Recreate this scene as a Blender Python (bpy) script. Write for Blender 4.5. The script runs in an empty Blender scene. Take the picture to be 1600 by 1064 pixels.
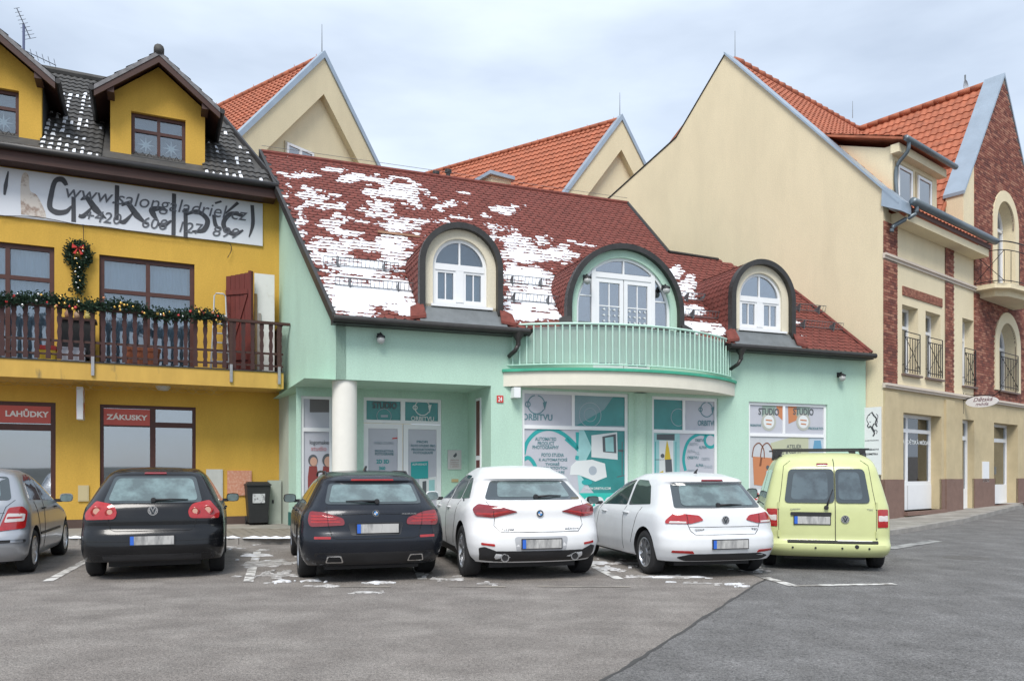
import bpy, math, random
import numpy as np
from mathutils import Vector, Matrix, noise
random.seed(7)
R = math.radians
scene = bpy.context.scene
COL = scene.collection
# ------------------------------------------------------------------ camera
FPX, CX, HY, CAMZ = 1220.0, 800.0, 740.0, 1.32      # focal length, centre and horizon of the photograph in its pixels
cam_data = bpy.data.cameras.new("camera"); cam = bpy.data.objects.new("camera", cam_data); COL.objects.link(cam)
cam.location = (0, 0, CAMZ); cam.rotation_euler = (R(90), 0, 0)
cam_data.sensor_width = 36; cam_data.lens = 36 * FPX / 1600; cam_data.shift_y = (HY - 532) / 1600
cam_data.clip_start = .1; cam_data.clip_end = 3000
scene.camera = cam
# ------------------------------------------------------------------ sky and sun
SUN_EL, SUN_AZ = R(52), R(190)        # azimuth clockwise from +Y: behind the camera
world = bpy.data.worlds.new("World"); scene.world = world; world.use_nodes = True
wn, wl = world.node_tree.nodes, world.node_tree.links
bg = wn["Background"]
sky = wn.new("ShaderNodeTexSky"); sky.sky_type = 'NISHITA'; sky.sun_disc = False
sky.sun_elevation = SUN_EL; sky.sun_rotation = SUN_AZ
skys = wn.new("ShaderNodeVectorMath"); skys.operation = 'SCALE'; skys.inputs[3].default_value = .085
wl.new(sky.outputs[0], skys.inputs[0])
tc = wn.new("ShaderNodeTexCoord"); mp = wn.new("ShaderNodeMapping"); mp.inputs[3].default_value = (1.0, 1.0, 3.4)
mp.inputs[2].default_value = (R(12), R(-10), 0)
wl.new(tc.outputs["Generated"], mp.inputs[0])
cn = wn.new("ShaderNodeTexNoise"); cn.inputs["Scale"].default_value = 1.7; cn.inputs["Detail"].default_value = 6; cn.inputs["Roughness"].default_value = .52
wl.new(mp.outputs[0], cn.inputs[0])
cr = wn.new("ShaderNodeValToRGB"); cr.color_ramp.elements[0].position = .36; cr.color_ramp.elements[1].position = .62
cr.color_ramp.elements[0].color = (.58, .58, .58, 1); cr.color_ramp.elements[1].color = (.97, .97, .97, 1)
wl.new(cn.outputs[0], cr.inputs[0])
cm = wn.new("ShaderNodeMix"); cm.data_type = 'RGBA'
wl.new(cr.outputs[0], cm.inputs[0]); wl.new(skys.outputs[0], cm.inputs[6]); cm.inputs[7].default_value = (.665, .755, .88, 1)
wl.new(cm.outputs[2], bg.inputs[0]); bg.inputs[1].default_value = 1.0
sun_d = bpy.data.lights.new("sun", 'SUN'); sun_d.energy = 2.5; sun_d.angle = R(26); sun_d.color = (1, .96, .9)
sun = bpy.data.objects.new("sun", sun_d); COL.objects.link(sun)
sd = Vector((math.sin(SUN_AZ) * math.cos(SUN_EL), math.cos(SUN_AZ) * math.cos(SUN_EL), math.sin(SUN_EL)))
sun.rotation_euler = sd.to_track_quat('Z', 'Y').to_euler(); sun.location = sd * 50
scene.view_settings.view_transform = 'Standard'; scene.view_settings.look = 'None'
scene.view_settings.gamma = 1; scene.view_settings.use_curve_mapping = False; scene.view_settings.exposure = 0.46
scene.cycles.max_bounces = 6; scene.cycles.transparent_max_bounces = 8
scene.cycles.use_denoising = True

# ------------------------------------------------------------------ materials
MATS = {}
def M(name, col=(.5, .5, .5), rough=.7, metal=0, var=0, vscale=4, bump=0, bscale=60, spec=.5, coat=0, col2=None, c2scale=1.5, c2pos=(.45, .62), stretch=(1, 1, 1), emis=0, bdist=.01, grain=0):
    """principled material: colour with large-scale variation, optional second colour in blotches, fine bump"""
    if name in MATS: return MATS[name]
    m = bpy.data.materials.new(name); m.use_nodes = True; MATS[name] = m
    n, l = m.node_tree.nodes, m.node_tree.links; b = n["Principled BSDF"]
    b.inputs["Base Color"].default_value = (*col, 1); b.inputs["Roughness"].default_value = rough; b.inputs["Metallic"].default_value = metal
    b.inputs["Specular IOR Level"].default_value = spec
    if coat: b.inputs["Coat Weight"].default_value = coat; b.inputs["Coat Roughness"].default_value = .04
    m.diffuse_color = (*col, 1)
    if not (var or bump or col2 or grain): return m
    t = n.new("ShaderNodeTexCoord"); mpn = n.new("ShaderNodeMapping"); mpn.inputs[3].default_value = stretch; l.new(t.outputs["Object"], mpn.inputs[0])
    src = None
    if col2:
        nz = n.new("ShaderNodeTexNoise"); nz.inputs["Scale"].default_value = c2scale; nz.inputs["Detail"].default_value = 7; nz.inputs["Roughness"].default_value = .62
        l.new(mpn.outputs[0], nz.inputs[0])
        rp = n.new("ShaderNodeValToRGB"); rp.color_ramp.elements[0].position = c2pos[0]; rp.color_ramp.elements[1].position = c2pos[1]
        rp.color_ramp.elements[0].color = (*col, 1); rp.color_ramp.elements[1].color = (*col2, 1)
        l.new(nz.outputs[0], rp.inputs[0]); src = rp.outputs[0]
    if var:
        nz = n.new("ShaderNodeTexNoise"); nz.inputs["Scale"].default_value = vscale; nz.inputs["Detail"].default_value = 8; nz.inputs["Roughness"].default_value = .65
        l.new(mpn.outputs[0], nz.inputs[0])
        mr = n.new("ShaderNodeMapRange"); mr.inputs[1].default_value = .25; mr.inputs[2].default_value = .75; mr.inputs[3].default_value = 1 - var; mr.inputs[4].default_value = 1 + var
        l.new(nz.outputs[0], mr.inputs[0])
        vm = n.new("ShaderNodeVectorMath"); vm.operation = 'SCALE'; vm.inputs[0].default_value = col
        if src: l.new(src, vm.inputs[0])
        l.new(mr.outputs[0], vm.inputs[3]); src = vm.outputs[0]
    if grain:
        nz = n.new("ShaderNodeTexNoise"); nz.inputs["Scale"].default_value = 32; nz.inputs["Detail"].default_value = 3; nz.inputs["Roughness"].default_value = .8; l.new(t.outputs["Object"], nz.inputs[0])
        if grain > .2:
            n2 = n.new("ShaderNodeTexNoise"); n2.inputs["Scale"].default_value = 105; n2.inputs["Detail"].default_value = 1; l.new(t.outputs["Object"], n2.inputs[0]); av = n.new("ShaderNodeMix"); av.inputs[0].default_value = .55; l.new(nz.outputs[0], av.inputs[2]); l.new(n2.outputs[0], av.inputs[3]); nz = av
        mr = n.new("ShaderNodeMapRange"); mr.inputs[1].default_value = .36; mr.inputs[2].default_value = .64; mr.inputs[3].default_value = 1 - grain; mr.inputs[4].default_value = 1 + grain; l.new(nz.outputs[0], mr.inputs[0])
        vm = n.new("ShaderNodeVectorMath"); vm.operation = 'SCALE'; vm.inputs[0].default_value = col
        if src: l.new(src, vm.inputs[0])
        l.new(mr.outputs[0], vm.inputs[3]); src = vm.outputs[0]
    if src: l.new(src, b.inputs["Base Color"])
    if bump:
        nz = n.new("ShaderNodeTexNoise"); nz.inputs["Scale"].default_value = bscale; nz.inputs["Detail"].default_value = 4
        l.new(mpn.outputs[0], nz.inputs[0])
        bp = n.new("ShaderNodeBump"); bp.inputs["Strength"].default_value = bump; bp.inputs["Distance"].default_value = bdist
        l.new(nz.outputs[0], bp.inputs["Height"]); l.new(bp.outputs[0], b.inputs["Normal"])
    return m
def stucco(name, col, var=.06): return M(name, col, .9, var=var, vscale=1.3, bump=.6, bscale=90, spec=.2, col2=tuple(c * .91 for c in col), c2scale=.9, c2pos=(.46, .80), stretch=(1.3, 1.3, .45), grain=.07)
def glassmat(name, tint, refl=.22):
    if name in MATS: return MATS[name]
    m = bpy.data.materials.new(name); m.use_nodes = True; MATS[name] = m
    n, l = m.node_tree.nodes, m.node_tree.links; n.remove(n["Principled BSDF"]); out = n["Material Output"]
    tr = n.new("ShaderNodeBsdfTransparent"); tr.inputs[0].default_value = (*tint, 1)
    gl = n.new("ShaderNodeBsdfGlossy"); gl.inputs["Roughness"].default_value = .02; gl.inputs[0].default_value = (.95, .97, 1, 1)
    fr = n.new("ShaderNodeFresnel"); fr.inputs[0].default_value = 1.5
    mr = n.new("ShaderNodeMapRange"); mr.inputs[1].default_value = 0; mr.inputs[2].default_value = 1; mr.inputs[3].default_value = refl; mr.inputs[4].default_value = 1
    l.new(fr.outputs[0], mr.inputs[0])
    mx = n.new("ShaderNodeMixShader"); l.new(mr.outputs[0], mx.inputs[0]); l.new(tr.outputs[0], mx.inputs[1]); l.new(gl.outputs[0], mx.inputs[2]); l.new(mx.outputs[0], out.inputs[0])
    return m

# ------------------------------------------------------------------ mesh builder
class MB:
    def __init__(s): s.v, s.f, s.m = [], [], []
    def add(s, vs, fs, mi=0):
        o = len(s.v); s.v += [tuple(p) for p in vs]; s.f += [tuple(i + o for i in f) for f in fs]; s.m += [mi] * len(fs); return s
    def poly(s, pts, mi=0): return s.add(pts, [tuple(range(len(pts)))], mi)
    def box(s, x0, x1, y0, y1, z0, z1, mi=0):
        return s.add([(x0, y0, z0), (x1, y0, z0), (x1, y1, z0), (x0, y1, z0), (x0, y0, z1), (x1, y0, z1), (x1, y1, z1), (x0, y1, z1)],
                     [(0, 3, 2, 1), (4, 5, 6, 7), (0, 1, 5, 4), (1, 2, 6, 5), (2, 3, 7, 6), (3, 0, 4, 7)], mi)
    def prism(s, pts, d, mi=0):
        """pts: 3D polygon; d: extrusion vector"""
        n = len(pts); a = [tuple(p) for p in pts]; b = [(p[0] + d[0], p[1] + d[1], p[2] + d[2]) for p in a]
        return s.add(a + b, [tuple(range(n)), tuple(range(2 * n - 1, n - 1, -1))] + [(i, i + n, (i + 1) % n + n, (i + 1) % n) for i in range(n)], mi)
    def xz(s, pts, y0, y1, mi=0): return s.prism([(p[0], y0, p[1]) for p in pts], (0, y1 - y0, 0), mi)
    def tube(s, path, r, n=6, mi=0, closed=False, caps=True):
        P = [Vector(p) for p in path]; k = len(P); vs = []; rr = r if isinstance(r, (list, tuple)) else [r] * k
        for i, p in enumerate(P):
            if closed: t = P[(i + 1) % k] - P[i - 1]
            else: t = P[min(i + 1, k - 1)] - P[max(i - 1, 0)]
            t.normalize(); a = Vector((0, 0, 1)) if abs(t.z) < .9 else Vector((1, 0, 0))
            u = t.cross(a).normalized(); w = u.cross(t)
            vs += [tuple(p + (u * math.cos(2 * math.pi * j / n) + w * math.sin(2 * math.pi * j / n)) * rr[i]) for j in range(n)]
        fs = []
        for i in range(k if closed else k - 1):
            for j in range(n):
                a, b = i * n + j, i * n + (j + 1) % n; c, d = ((i + 1) % k) * n + (j + 1) % n, ((i + 1) % k) * n + j
                fs.append((a, b, c, d))
        if caps and not closed: fs += [tuple(range(n))[::-1], tuple(range((k - 1) * n, k * n))]
        return s.add(vs, fs, mi)
    def lathe(s, prof, c=(0, 0, 0), axis='z', n=20, mi=0):
        vs = []
        for r, h in prof:
            for j in range(n):
                a = 2 * math.pi * j / n; p = (r * math.cos(a), r * math.sin(a), h)
                if axis == 'x': p = (p[2], p[0], p[1])
                if axis == 'y': p = (p[0], p[2], p[1])
                vs.append((c[0] + p[0], c[1] + p[1], c[2] + p[2]))
        fs = [(i * n + j, i * n + (j + 1) % n, (i + 1) * n + (j + 1) % n, (i + 1) * n + j) for i in range(len(prof) - 1) for j in range(n)]
        return s.add(vs, fs, mi)
    def ball(s, c, r, n=10, mi=0, sc=(1, 1, 1)):
        k = n // 2 + 1
        prof = [(max(1e-4, math.sin(math.pi * i / k)), -math.cos(math.pi * i / k)) for i in range(k + 1)]
        o = len(s.v); s.lathe(prof, (0, 0, 0), 'z', n, mi)
        s.v[o:] = [(c[0] + p[0] * r * sc[0], c[1] + p[1] * r * sc[1], c[2] + p[2] * r * sc[2]) for p in s.v[o:]]; return s
    def mesh(s, name, mats, smooth=False, angle=None):
        me = bpy.data.meshes.new(name); me.from_pydata(s.v, [], s.f)
        for m in (mats if isinstance(mats, (list, tuple)) else [mats]): me.materials.append(m)
        if len(me.materials) > 1: me.polygons.foreach_set("material_index", s.m)
        if smooth:
            me.shade_smooth()
            if angle: me.set_sharp_from_angle(angle=R(angle))
        me.update(); return me
    def build(s, name, mats, parent=None, smooth=False, angle=None, kind=None, label=None, recalc=False):
        me = s.mesh(name, mats, smooth, angle)
        if recalc:
            import bmesh
            b = bmesh.new(); b.from_mesh(me); bmesh.ops.recalc_face_normals(b, faces=b.faces); b.to_mesh(me); b.free()
        o = bpy.data.objects.new(name, me); COL.objects.link(o); o.parent = parent
        if kind: o["kind"] = kind
        if label: o["label"] = label
        return o
def tag(o, label, cat, group=None, kind=None):
    o["label"] = label; o["category"] = cat
    if group: o["group"] = group
    if kind: o["kind"] = kind
    return o
def thing(name, label, cat, loc=(0, 0, 0), rz=0, group=None):
    o = bpy.data.objects.new(name, None); COL.objects.link(o); o.location = loc; o.rotation_euler = (0, 0, rz); o.empty_display_size = .2
    return tag(o, label, cat, group)
def place(o, loc, rz=0): o.location = loc; o.rotation_euler = (0, 0, rz); return o
def inst(mesh, name, parent, mat4, label=None):
    o = bpy.data.objects.new(name, mesh); COL.objects.link(o); o.parent = parent; o.matrix_local = mat4
    return o
def pieces(mesh, name, parent, mats4, limit=290):
    """each piece an object sharing one mesh; past the limit the rest is one joined part"""
    for m4 in mats4[:limit]: inst(mesh, name, parent, m4)
    rest = mats4[limit:]
    if rest:
        nv = len(mesh.vertices); co = np.empty(nv * 3); mesh.vertices.foreach_get("co", co); co = np.c_[co.reshape(-1, 3), np.ones(nv)]
        fs = [tuple(p.vertices) for p in mesh.polygons]; b = MB()
        for m4 in rest: b.add((co @ np.array(m4).T)[:, :3].tolist(), fs)
        b.build(name + "_field", list(mesh.materials), parent, kind="stuff")
def text_mesh(s, size=1, shear=0, bold=0, space=1.0, extrude=.002):
    c = bpy.data.curves.new("lettering", 'FONT'); c.body = s; c.size = size; c.shear = shear; c.offset = bold; c.extrude = extrude
    c.space_character = space; c.align_x = 'LEFT'; c.resolution_u = 3
    o = bpy.data.objects.new("lettering", c); COL.objects.link(o)
    dg = bpy.context.evaluated_depsgraph_get(); me = bpy.data.meshes.new_from_object(o.evaluated_get(dg))
    bpy.data.objects.remove(o); bpy.data.curves.remove(c); return me
def lettering(s, mat, parent, x0, x1, z0, z1, y, shear=0, bold=0, rot=0, name="lettering", keep=False, flip=False):
    """text filling the box x0..x1, z0..z1 on the plane y of the parent's frame, facing -y"""
    me = text_mesh(s, 1, shear, bold); n = len(me.vertices)
    co = np.empty(n * 3); me.vertices.foreach_get("co", co); co = co.reshape(-1, 3)
    lo, hi = co.min(0), co.max(0); sx, sz = (x1 - x0) / max(1e-6, hi[0] - lo[0]), (z1 - z0) / max(1e-6, hi[1] - lo[1])
    if keep: sx = sz = min(sx, sz)
    a = (co[:, 0] - lo[0]) * sx; b = (co[:, 1] - lo[1]) * sz
    if keep: a += ((x1 - x0) - a.max()) / 2; b += ((z1 - z0) - b.max()) / 2
    if rot: ca, sa = math.cos(rot), math.sin(rot); a, b = a * ca - b * sa, a * sa + b * ca
    out = np.c_[x0 + a, np.full(n, y) - co[:, 2], z0 + b]
    if flip: out[:, 1] = y + co[:, 2]
    me.vertices.foreach_set("co", out.ravel()); me.materials.clear(); me.materials.append(mat); me.update()
    o = bpy.data.objects.new(name, me); COL.objects.link(o); o.parent = parent; return o
def catmull(pts, k=6, closed=False):
    P = [np.array(p, float) for p in pts]; n = len(P); out = []
    for i in range(n if closed else n - 1):
        p0 = P[(i - 1) % n] if closed or i else P[0]; p1, p2 = P[i], P[(i + 1) % n]; p3 = P[(i + 2) % n] if closed or i + 2 < n else P[-1]
        for j in range(k):
            t = j / k; out.append(tuple(.5 * (2 * p1 + (p2 - p0) * t + (2 * p0 - 5 * p1 + 4 * p2 - p3) * t * t + (3 * p1 - p0 - 3 * p2 + p3) * t ** 3)))
    if not closed: out.append(tuple(P[-1]))
    return out
def roundpoly(pts, r, k=4):
    """2D polygon with rounded corners; r one radius or a list"""
    n = len(pts); out = []; rs = r if isinstance(r, (list, tuple)) else [r] * n
    for i in range(n):
        p = np.array(pts[i], float); a = np.array(pts[i - 1], float) - p; b = np.array(pts[(i + 1) % n], float) - p
        la, lb = np.linalg.norm(a), np.linalg.norm(b); d = min(rs[i], la * .49, lb * .49)
        if d < 1e-5: out.append(tuple(p)); continue
        A, B = p + a / la * d, p + b / lb * d
        for j in range(k + 1):
            t = j / k; out.append(tuple((1 - t) ** 2 * A + 2 * t * (1 - t) * p + t * t * B))
    return out
def ribbon(path, w, y, mb, mi=0, closed=False, t=.003):
    """flat stroke of width w (or widths) along a 2D path on the plane y"""
    P = [np.array(p, float) for p in path]; k = len(P); ws = w if isinstance(w, (list, tuple)) else [w] * k; L = []; Rr = []
    for i in range(k):
        tt = (P[(i + 1) % k] - P[i - 1]) if closed else (P[min(i + 1, k - 1)] - P[max(0, i - 1)])
        tt /= max(1e-9, np.linalg.norm(tt)); nn = np.array((-tt[1], tt[0]))
        L.append(P[i] + nn * ws[i] / 2); Rr.append(P[i] - nn * ws[i] / 2)
    for i in range(k if closed else k - 1):
        j = (i + 1) % k
        mb.prism([(L[i][0], y, L[i][1]), (L[j][0], y, L[j][1]), (Rr[j][0], y, Rr[j][1]), (Rr[i][0], y, Rr[i][1])], (0, t, 0), mi)
    return mb
class Frame:
    """vertical facade plane: origin on the ground, yaw of its u axis; local x = u, local y = into the building, z up"""
    def __init__(s, ox, oy, yaw): s.o = np.array((ox, oy)); s.yaw = yaw; s.u = np.array((math.cos(yaw), math.sin(yaw))); s.n = np.array((-math.sin(yaw), math.cos(yaw)))
    def uz(s, px, py, v=0.0):
        """point of the plane local y = v that the photograph shows at pixel px, py"""
        k = (px - CX) / FPX; o = s.o + s.n * v; t = (k * o[1] - o[0]) / (s.u[0] - k * s.u[1]); d = o[1] + t * s.u[1]
        return t, CAMZ + (HY - py) / FPX * d
    def U(s, px, v=0.0): return s.uz(px, 0, v)[0]
    def Z(s, px, py, v=0.0): return s.uz(px, py, v)[1]
    def rect(s, x0, x1, y0, y1, v=0.0):
        xm = (x0 + x1) / 2; return s.U(x0, v), s.U(x1, v), s.Z(xm, y1, v), s.Z(xm, y0, v)
    def pix(s, p):
        w = s.o + s.u * p[0] + s.n * p[1]; return CX + FPX * w[0] / w[1], HY - FPX * (p[2] - CAMZ) / w[1]
    def root(s, name, label, cat): return thing(name, label, cat, (s.o[0], s.o[1], 0), s.yaw)
def gpt(px, py, z=0.0):
    d = (CAMZ - z) * FPX / (py - HY); return ((px - CX) / FPX * d, d)
# ------------------------------------------------------------------ cars
BLK = M("black_plastic", (.018, .018, .02), .55, var=.2, vscale=9)
RUB = M("tyre_rubber", (.02, .02, .021), .85, var=.25, vscale=20, bump=.3, bscale=80)
CARGLASS = M("car_glass", (.03, .042, .045), .04, spec=1.0, coat=.6)
GLASSIN = M("car_glass_clear_area", (.15, .22, .22), .03, spec=1.0, coat=1.0, col2=(.07, .10, .10), c2scale=3.2, c2pos=(.4, .6))
REDL = M("red_lamp_glass", (.36, .010, .010), .12, coat=1, var=.2, vscale=30)
DREDL = M("dark_red_lamp_glass", (.20, .008, .012), .1, coat=1, var=.2, vscale=30)
ORGL = M("amber_lamp", (.60, .34, .26), .2, coat=1)
WHTL = M("clear_lamp", (.62, .58, .56), .15, coat=1)
CHR = M("chrome", (.75, .76, .78), .15, metal=1)
ALU = M("alloy_rim", (.5, .51, .53), .3, metal=.85, var=.1, vscale=8)
PLW = M("plate_white", (.46, .455, .44), .4, var=.10, vscale=14, col2=(.20, .20, .20), c2scale=9, c2pos=(.46, .62), stretch=(1, 1, .25))
PLB = M("plate_blue", (.03, .13, .55), .4)
EMBD = M("emblem_dark", (.03, .04, .05), .3)
EMBB = M("emblem_blue", (.05, .25, .6), .3)
SEAM = M("panel_gap", (.012, .012, .013), .8)
def paint(name, col, metal=0, rough=.28, dirt=(.12, .11, .1)):
    return M(name, col, rough, metal=metal, spec=.35, coat=.3, var=.05, vscale=3, col2=tuple(c * .93 + d * .05 for c, d in zip(col, dirt)), c2scale=2.2, c2pos=(.42, .7))
def smooth_table(tab, lo, hi, sig=.018):
    zs = np.linspace(lo, hi, 500); v = np.interp(zs, [t[0] for t in tab], [t[1] for t in tab])
    h = (hi - lo) / 499; k = max(1, int(2.5 * sig / h)); g = np.exp(-.5 * (np.arange(-k, k + 1) * h / sig) ** 2); g /= g.sum()
    return lambda z: np.interp(z, zs, np.convolve(np.pad(v, k, mode='edge'), g, 'valid'))
class Car:
    """body from horizontal slices: rear profile, front profile and half width over height; plan corners are superellipses"""
    def __init__(s, name, label, paintmat, L, ztop, rear, front, wid, cr=.5, nr=2.9, cf=.9, nf=2.6, zb=.2, crown=.035, roof_c=None):
        s.root = thing(name, label, "car"); s.p = paintmat; s.L = L; s.zb, s.zt = zb, ztop
        s.yr = smooth_table(rear, zb, ztop); s.yf = smooth_table(front, zb, ztop); s.w = smooth_table(wid, zb, ztop); s.cr, s.nr, s.cf, s.nf = cr, nr, cf, nf
        s.crown = crown
    def outline(s, z, k=9):
        w, a, b = float(s.w(z)), float(s.yr(z)), float(s.yf(z)); cr, cf = min(s.cr, (b - a) * .4), min(s.cf, (b - a) * .45); half = []
        for i in range(k + 1):
            t = math.pi / 2 * (i / k) ** .85; half.append((w * math.sin(t) ** (2 / s.nr), a + cr * (1 - max(0, math.cos(t)) ** (2 / s.nr))))
        for i in range(1, 12): half.append((w, a + cr + (b - cf - a - cr) * i / 12))
        for i in range(k + 1):
            t = math.pi / 2 * (1 - i / k); half.append((w * max(0, math.sin(t)) ** (2 / s.nf), b - cf * (1 - math.cos(t) ** (2 / s.nf))))
        return half + [(-x, y) for x, y in half[::-1][1:-1]]
    def ry(s, x, z):
        w = float(s.w(z)); q = min(.9995, abs(x) / w); return float(s.yr(z)) + s.cr * (1 - (1 - q ** s.nr) ** (1 / s.nr))
    def sx(s, y, z):
        w, a, b = float(s.w(z)), float(s.yr(z)), float(s.yf(z))
        if y < a + s.cr: q = max(0, min(1, (s.cr - (y - a)) / s.cr)); return w * (1 - q ** s.nr) ** (1 / s.nr)
        if y > b - s.cf: q = max(0, min(1, (y - (b - s.cf)) / s.cf)); return w * (1 - q ** s.nf) ** (1 / s.nf)
        return w
    def body(s, axles, wr, arch=.055, levels=34):
        zs = np.linspace(s.zb, s.zt, levels); rings = [[(x, y, z) for x, y in s.outline(z)] for z in zs]; N = len(rings[0])
        top = rings[-1]; c = np.mean(np.array(top), axis=0)
        for k in (.93, .8, .6, .35): rings.append([(c[0] + (p[0] - c[0]) * k, c[1] + (p[1] - c[1]) * k, s.zt + s.crown * (1 - k * k)) for p in top])
        b = MB(); vs = [p for r in rings for p in r] + [(c[0], c[1], s.zt + s.crown)]; n = len(rings)
        fs = [(i * N + j, i * N + (j + 1) % N, (i + 1) * N + (j + 1) % N, (i + 1) * N + j) for i in range(n - 1) for j in range(N)]
        fs += [((n - 1) * N + j, (n - 1) * N + (j + 1) % N, n * N) for j in range(N)] + [tuple(range(N))[::-1]]
        b.add(vs, fs); o = b.build("body", [s.p, BLK], s.root, smooth=True, angle=40, recalc=True)
        cut = MB()
        for ya in axles:
            for sg in (-1, 1):
                xo = sg * 1.3; xi = sg * (s.W2 - .30)
                n0 = 28; ring = lambda x: [(x, ya + (wr + arch) * math.cos(2 * math.pi * i / n0), wr + (wr + arch) * math.sin(2 * math.pi * i / n0)) for i in range(n0)]
                A, B = ring(xi), ring(xo); cut.add(A + B, [tuple(range(n0)), tuple(range(2 * n0 - 1, n0 - 1, -1))] + [(i, i + n0, (i + 1) % n0 + n0, (i + 1) % n0) for i in range(n0)])
        co = cut.build("cutter", [BLK], s.root, recalc=True)
        md = o.modifiers.new("arches", 'BOOLEAN'); md.operation = 'DIFFERENCE'; md.object = co; md.solver = 'EXACT'; md.material_mode = 'TRANSFER'
        dg = bpy.context.evaluated_depsgraph_get(); me = bpy.data.meshes.new_from_object(o.evaluated_get(dg))
        o.modifiers.clear(); o.data = me; me.set_sharp_from_angle(angle=R(38)); bpy.data.objects.remove(co)
        u = MB().box(-s.W2 + .31, s.W2 - .31, .45, s.L - .5, .15, s.zb + .05); u.build("underbody_light_block", BLK, s.root)  # dark box added under the floor to block light
        s.bodyo = o; return o
    def P(s, a, z, kind, off):
        if kind == 'r': y = s.ry(a, z); dy = (s.ry(a, z + .02) - y) / .02; n = Vector((0, -1, dy)).normalized(); 
        if kind == 'r':
            dx = (s.ry(a + .01, z) - s.ry(a - .01, z)) / .02; n = Vector((dx, -1, dy)).normalized(); return Vector((a, y, z)) + n * off
        x = s.sx(a, z); dz = (s.sx(a, z + .02) - x) / .02; da = (s.sx(a + .01, z) - s.sx(a - .01, z)) / .02
        n = Vector((1, -da, -dz)).normalized(); v = Vector((x, a, z)) + n * off
        if kind == 'l': v.x = -v.x
        return v
    def patch(s, name, mat, pts, kind='r', off=.004, r=.03, parent=None, rings=(1, .75, .5, .25), sub=4, label=None):
        """panel following the body surface inside a 2D outline; kind r = rear (x, z), s / l = right / left side (y, z)"""
        pl = roundpoly(pts, r, 4); dense = []
        for i in range(len(pl)):
            a, b_ = np.array(pl[i]), np.array(pl[(i + 1) % len(pl)]); k = max(1, int(np.linalg.norm(b_ - a) / .06))
            dense += [tuple(a + (b_ - a) * j / k) for j in range(k)]
        c = np.mean(np.array(dense), axis=0); n = len(dense); vs = [s.P(p[0], p[1], kind, -.004) for p in dense]
        for k in rings: vs += [s.P(c[0] + (p[0] - c[0]) * k, c[1] + (p[1] - c[1]) * k, kind, off) for p in dense]
        vs.append(s.P(c[0], c[1], kind, off)); m = len(rings) + 1
        fs = [(i * n + j, i * n + (j + 1) % n, (i + 1) * n + (j + 1) % n, (i + 1) * n + j) for i in range(m - 1) for j in range(n)]
        fs += [((m - 1) * n + j, (m - 1) * n + (j + 1) % n, m * n) for j in range(n)]
        return MB().add(vs, fs).build(name, mat, parent or s.root, smooth=True, angle=50, recalc=True, label=label)
    def both(s, name, mat, pts, kind='r', **k):
        o = [s.patch(name, mat, pts, kind, **k)]
        o.append(s.patch(name, mat, [(-x, z) for x, z in pts], 'r', **k) if kind == 'r' else s.patch(name, mat, pts, 'l', **k)); return o
    def line(s, name, pts, kind='r', w=.004, mat=None, off=.0005, closed=False, parent=None):
        q = []
        for i in range(len(pts) - (0 if closed else 1)):
            a, b_ = np.array(pts[i]), np.array(pts[(i + 1) % len(pts)]); k = max(1, int(np.linalg.norm(b_ - a) / .05)); q += [tuple(a + (b_ - a) * j / k) for j in range(k)]
        if not closed: q.append(pts[-1])
        return MB().tube([s.P(p[0], p[1], kind, off) for p in q], w, 5, closed=closed).build(name, mat or SEAM, parent or s.root)
    def wheels(s, ro, wb, wr, W, spokes=5, tw=.205, rim=ALU, style=0):
        t = MB(); rr = wr * .66
        t.lathe([(rr, -.01), (rr + .02, .0), (wr - .035, .004), (wr - .012, -.012), (wr, -.035), (wr, -tw + .035), (wr - .012, -tw + .012), (rr, -tw)], axis='x', n=40)
        tm = t.mesh("tyre", RUB, True, 50)
        r = MB(); r.lathe([(rr + .004, -.004), (rr - .008, -.002), (rr - .02, -.02), (rr - .03, -.10)], axis='x', n=40)
        r.lathe([(.001, -.016), (.05, -.016), (.062, -.03), (.062, -.06)], axis='x', n=20)
        for i in range(spokes):
            a = 2 * math.pi * i / spokes; ca, sa = math.cos(a), math.sin(a)
            for off in ((-.028, .028) if style == 1 else (0,)):
                w0, w1 = (.016, .020) if style == 1 else ((.034, .05) if spokes < 8 else (.02, .03))
                q = []
                for rad, hw, xo in ((.05, w0, -.02), (rr - .012, w1, -.012)):
                    for sg in (-1, 1):
                        tt = off * (rad / rr) * 1.6 + sg * hw; q.append((xo, rad * ca - tt * sa, rad * sa + tt * ca))
                r.prism([q[0], q[1], q[3], q[2]], (-.03, 0, 0))
        rm = r.mesh("rim", rim, True, 35)
        d = MB(); d.lathe([(.001, -.075), (rr - .02, -.075)], axis='x', n=24); d.lathe([(.07, -.068), (rr * .72, -.066), (rr * .72, -.074)], axis='x', n=24); dm = d.mesh("brake_disc", BLK)
        for ya in (ro, ro + wb):
            for sg in (1, -1):
                m4 = Matrix.Translation((sg * (W / 2 - .012), ya, wr)) @ Matrix.Rotation(0 if sg > 0 else math.pi, 4, 'Z') @ Matrix.Rotation(random.uniform(0, 6), 4, 'X')
                w = inst(tm, "wheel", s.root, m4); inst(rm, "rim", w, Matrix()); inst(dm, "brake_disc", w, Matrix())
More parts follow.
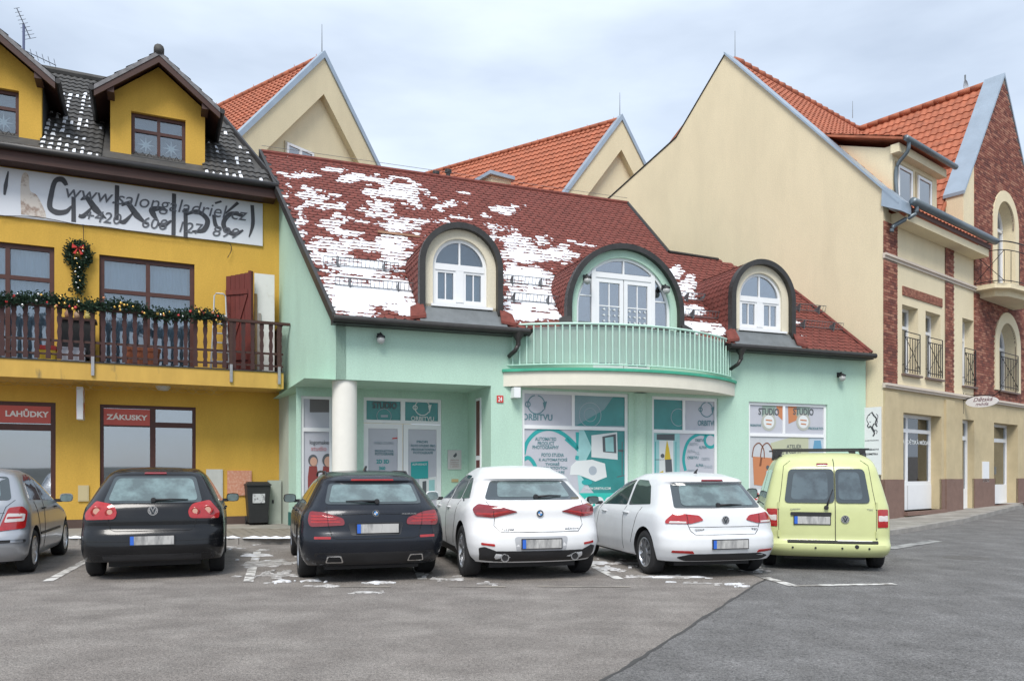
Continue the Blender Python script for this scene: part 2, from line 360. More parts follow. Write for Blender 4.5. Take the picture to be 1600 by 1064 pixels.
    def plate(s, x, z, w=.52, h=.112, off=.012):
        yy = min(s.ry(x - w / 2, z), s.ry(x + w / 2, z), s.ry(x, z + h / 2), s.ry(x, z - h / 2)) - off
        o = MB().box(x - w / 2 - .012, x + w / 2 + .012, yy, yy + .05, z - h / 2 - .012, z + h / 2 + .012).build("plate_holder", BLK, s.root)
        MB().box(x - w / 2 + .046, x + w / 2, yy - .004, yy, z - h / 2, z + h / 2).build("number_plate", PLW, o, label="number plate with its characters blurred out")
        MB().box(x - w / 2, x - w / 2 + .045, yy - .004, yy, z - h / 2, z + h / 2).build("plate_strip", PLB, o)
    def emblem_vw(s, x, z, r=.056):
        c = s.P(x, z, 'r', .006); b = MB().lathe([(.001, -.004), (r * .93, -.004), (r * .93, .01)], c, 'y', 28); o = b.build("emblem", EMBD, s.root, smooth=True, angle=30)
        k = MB(); y = c[1] - .007; k.lathe([(r * .80, 0), (r * .80, -.006), (r, -.006), (r, .008)], (c[0], y + .002, c[2]), 'y', 28)
        V = [(-.42, .74), (0, -.02), (.42, .74)]; Wp = [(-.76, .42), (-.36, -.72), (0, .06), (.36, -.72), (.76, .42)]
        for path in (V, Wp): ribbon([(c[0] + a * r, c[2] + b_ * r) for a, b_ in path], r * .27, y - .004, k, t=.008)
        k.build("emblem_letters", CHR, o); return o
    def emblem_bmw(s, x, z, r=.041):
        c = s.P(x, z, 'r', .006); o = MB().lathe([(.001, -.004), (r, -.004), (r, .01)], c, 'y', 28).build("emblem", EMBD, s.root)
        y = c[1] - .006; k = MB(); k.lathe([(r * .93, .002), (r * .93, -.003), (r * 1.02, -.003), (r * 1.02, .008)], (c[0], y, c[2]), 'y', 28); k.build("emblem_ring", CHR, o)
        for q, mt in ((0, EMBB), (1, WHTL), (2, EMBB), (3, WHTL)):
            p = [(c[0], c[2])] + [(c[0] - .62 * r * math.cos(math.pi / 2 * (q + i / 6)), c[2] + .62 * r * math.sin(math.pi / 2 * (q + i / 6))) for i in range(7)]
            MB().xz(p, y - .003, y).build("emblem_quarter", mt, o)
    def wiper(s, x0, x1, z0, z1, px=None):
        a, b_ = s.P(x0, z0, 'r', .022), s.P(x1, z1, 'r', .018); o = MB().tube([a, (a + b_) / 2 + Vector((0, -.012, .008)), b_], [.017, .011, .006], 6).build("wiper", BLK, s.root, smooth=True)
        MB().lathe([(.001, -.02), (.03, -.018), (.034, .02)], a, 'y', 12).build("wiper_pivot", BLK, o)
    def mirror(s, y, z, mat, side=1, w=.2, h=.13):
        x = s.sx(y, z); b = MB(); n = 12; rg = []
        for d, k in ((-.055, .86), (-.03, 1), (.04, .92), (.09, .5)):
            rg.append([(side * (x + .15 + w / 2 * k * np.sign(math.cos(t)) * abs(math.cos(t)) ** .6), y + d, z + .07 + h / 2 * k * np.sign(math.sin(t)) * abs(math.sin(t)) ** .6) for t in [2 * math.pi * i / n for i in range(n)]])
        b.add([p for r_ in rg for p in r_], [(i * n + j, i * n + (j + 1) % n, (i + 1) * n + (j + 1) % n, (i + 1) * n + j) for i in range(3) for j in range(n)] + [tuple(range(3 * n, 4 * n))])
        o = b.build("mirror", mat, s.root, smooth=True, angle=60, recalc=True)
        MB().poly([(p[0], p[1] + .004, p[2]) for p in rg[0]]).build("mirror_glass", GLASSIN, o)
        MB().box(min(side * (x - .03), side * (x + .08)), max(side * (x - .03), side * (x + .08)), y - .01, y + .05, z + .0, z + .05).build("mirror_arm", BLK, o)
    def handle(s, y, z, side, mat):
        p = s.P(y, z, side, .02); sg = 1 if side == 's' else -1
        MB().tube([p + Vector((-.03 * sg, -.1, 0)), p + Vector((0, -.07, 0)), p + Vector((0, .07, 0)), p + Vector((-.03 * sg, .1, 0))], .013, 6).build("door_handle", mat, s.root, smooth=True)
    def sidewindows(s, wins, sides=('s', 'l'), off=.004):
        for sd in sides:
            for pts in wins: s.patch("side_window", CARGLASS, pts, sd, r=.035, off=off)
    def badge(s, txt, x0, x1, z0, z1, mat=None):
        y = min(s.ry(x0, z0), s.ry(x1, z0), s.ry(x0, z1), s.ry(x1, z1)) - .003; lettering(txt, mat or EMBD, s.root, x0, x1, z0, z1, y, bold=.012, name="badge")
    def put(s, X, Y, yaw, ro, k=.95): a = R(yaw); ro *= k; s.root.scale = (k, k, k); s.root.location = (X + math.sin(a) * ro, Y - math.cos(a) * ro, 0); s.root.rotation_euler = (0, 0, a)

def hatch_front(L, zt, cowl=.98): return [(.2, L - .16), (.35, L - .03), (.5, L), (.66, L - .06), (.78, L - .3), (.88, L - .72), (cowl, L - 1.06), (1.12, L - 1.35), (1.28, L - 1.72), (zt - .05, L - 2.05), (zt, L - 2.4)]
# --- black hatchback (second car from the left)
BLACKP = paint("black_car_paint", (.006, .0065, .008), rough=.22)
L = 4.2
c = Car("parked_car", "black hatchback with round red tail lamps in front of the yellow shop", BLACKP, L, 1.455,
        [(.2, .14), (.27, .05), (.42, .0), (.56, .015), (.635, .03), (.66, .075), (.80, .075), (.97, .12), (1.03, .17), (1.36, .47), (1.40, .47), (1.425, .56), (1.455, .75)],
        hatch_front(L, 1.455), [(.2, .80), (.27, .855), (.4, .877), (.55, .88), (.7, .878), (.85, .868), (.95, .845), (1.0, .81), (1.2, .715), (1.36, .625), (1.42, .57), (1.455, .50)], cr=.42, nr=3.1, zb=.245)
c.W2 = .88; c.body((.86, 3.44), .315)
c.patch("rear_window", CARGLASS, [(-.60, 1.005), (.60, 1.005), (.50, 1.355), (-.50, 1.355)], r=.05, off=.005)
c.patch("rear_window_clear_area", GLASSIN, [(-.545, 1.03), (.545, 1.03), (.462, 1.325), (-.462, 1.325)], r=.06, off=.008)
c.patch("brake_lamp", DREDL, [(-.14, 1.385), (.14, 1.385), (.13, 1.408), (-.13, 1.408)], r=.008, off=.006)
for o in c.both("tail_lamp", REDL, [(.45, .80), (.80, .79), (.81, .875), (.685, 1.03), (.47, .985), (.42, .89)], r=[.04, .02, .03, .03, .05, .06], off=.012):
    sg = 1 if o.data.vertices[0].co.x > 0 else -1
    for x, z, rr, mt in ((.51, .89, .058, ORGL), (.665, .90, .070, ORGL)):
        q = c.P(sg * x, z, 'r', .016); MB().lathe([(.001, -.006), (rr * .55, -.006), (rr * .6, 0)], q, 'y', 20).build("lamp_ring", WHTL if mt is None else mt, o); MB().lathe([(rr * .6, 0), (rr * .72, -.007), (rr, -.002), (rr, .01)], q, 'y', 24).build("lamp_bezel", REDL, o, smooth=True)
c.line("tailgate_gap", [(-.56, 1.0), (-.53, .80), (-.50, .665), (-.44, .645), (.44, .645), (.50, .665), (.53, .80), (.56, 1.0)])
c.line("bumper_crease", [(-.80, .515), (.80, .515)], w=.003)
c.emblem_vw(0, .905, .062); c.plate(0, .525); c.wiper(0, .42, 1.03, 1.035)
c.patch("lower_bumper", BLK, [(-.74, .26), (.74, .26), (.76, .34), (-.76, .34)], r=.02, off=.003)
for sd in (1, -1): c.mirror(2.72, .93, BLACKP, sd, .2, .14)
c.sidewindows([[(.62, 1.0), (1.42, .985), (1.48, 1.375), (1.12, 1.38), (.88, 1.3)], [(1.5, .985), (2.55, .97), (2.02, 1.33), (1.56, 1.375)]])
for sd in ('s', 'l'):
    c.handle(1.45, .87, sd, BLACKP); c.handle(2.35, .86, sd, BLACKP)
    c.line("door_gap", [(1.49, .98), (1.49, .3)], sd); c.line("door_gap", [(2.6, .96), (2.72, .6), (2.7, .3)], sd)
c.wheels(.86, 2.58, .315, 1.76, 10); c.put(-4.72, 10.42, 19.5, .86, .95)
# --- dark grey estate (third)
ESTP = paint("dark_blue_grey_paint", (.012, .015, .022), metal=.2, rough=.25)
L = 4.9
c = Car("parked_car", "dark blue grey estate car with twin exhaust trims and roof rails", ESTP, L, 1.41,
        [(.22, .2), (.28, .09), (.38, .03), (.5, .0), (.6, .01), (.68, .05), (.80, .06), (.93, .10), (.99, .17), (1.28, .46), (1.31, .40), (1.34, .46), (1.41, .85)],
        [(.2, L - .2), (.4, L - .02), (.55, L), (.7, L - .08), (.82, L - .5), (.92, L - 1.2), (.98, L - 1.55), (1.2, L - 2.1), (1.36, L - 2.55), (1.41, L - 2.8)],
        [(.22, .84), (.3, .89), (.5, .928), (.65, .93), (.8, .915), (.9, .89), (.96, .845), (1.15, .74), (1.28, .665), (1.36, .60), (1.41, .53)], cr=.45, nr=3.0, zb=.22, crown=.03)
c.W2 = .925; c.body((1.05, 4.02), .335)
c.patch("rear_window", CARGLASS, [(-.62, 1.0), (.62, 1.0), (.55, 1.265), (-.55, 1.265)], r=.05, off=.005)
c.patch("rear_window_clear_area", GLASSIN, [(-.57, 1.025), (.57, 1.025), (.505, 1.245), (-.505, 1.245)], r=.04, off=.008)
c.patch("brake_lamp", REDL, [(-.28, 1.298), (.28, 1.298), (.27, 1.315), (-.27, 1.315)], r=.006, off=.005)
for o in c.both("tail_lamp", DREDL, [(.385, .745), (.80, .725), (.825, .80), (.80, .915), (.62, .90), (.40, .825)], r=.035, off=.012):
    sg = 1 if np.mean([v.co.x for v in o.data.vertices]) > 0 else -1
    for z in (.785, .82, .855):
        c.patch("lamp_strip", REDL, [(sg * (.43 if z < .8 else .50), z - .010), (sg * .785, z - .012), (sg * .79, z + .012), (sg * (.46 if z < .83 else .56), z + .008)], r=.006, off=.016, parent=o, rings=(1, .5))
    c.line("lamp_gap", [(sg * .585, .73), (sg * .60, .90)], off=.014, parent=o)
c.line("tailgate_gap", [(-.60, .97), (-.59, .74), (-.54, .60), (-.48, .575), (.48, .575), (.54, .60), (.59, .74), (.60, .97)])
c.both("rear_reflector", REDL, [(.56, .575), (.76, .575), (.76, .605), (.56, .605)], r=.008)
c.line("tailgate_crease", [(-.56, .87), (0, .885), (.56, .87)], w=.003)
c.patch("plate_recess", M("dark_recess", (.015, .017, .022), .5), [(-.31, .615), (.31, .615), (.35, .775), (-.35, .775)], r=.03, off=.002)
c.patch("lower_bumper", BLK, [(-.72, .235), (.72, .235), (.76, .40), (-.76, .40)], r=.03, off=.004)
for o in c.both("exhaust_trim", CHR, [(.40, .275), (.62, .275), (.60, .365), (.43, .365)], r=.02, off=.010):
    sg = 1 if np.mean([v.co.x for v in o.data.vertices]) > 0 else -1
    c.patch("exhaust_opening", SEAM, [(sg * .42, .288), (sg * .602, .288), (sg * .585, .352), (sg * .445, .352)], r=.015, off=.014, parent=o)
c.plate(.02, .70); c.emblem_bmw(0, .888); c.wiper(.03, -.36, 1.02, 1.03)
c.badge("520d", -.52, -.42, .872, .892, CHR); c.badge("XDRIVE", .33, .52, .868, .888, CHR)
for sd in (1, -1):
    c.mirror(3.18, .93, ESTP, sd, .2, .14)
    x0 = sd * .555; MB().tube([(x0, .98, 1.37), (x0, 1.1, 1.415), (x0, 2.1, 1.425), (x0, 2.7, 1.41), (x0, 2.85, 1.36)], .016, 6).build("roof_rail", BLK, c.root, smooth=True)
MB().prism([(-.02, 1.15, 1.43), (-.02, 1.32, 1.43), (-.004, 1.18, 1.50)], (.03, 0, 0)).build("antenna_fin", ESTP, c.root)
c.sidewindows([[(.50, .99), (1.1, .985), (1.12, 1.28), (.86, 1.29)], [(1.18, .985), (2.0, .975), (2.02, 1.315), (1.22, 1.305)], [(2.08, .975), (3.1, .96), (2.45, 1.29), (2.1, 1.315)]])
for sd in ('s', 'l'):
    c.handle(1.9, .86, sd, ESTP); c.handle(2.85, .85, sd, ESTP)
    c.line("door_gap", [(2.05, .97), (2.05, .32)], sd); c.line("door_gap", [(1.3, .96), (1.42, .7), (1.55, .32)], sd); c.line("side_crease", [(.45, .80), (4.1, .76)], sd, w=.003)
c.wheels(1.05, 2.97, .335, 1.86, 5, .24, style=1); c.put(-1.92, 10.3, 17.5, 1.05, .95)
# --- white crossover (fourth)
WHP = paint("white_car_paint", (.74, .745, .75), rough=.3)
L = 4.36
c = Car("parked_car", "white crossover with slim dark red lamps and black lower bumper", WHP, L, 1.475,
        [(.24, .16), (.32, .05), (.46, .0), (.60, .01), (.68, .06), (.80, .10), (.95, .10), (1.03, .20), (1.05, .27), (1.30, .60), (1.335, .50), (1.37, .58), (1.475, 1.0)],
        hatch_front(L, 1.475, 1.02), [(.24, .83), (.32, .885), (.5, .91), (.7, .912), (.86, .90), (.97, .87), (1.03, .815), (1.2, .73), (1.33, .665), (1.42, .58), (1.475, .50)], cr=.55, nr=2.6, zb=.24)
c.W2 = .905; c.body((.83, 3.50), .35, arch=.06)
c.patch("rear_window", CARGLASS, [(-.665, 1.045), (.665, 1.045), (.52, 1.30), (-.52, 1.30)], r=.05, off=.006)
c.patch("rear_window_clear_area", GLASSIN, [(-.50, 1.08), (.50, 1.08), (.44, 1.275), (-.44, 1.275)], r=.04, off=.009)
for o in c.both("tail_lamp", DREDL, [(.29, .90), (.60, .825), (.80, .84), (.83, .93), (.76, .99), (.50, .955)], r=.03, off=.014):
    sg = 1 if np.mean([v.co.x for v in o.data.vertices]) > 0 else -1
    c.patch("lamp_strip", REDL, [(sg * .38, .90), (sg * .62, .855), (sg * .79, .862), (sg * .79, .885), (sg * .62, .882), (sg * .42, .915)], r=.008, off=.018, parent=o)
    c.line("lamp_gap", [(sg * .60, .83), (sg * .585, .965)], off=.016, parent=o)
c.line("tailgate_gap", [(-.66, 1.03), (-.585, .83), (-.60, .72), (-.52, .64), (.52, .64), (.60, .72), (.585, .83), (.66, 1.03)])
c.patch("plate_recess", M("grey_recess", (.42, .43, .45), .4), [(-.33, .39), (.33, .39), (.36, .585), (-.36, .585)], r=.05, off=.003)
c.patch("lower_bumper", BLK, [(-.60, .262), (.60, .262), (.60, .40), (-.60, .40)], r=.01, off=.008); c.both("bumper_corner", BLK, [(.58, .265), (.76, .275), (.785, .44), (.72, .455), (.58, .40)], r=.015, off=.0085)
c.both("rear_reflector", REDL, [(.60, .462), (.76, .478), (.76, .508), (.60, .492)], r=.01, off=.006)
for sg in (-1, 1):
    q = c.P(sg * .47, .32, 'r', .01); MB().lathe([(.042, .05), (.042, -.02), (.055, -.02), (.058, .03)], q, 'y', 20).build("exhaust_pipe", CHR, c.root, smooth=True, angle=40); MB().lathe([(.001, -.01), (.043, -.01)], q, 'y', 20).build("exhaust_opening", SEAM, c.root)
c.plate(0, .49); c.emblem_bmw(0, .875, .046); c.wiper(.0, .36, 1.07, 1.085)
c.badge("XD20d", -.53, -.36, .665, .69); c.badge("xDrive", .33, .52, .668, .69)
for sd in (1, -1): c.mirror(2.85, .97, WHP, sd, .21, .15)
c.sidewindows([[(.75, 1.06), (1.25, 1.04), (1.28, 1.33), (1.12, 1.33)], [(1.30, 1.035), (1.98, 1.02), (2.0, 1.385), (1.32, 1.36)], [(2.05, 1.02), (2.85, 1.0), (2.35, 1.32), (2.07, 1.38)]])
for sd in ('s', 'l'):
    c.handle(1.85, .90, sd, WHP); c.handle(2.7, .89, sd, WHP)
    c.line("door_gap", [(2.02, 1.01), (2.02, .35)], sd); c.line("door_gap", [(1.22, 1.02), (1.3, .75), (1.45, .4)], sd)
    c.patch("sill_cladding", BLK, [(1.3, .25), (3.0, .25), (3.0, .36), (1.3, .36)], sd, off=.006)
    q = c.P(1.0, 1.02, sd, .006); MB().lathe([(.001, -.003), (.035, -.003), (.035, .003)], q, 'x', 18).build("pillar_roundel", EMBD, c.root)
c.wheels(.83, 2.67, .35, 1.82, 5, .225, style=1); c.put(.17, 10.3, 14.5, .83, .95)
# --- white hatchback (fifth)
WHP2 = paint("white_car_paint_cool", (.70, .715, .73), rough=.3)
L = 4.25
c = Car("parked_car", "white hatchback with red wedge tail lamps left of the pale green van", WHP2, L, 1.43,
        [(.2, .17), (.27, .07), (.42, .0), (.58, .01), (.63, .06), (.75, .07), (.90, .10), (.97, .20), (1.30, .52), (1.33, .40), (1.36, .46), (1.43, .9)],
        hatch_front(L, 1.43), [(.2, .81), (.27, .865), (.42, .893), (.6, .895), (.78, .885), (.88, .865), (.94, .815), (1.1, .745), (1.3, .655), (1.38, .585), (1.43, .50)], cr=.45, nr=2.8, zb=.24)
c.W2 = .89; c.body((.80, 3.43), .315)
c.patch("rear_window", CARGLASS, [(-.655, .96), (.655, .96), (.55, 1.305), (-.55, 1.305)], r=.03, off=.014)
c.patch("rear_window_clear_area", GLASSIN, [(-.555, .985), (.555, .985), (.47, 1.265), (-.47, 1.265)], r=.06, off=.018)
c.patch("brake_lamp", DREDL, [(-.17, 1.33), (.17, 1.33), (.16, 1.352), (-.16, 1.352)], r=.006, off=.004)
for o in c.both("tail_lamp", REDL, [(.32, .80), (.50, .755), (.81, .755), (.80, .80), (.70, .895), (.38, .865)], r=.025, off=.012):
    sg = 1 if np.mean([v.co.x for v in o.data.vertices]) > 0 else -1
    c.line("lamp_gap", [(sg * .535, .757), (sg * .545, .88)], off=.013, parent=o)
    c.patch("reversing_lamp", WHTL, [(sg * .56, .762), (sg * .77, .762), (sg * .755, .788), (sg * .56, .783)], r=.008, off=.015, parent=o, rings=(1, .5))
c.line("tailgate_gap", [(-.545, .755), (-.51, .66), (-.45, .605), (.45, .605), (.51, .66), (.545, .755)])
c.line("tailgate_crease", [(-.52, .71), (.52, .71)], w=.003)
c.patch("lower_bumper", BLK, [(-.58, .25), (.58, .25), (.70, .30), (.52, .345), (-.52, .345), (-.70, .30)], r=.04, off=.005)
c.both("rear_reflector", REDL, [(.47, .352), (.76, .365), (.76, .395), (.50, .39)], r=.01, off=.005)
c.emblem_vw(0, .80, .056); c.plate(.04, .475); c.wiper(-.04, .33, .985, .99)
c.badge("GOLF", -.46, -.32, .665, .685); c.badge("TSI", .40, .48, .665, .685)
for sd in (1, -1): c.mirror(2.75, .93, BLK, sd, .2, .13)
c.sidewindows([[(.78, 1.0), (1.55, .965), (1.58, 1.345), (1.2, 1.335), (1.02, 1.26)], [(1.62, .965), (2.65, .94), (2.1, 1.29), (1.66, 1.345)]])
for sd in ('s', 'l'):
    c.handle(1.5, .85, sd, WHP2); c.handle(2.4, .84, sd, WHP2)
    c.line("door_gap", [(1.6, .95), (1.6, .30)], sd); c.line("door_gap", [(1.02, .95), (1.12, .75), (1.28, .42)], sd); c.line("door_gap", [(2.62, .93), (2.72, .6), (2.68, .3)], sd)
MB().tube([(0, .95, 1.44), (0, .93, 1.47), (0, .88, 1.50)], [.03, .014, .01], 6).build("antenna", BLK, c.root)
c.wheels(.80, 2.63, .315, 1.78, 9); c.put(2.53, 10.5, 14, .80, .92)
# --- silver hatchback (leftmost, cut by the frame)
SILP = paint("silver_car_paint", (.40, .415, .44), metal=.55, rough=.3)
L = 3.96
c = Car("parked_car", "silver hatchback cut off by the left edge of the picture", SILP, L, 1.425,
        [(.2, .14), (.27, .05), (.42, .0), (.52, .01), (.56, .03), (.62, .08), (.95, .12), (1.02, .16), (1.34, .42), (1.39, .45), (1.425, .62)],
        hatch_front(L, 1.425), [(.2, .75), (.27, .80), (.45, .823), (.65, .825), (.85, .815), (.97, .785), (1.05, .745), (1.25, .665), (1.36, .60), (1.425, .50)], cr=.36, nr=3.0)
c.W2 = .82; c.body((.70, 3.16), .30)
c.patch("rear_window", CARGLASS, [(-.62, 1.02), (.62, 1.02), (.53, 1.335), (-.53, 1.335)], r=.05, off=.005)
c.patch("rear_window_clear_area", GLASSIN, [(-.50, 1.05), (.50, 1.05), (.44, 1.30), (-.44, 1.30)], r=.05, off=.008)
for o in c.both("tail_lamp", REDL, [(.49, .61), (.775, .64), (.79, .86), (.74, .935), (.60, .92)], r=.03, off=.012):
    sg = 1 if np.mean([v.co.x for v in o.data.vertices]) > 0 else -1
    c.patch("lamp_window", WHTL, [(sg * .555, .725), (sg * .76, .735), (sg * .77, .835), (sg * .59, .845)], r=.02, off=.015, parent=o)
    c.patch("lamp_strip", REDL, [(sg * .58, .77), (sg * .74, .775), (sg * .745, .80), (sg * .59, .80)], r=.01, off=.018, parent=o, rings=(1, .5))
c.line("tailgate_gap", [(-.66, 1.02), (-.57, .93), (-.47, .61), (.47, .61), (.57, .93), (.66, 1.02)]); c.line("tailgate_gap", [(-.56, .85), (.56, .85)], w=.003)
c.patch("bumper_strip", BLK, [(-.79, .455), (.79, .455), (.79, .495), (-.79, .495)], r=.015, off=.012); c.plate(0, .72, off=.006); c.wiper(0, -.38, 1.04, 1.05)
for sd in (1, -1): c.mirror(2.45, .92, SILP, sd, .19, .14)
c.badge("FABIA", .28, .44, .63, .655)
c.sidewindows([[(.60, 1.01), (1.30, .99), (1.33, 1.36), (1.0, 1.36), (.78, 1.28)], [(1.38, .985), (2.4, .965), (1.85, 1.32), (1.42, 1.36)]])
for sd in ('s', 'l'):
    c.handle(1.28, .87, sd, BLK); c.handle(2.15, .86, sd, BLK); c.line("door_gap", [(1.35, .98), (1.35, .3)], sd); c.line("door_gap", [(.78, .98), (.92, .75), (1.1, .35)], sd)
    c.patch("door_strip", BLK, [(1.05, .50), (2.55, .50), (2.55, .535), (1.05, .535)], sd, off=.01, r=.01)
c.wheels(.70, 2.46, .30, 1.65, 7); c.put(-7.19, 10.3, 21, .70, .96)
# --- pale green van (right)
GRNP = paint("pale_lime_paint", (.55, .585, .285), rough=.35)
L = 4.41
c = Car("parked_van", "pale lime green van with twin rear doors and black roof bars", GRNP, L, 1.77,
        [(.22, .14), (.27, .04), (.35, .0), (.42, .01), (.455, .09), (.6, .09), (.95, .10), (1.02, .12), (1.52, .24), (1.62, .30), (1.72, .45), (1.77, .75)],
        [(.2, L - .16), (.35, L - .03), (.5, L), (.7, L - .08), (.86, L - .4), (1.0, L - .9), (1.06, L - 1.05), (1.3, L - 1.4), (1.6, L - 1.8), (1.7, L - 2.0), (1.77, L - 2.5)],
        [(.22, .82), (.28, .875), (.4, .895), (.7, .895), (.95, .885), (1.05, .86), (1.3, .80), (1.55, .735), (1.66, .69), (1.73, .62), (1.77, .54)], cr=.26, nr=3.6, zb=.22, crown=.03)
c.root["category"] = "van"
c.W2 = .897; c.body((.85, 3.53), .32)
for nm, x0, x1, t0, t1 in (("rear_window", -.60, .105, -.53, .105), ("rear_window", .125, .60, .125, .53)):
    o = c.patch(nm, CARGLASS, [(x0, 1.02), (x1, 1.02), (t1, 1.525), (t0, 1.525)], r=.07, off=.016)
    i0, i1 = (x0 + .09, x1 - .09) if x0 < 0 else (x0 + .04, x1 - .10)
    c.patch("window_clear_area", M("van_glass_clear_area", (.07, .10, .11), .03, spec=1, coat=1, col2=(.035, .05, .055), c2scale=4, c2pos=(.42, .58)), [(i0, 1.07), (i1, 1.07), (i1 - (.0 if x0 < 0 else .05), 1.48), (i0 + (.05 if x0 < 0 else 0), 1.48)], r=.07, off=.020, parent=o)
c.line("door_gap", [(.115, .45), (.115, 1.68)], w=.006)
for sg in (-1, 1): c.line("door_gap", [(sg * .68, .47), (sg * .685, .95), (sg * .645, 1.2), (sg * .60, 1.58), (sg * .50, 1.66)]); c.patch("tail_lamp", REDL, [(sg * .70, .665), (sg * .845, .665), (sg * .845, .93), (sg * .70, .93)], r=.015, off=.012)
for sg in (-1, 1): c.patch("reversing_lamp", WHTL, [(sg * .71, .755), (sg * .84, .755), (sg * .84, .84), (sg * .71, .84)], r=.01, off=.016)
for sg in (-1, 1):
    for z in (.56, .98): q = c.P(sg * .685, z, 'r', .012); MB().tube([q + Vector((0, 0, -.05)), q + Vector((0, 0, .05))], .016, 6).build("door_hinge", GRNP, c.root)
c.patch("bumper_step", BLK, [(-.56, .425), (.70, .425), (.70, .465), (-.56, .465)], r=.01, off=.014)
c.patch("step_scuff", M("scuffed_trim", (.6, .6, .58), .5, var=.2, vscale=30), [(.14, .452), (.62, .452), (.62, .468), (.14, .468)], r=.006, off=.017)
for x in (-.49, -.17, .20, .57): q = c.P(x, .36, 'r', .003); MB().lathe([(.001, -.004), (.014, -.003), (.016, .003)], q, 'y', 12).build("parking_sensor", BLK, c.root)
q = c.P(.40, .385, 'r', .003); MB().lathe([(.001, -.004), (.028, -.003), (.03, .003)], q, 'y', 14).build("tow_cover", BLK, c.root)
c.patch("grip_bar", BLK, [(-.515, .835), (.06, .835), (.06, .885), (-.515, .885)], r=.015, off=.02); c.plate(-.21, .765, .5); c.emblem_vw(.25, .785, .058)
c.badge("CADDY", -.52, -.37, .92, .94, CHR); c.badge("TDI", .55, .63, .92, .94, CHR)
q = c.P(-.05, 1.6, 'r', .006); c.patch("brake_lamp", DREDL, [(-.13, 1.575), (.03, 1.575), (.03, 1.61), (-.13, 1.61)], r=.008, off=.012)
c.wiper(-.01, .085, .95, 1.22)
for sd in (1, -1): c.mirror(3.0, 1.02, BLK, sd, .2, .2)
c.sidewindows([[(.42, 1.08), (1.45, 1.08), (1.45, 1.52), (.52, 1.52)], [(1.55, 1.08), (2.3, 1.07), (2.3, 1.52), (1.55, 1.52)], [(2.4, 1.07), (3.15, 1.05), (2.75, 1.48), (2.4, 1.52)]])
for sd in ('s', 'l'): c.handle(2.2, .95, sd, BLK); c.line("door_gap", [(2.35, 1.6), (2.35, .35)], sd); c.line("slide_rail", [(.5, .98), (2.3, .98)], sd, w=.008)
for yb in (.95, 1.9):
    MB().box(-.72, .72, yb - .02, yb + .02, 1.835, 1.86).build("roof_bar", BLK, c.root)
    for sg in (-1, 1): MB().prism([(sg * .60, yb - .04, 1.745), (sg * .68, yb - .04, 1.68), (sg * .66, yb - .04, 1.838), (sg * .56, yb - .04, 1.838)], (0, .08, 0)).build("bar_foot", BLK, c.root, recalc=True)
for sg in (-1, 1): MB().tube([(sg * .60, .6, 1.69), (sg * .61, .75, 1.755), (sg * .61, 2.3, 1.77), (sg * .60, 2.5, 1.70)], .016, 6).build("roof_rail", BLK, c.root)
c.wheels(.85, 2.68, .32, 1.79, 6, .205, BLK); c.put(4.43, 11.2, -15, .85, .905)
# ------------------------------------------------------------------ ground, road, pavement
def gz(x, y):      # the street climbs gently to the right
    t = max(0.0, (x - 8.5) * .78 + (y - 17) * .62); return .022 * t
ASPH = M("worn_asphalt", (.195, .176, .160), .88, var=.22, vscale=2.2, bump=1.0, bscale=45, col2=(.245, .224, .204), c2scale=1.7, c2pos=(.43, .64), stretch=(.9, 1.1, 1), spec=.3, bdist=.02, grain=.55)
ASPH2 = M("newer_asphalt", (.135, .131, .128), .85, var=.22, vscale=2.2, bump=1.0, bscale=45, col2=(.172, .168, .165), c2scale=1.5, c2pos=(.43, .64), stretch=(1.1, .9, 1), spec=.3, bdist=.02, grain=.55)
def sheet(name, xs, ys, zoff, mat, keep=None, parent=None):
    b = MB(); n = len(ys)
    vs = [(x, y, gz(x, y) + zoff) for x in xs for y in ys]
    fs = [(i * n + j, (i + 1) * n + j, (i + 1) * n + j + 1, i * n + j + 1) for i in range(len(xs) - 1) for j in range(n - 1)]
    return b.add(vs, fs).build(name, mat, parent)
xs = [-1500, -400, -100, -40, -20, -10, 0, 5, 7, 8, 9, 10, 12, 15, 18, 22, 30, 50, 120, 400, 1500]
ys = [-1500, -400, -100, -30, -8, 0, 5, 10, 13, 15, 17, 19, 21, 24, 27, 30, 36, 50, 120, 400, 1500]
ground = sheet("ground", xs, ys, 0, ASPH); ground["kind"] = "structure"
def strip(name, A, B, z, mat, parent=None, kind=None, n=1):
    """sheet between two polylines of the same length"""
    b = MB()
    def den(P):
        out = []
        for i in range(len(P) - 1):
            for k in range(6): t = k / 6; out.append((P[i][0] * (1 - t) + P[i + 1][0] * t, P[i][1] * (1 - t) + P[i + 1][1] * t))
        return out + [P[-1]]
    A, B = den(A), den(B); m = len(A); rows = 8
    vs = []
    for r in range(rows + 1):
        t = r / rows
        for a, c_ in zip(A, B): x, y = a[0] * (1 - t) + c_[0] * t, a[1] * (1 - t) + c_[1] * t; vs.append((x, y, gz(x, y) + z))
    fs = [(r * m + i, r * m + i + 1, (r + 1) * m + i + 1, (r + 1) * m + i) for r in range(rows) for i in range(m - 1)]
    return b.add(vs, fs).build(name, mat, parent, kind=kind)
road = strip("road", [(a + .035 * noise.noise(Vector((b * 1.9, 1, 0))) + .02 * noise.noise(Vector((b * 7, 5, 0))), b) for a, b in [(-2.2 + 2.79 * i / 20, -.3 + 5.27 * i / 20) for i in range(20)] + [(.59 + 2.57 * i / 24, 4.97 + 4.79 * i / 24) for i in range(24)] + [(3.16, 9.76), (2.7, 14.5), (2.65, 14.9)]], [(60, -.3 + 5.27 * i / 20) for i in range(20)] + [(60, 4.97 + 7 * i / 24) for i in range(24)] + [(60, 12), (40, 24), (40, 48)], .004, ASPH2, kind="structure")
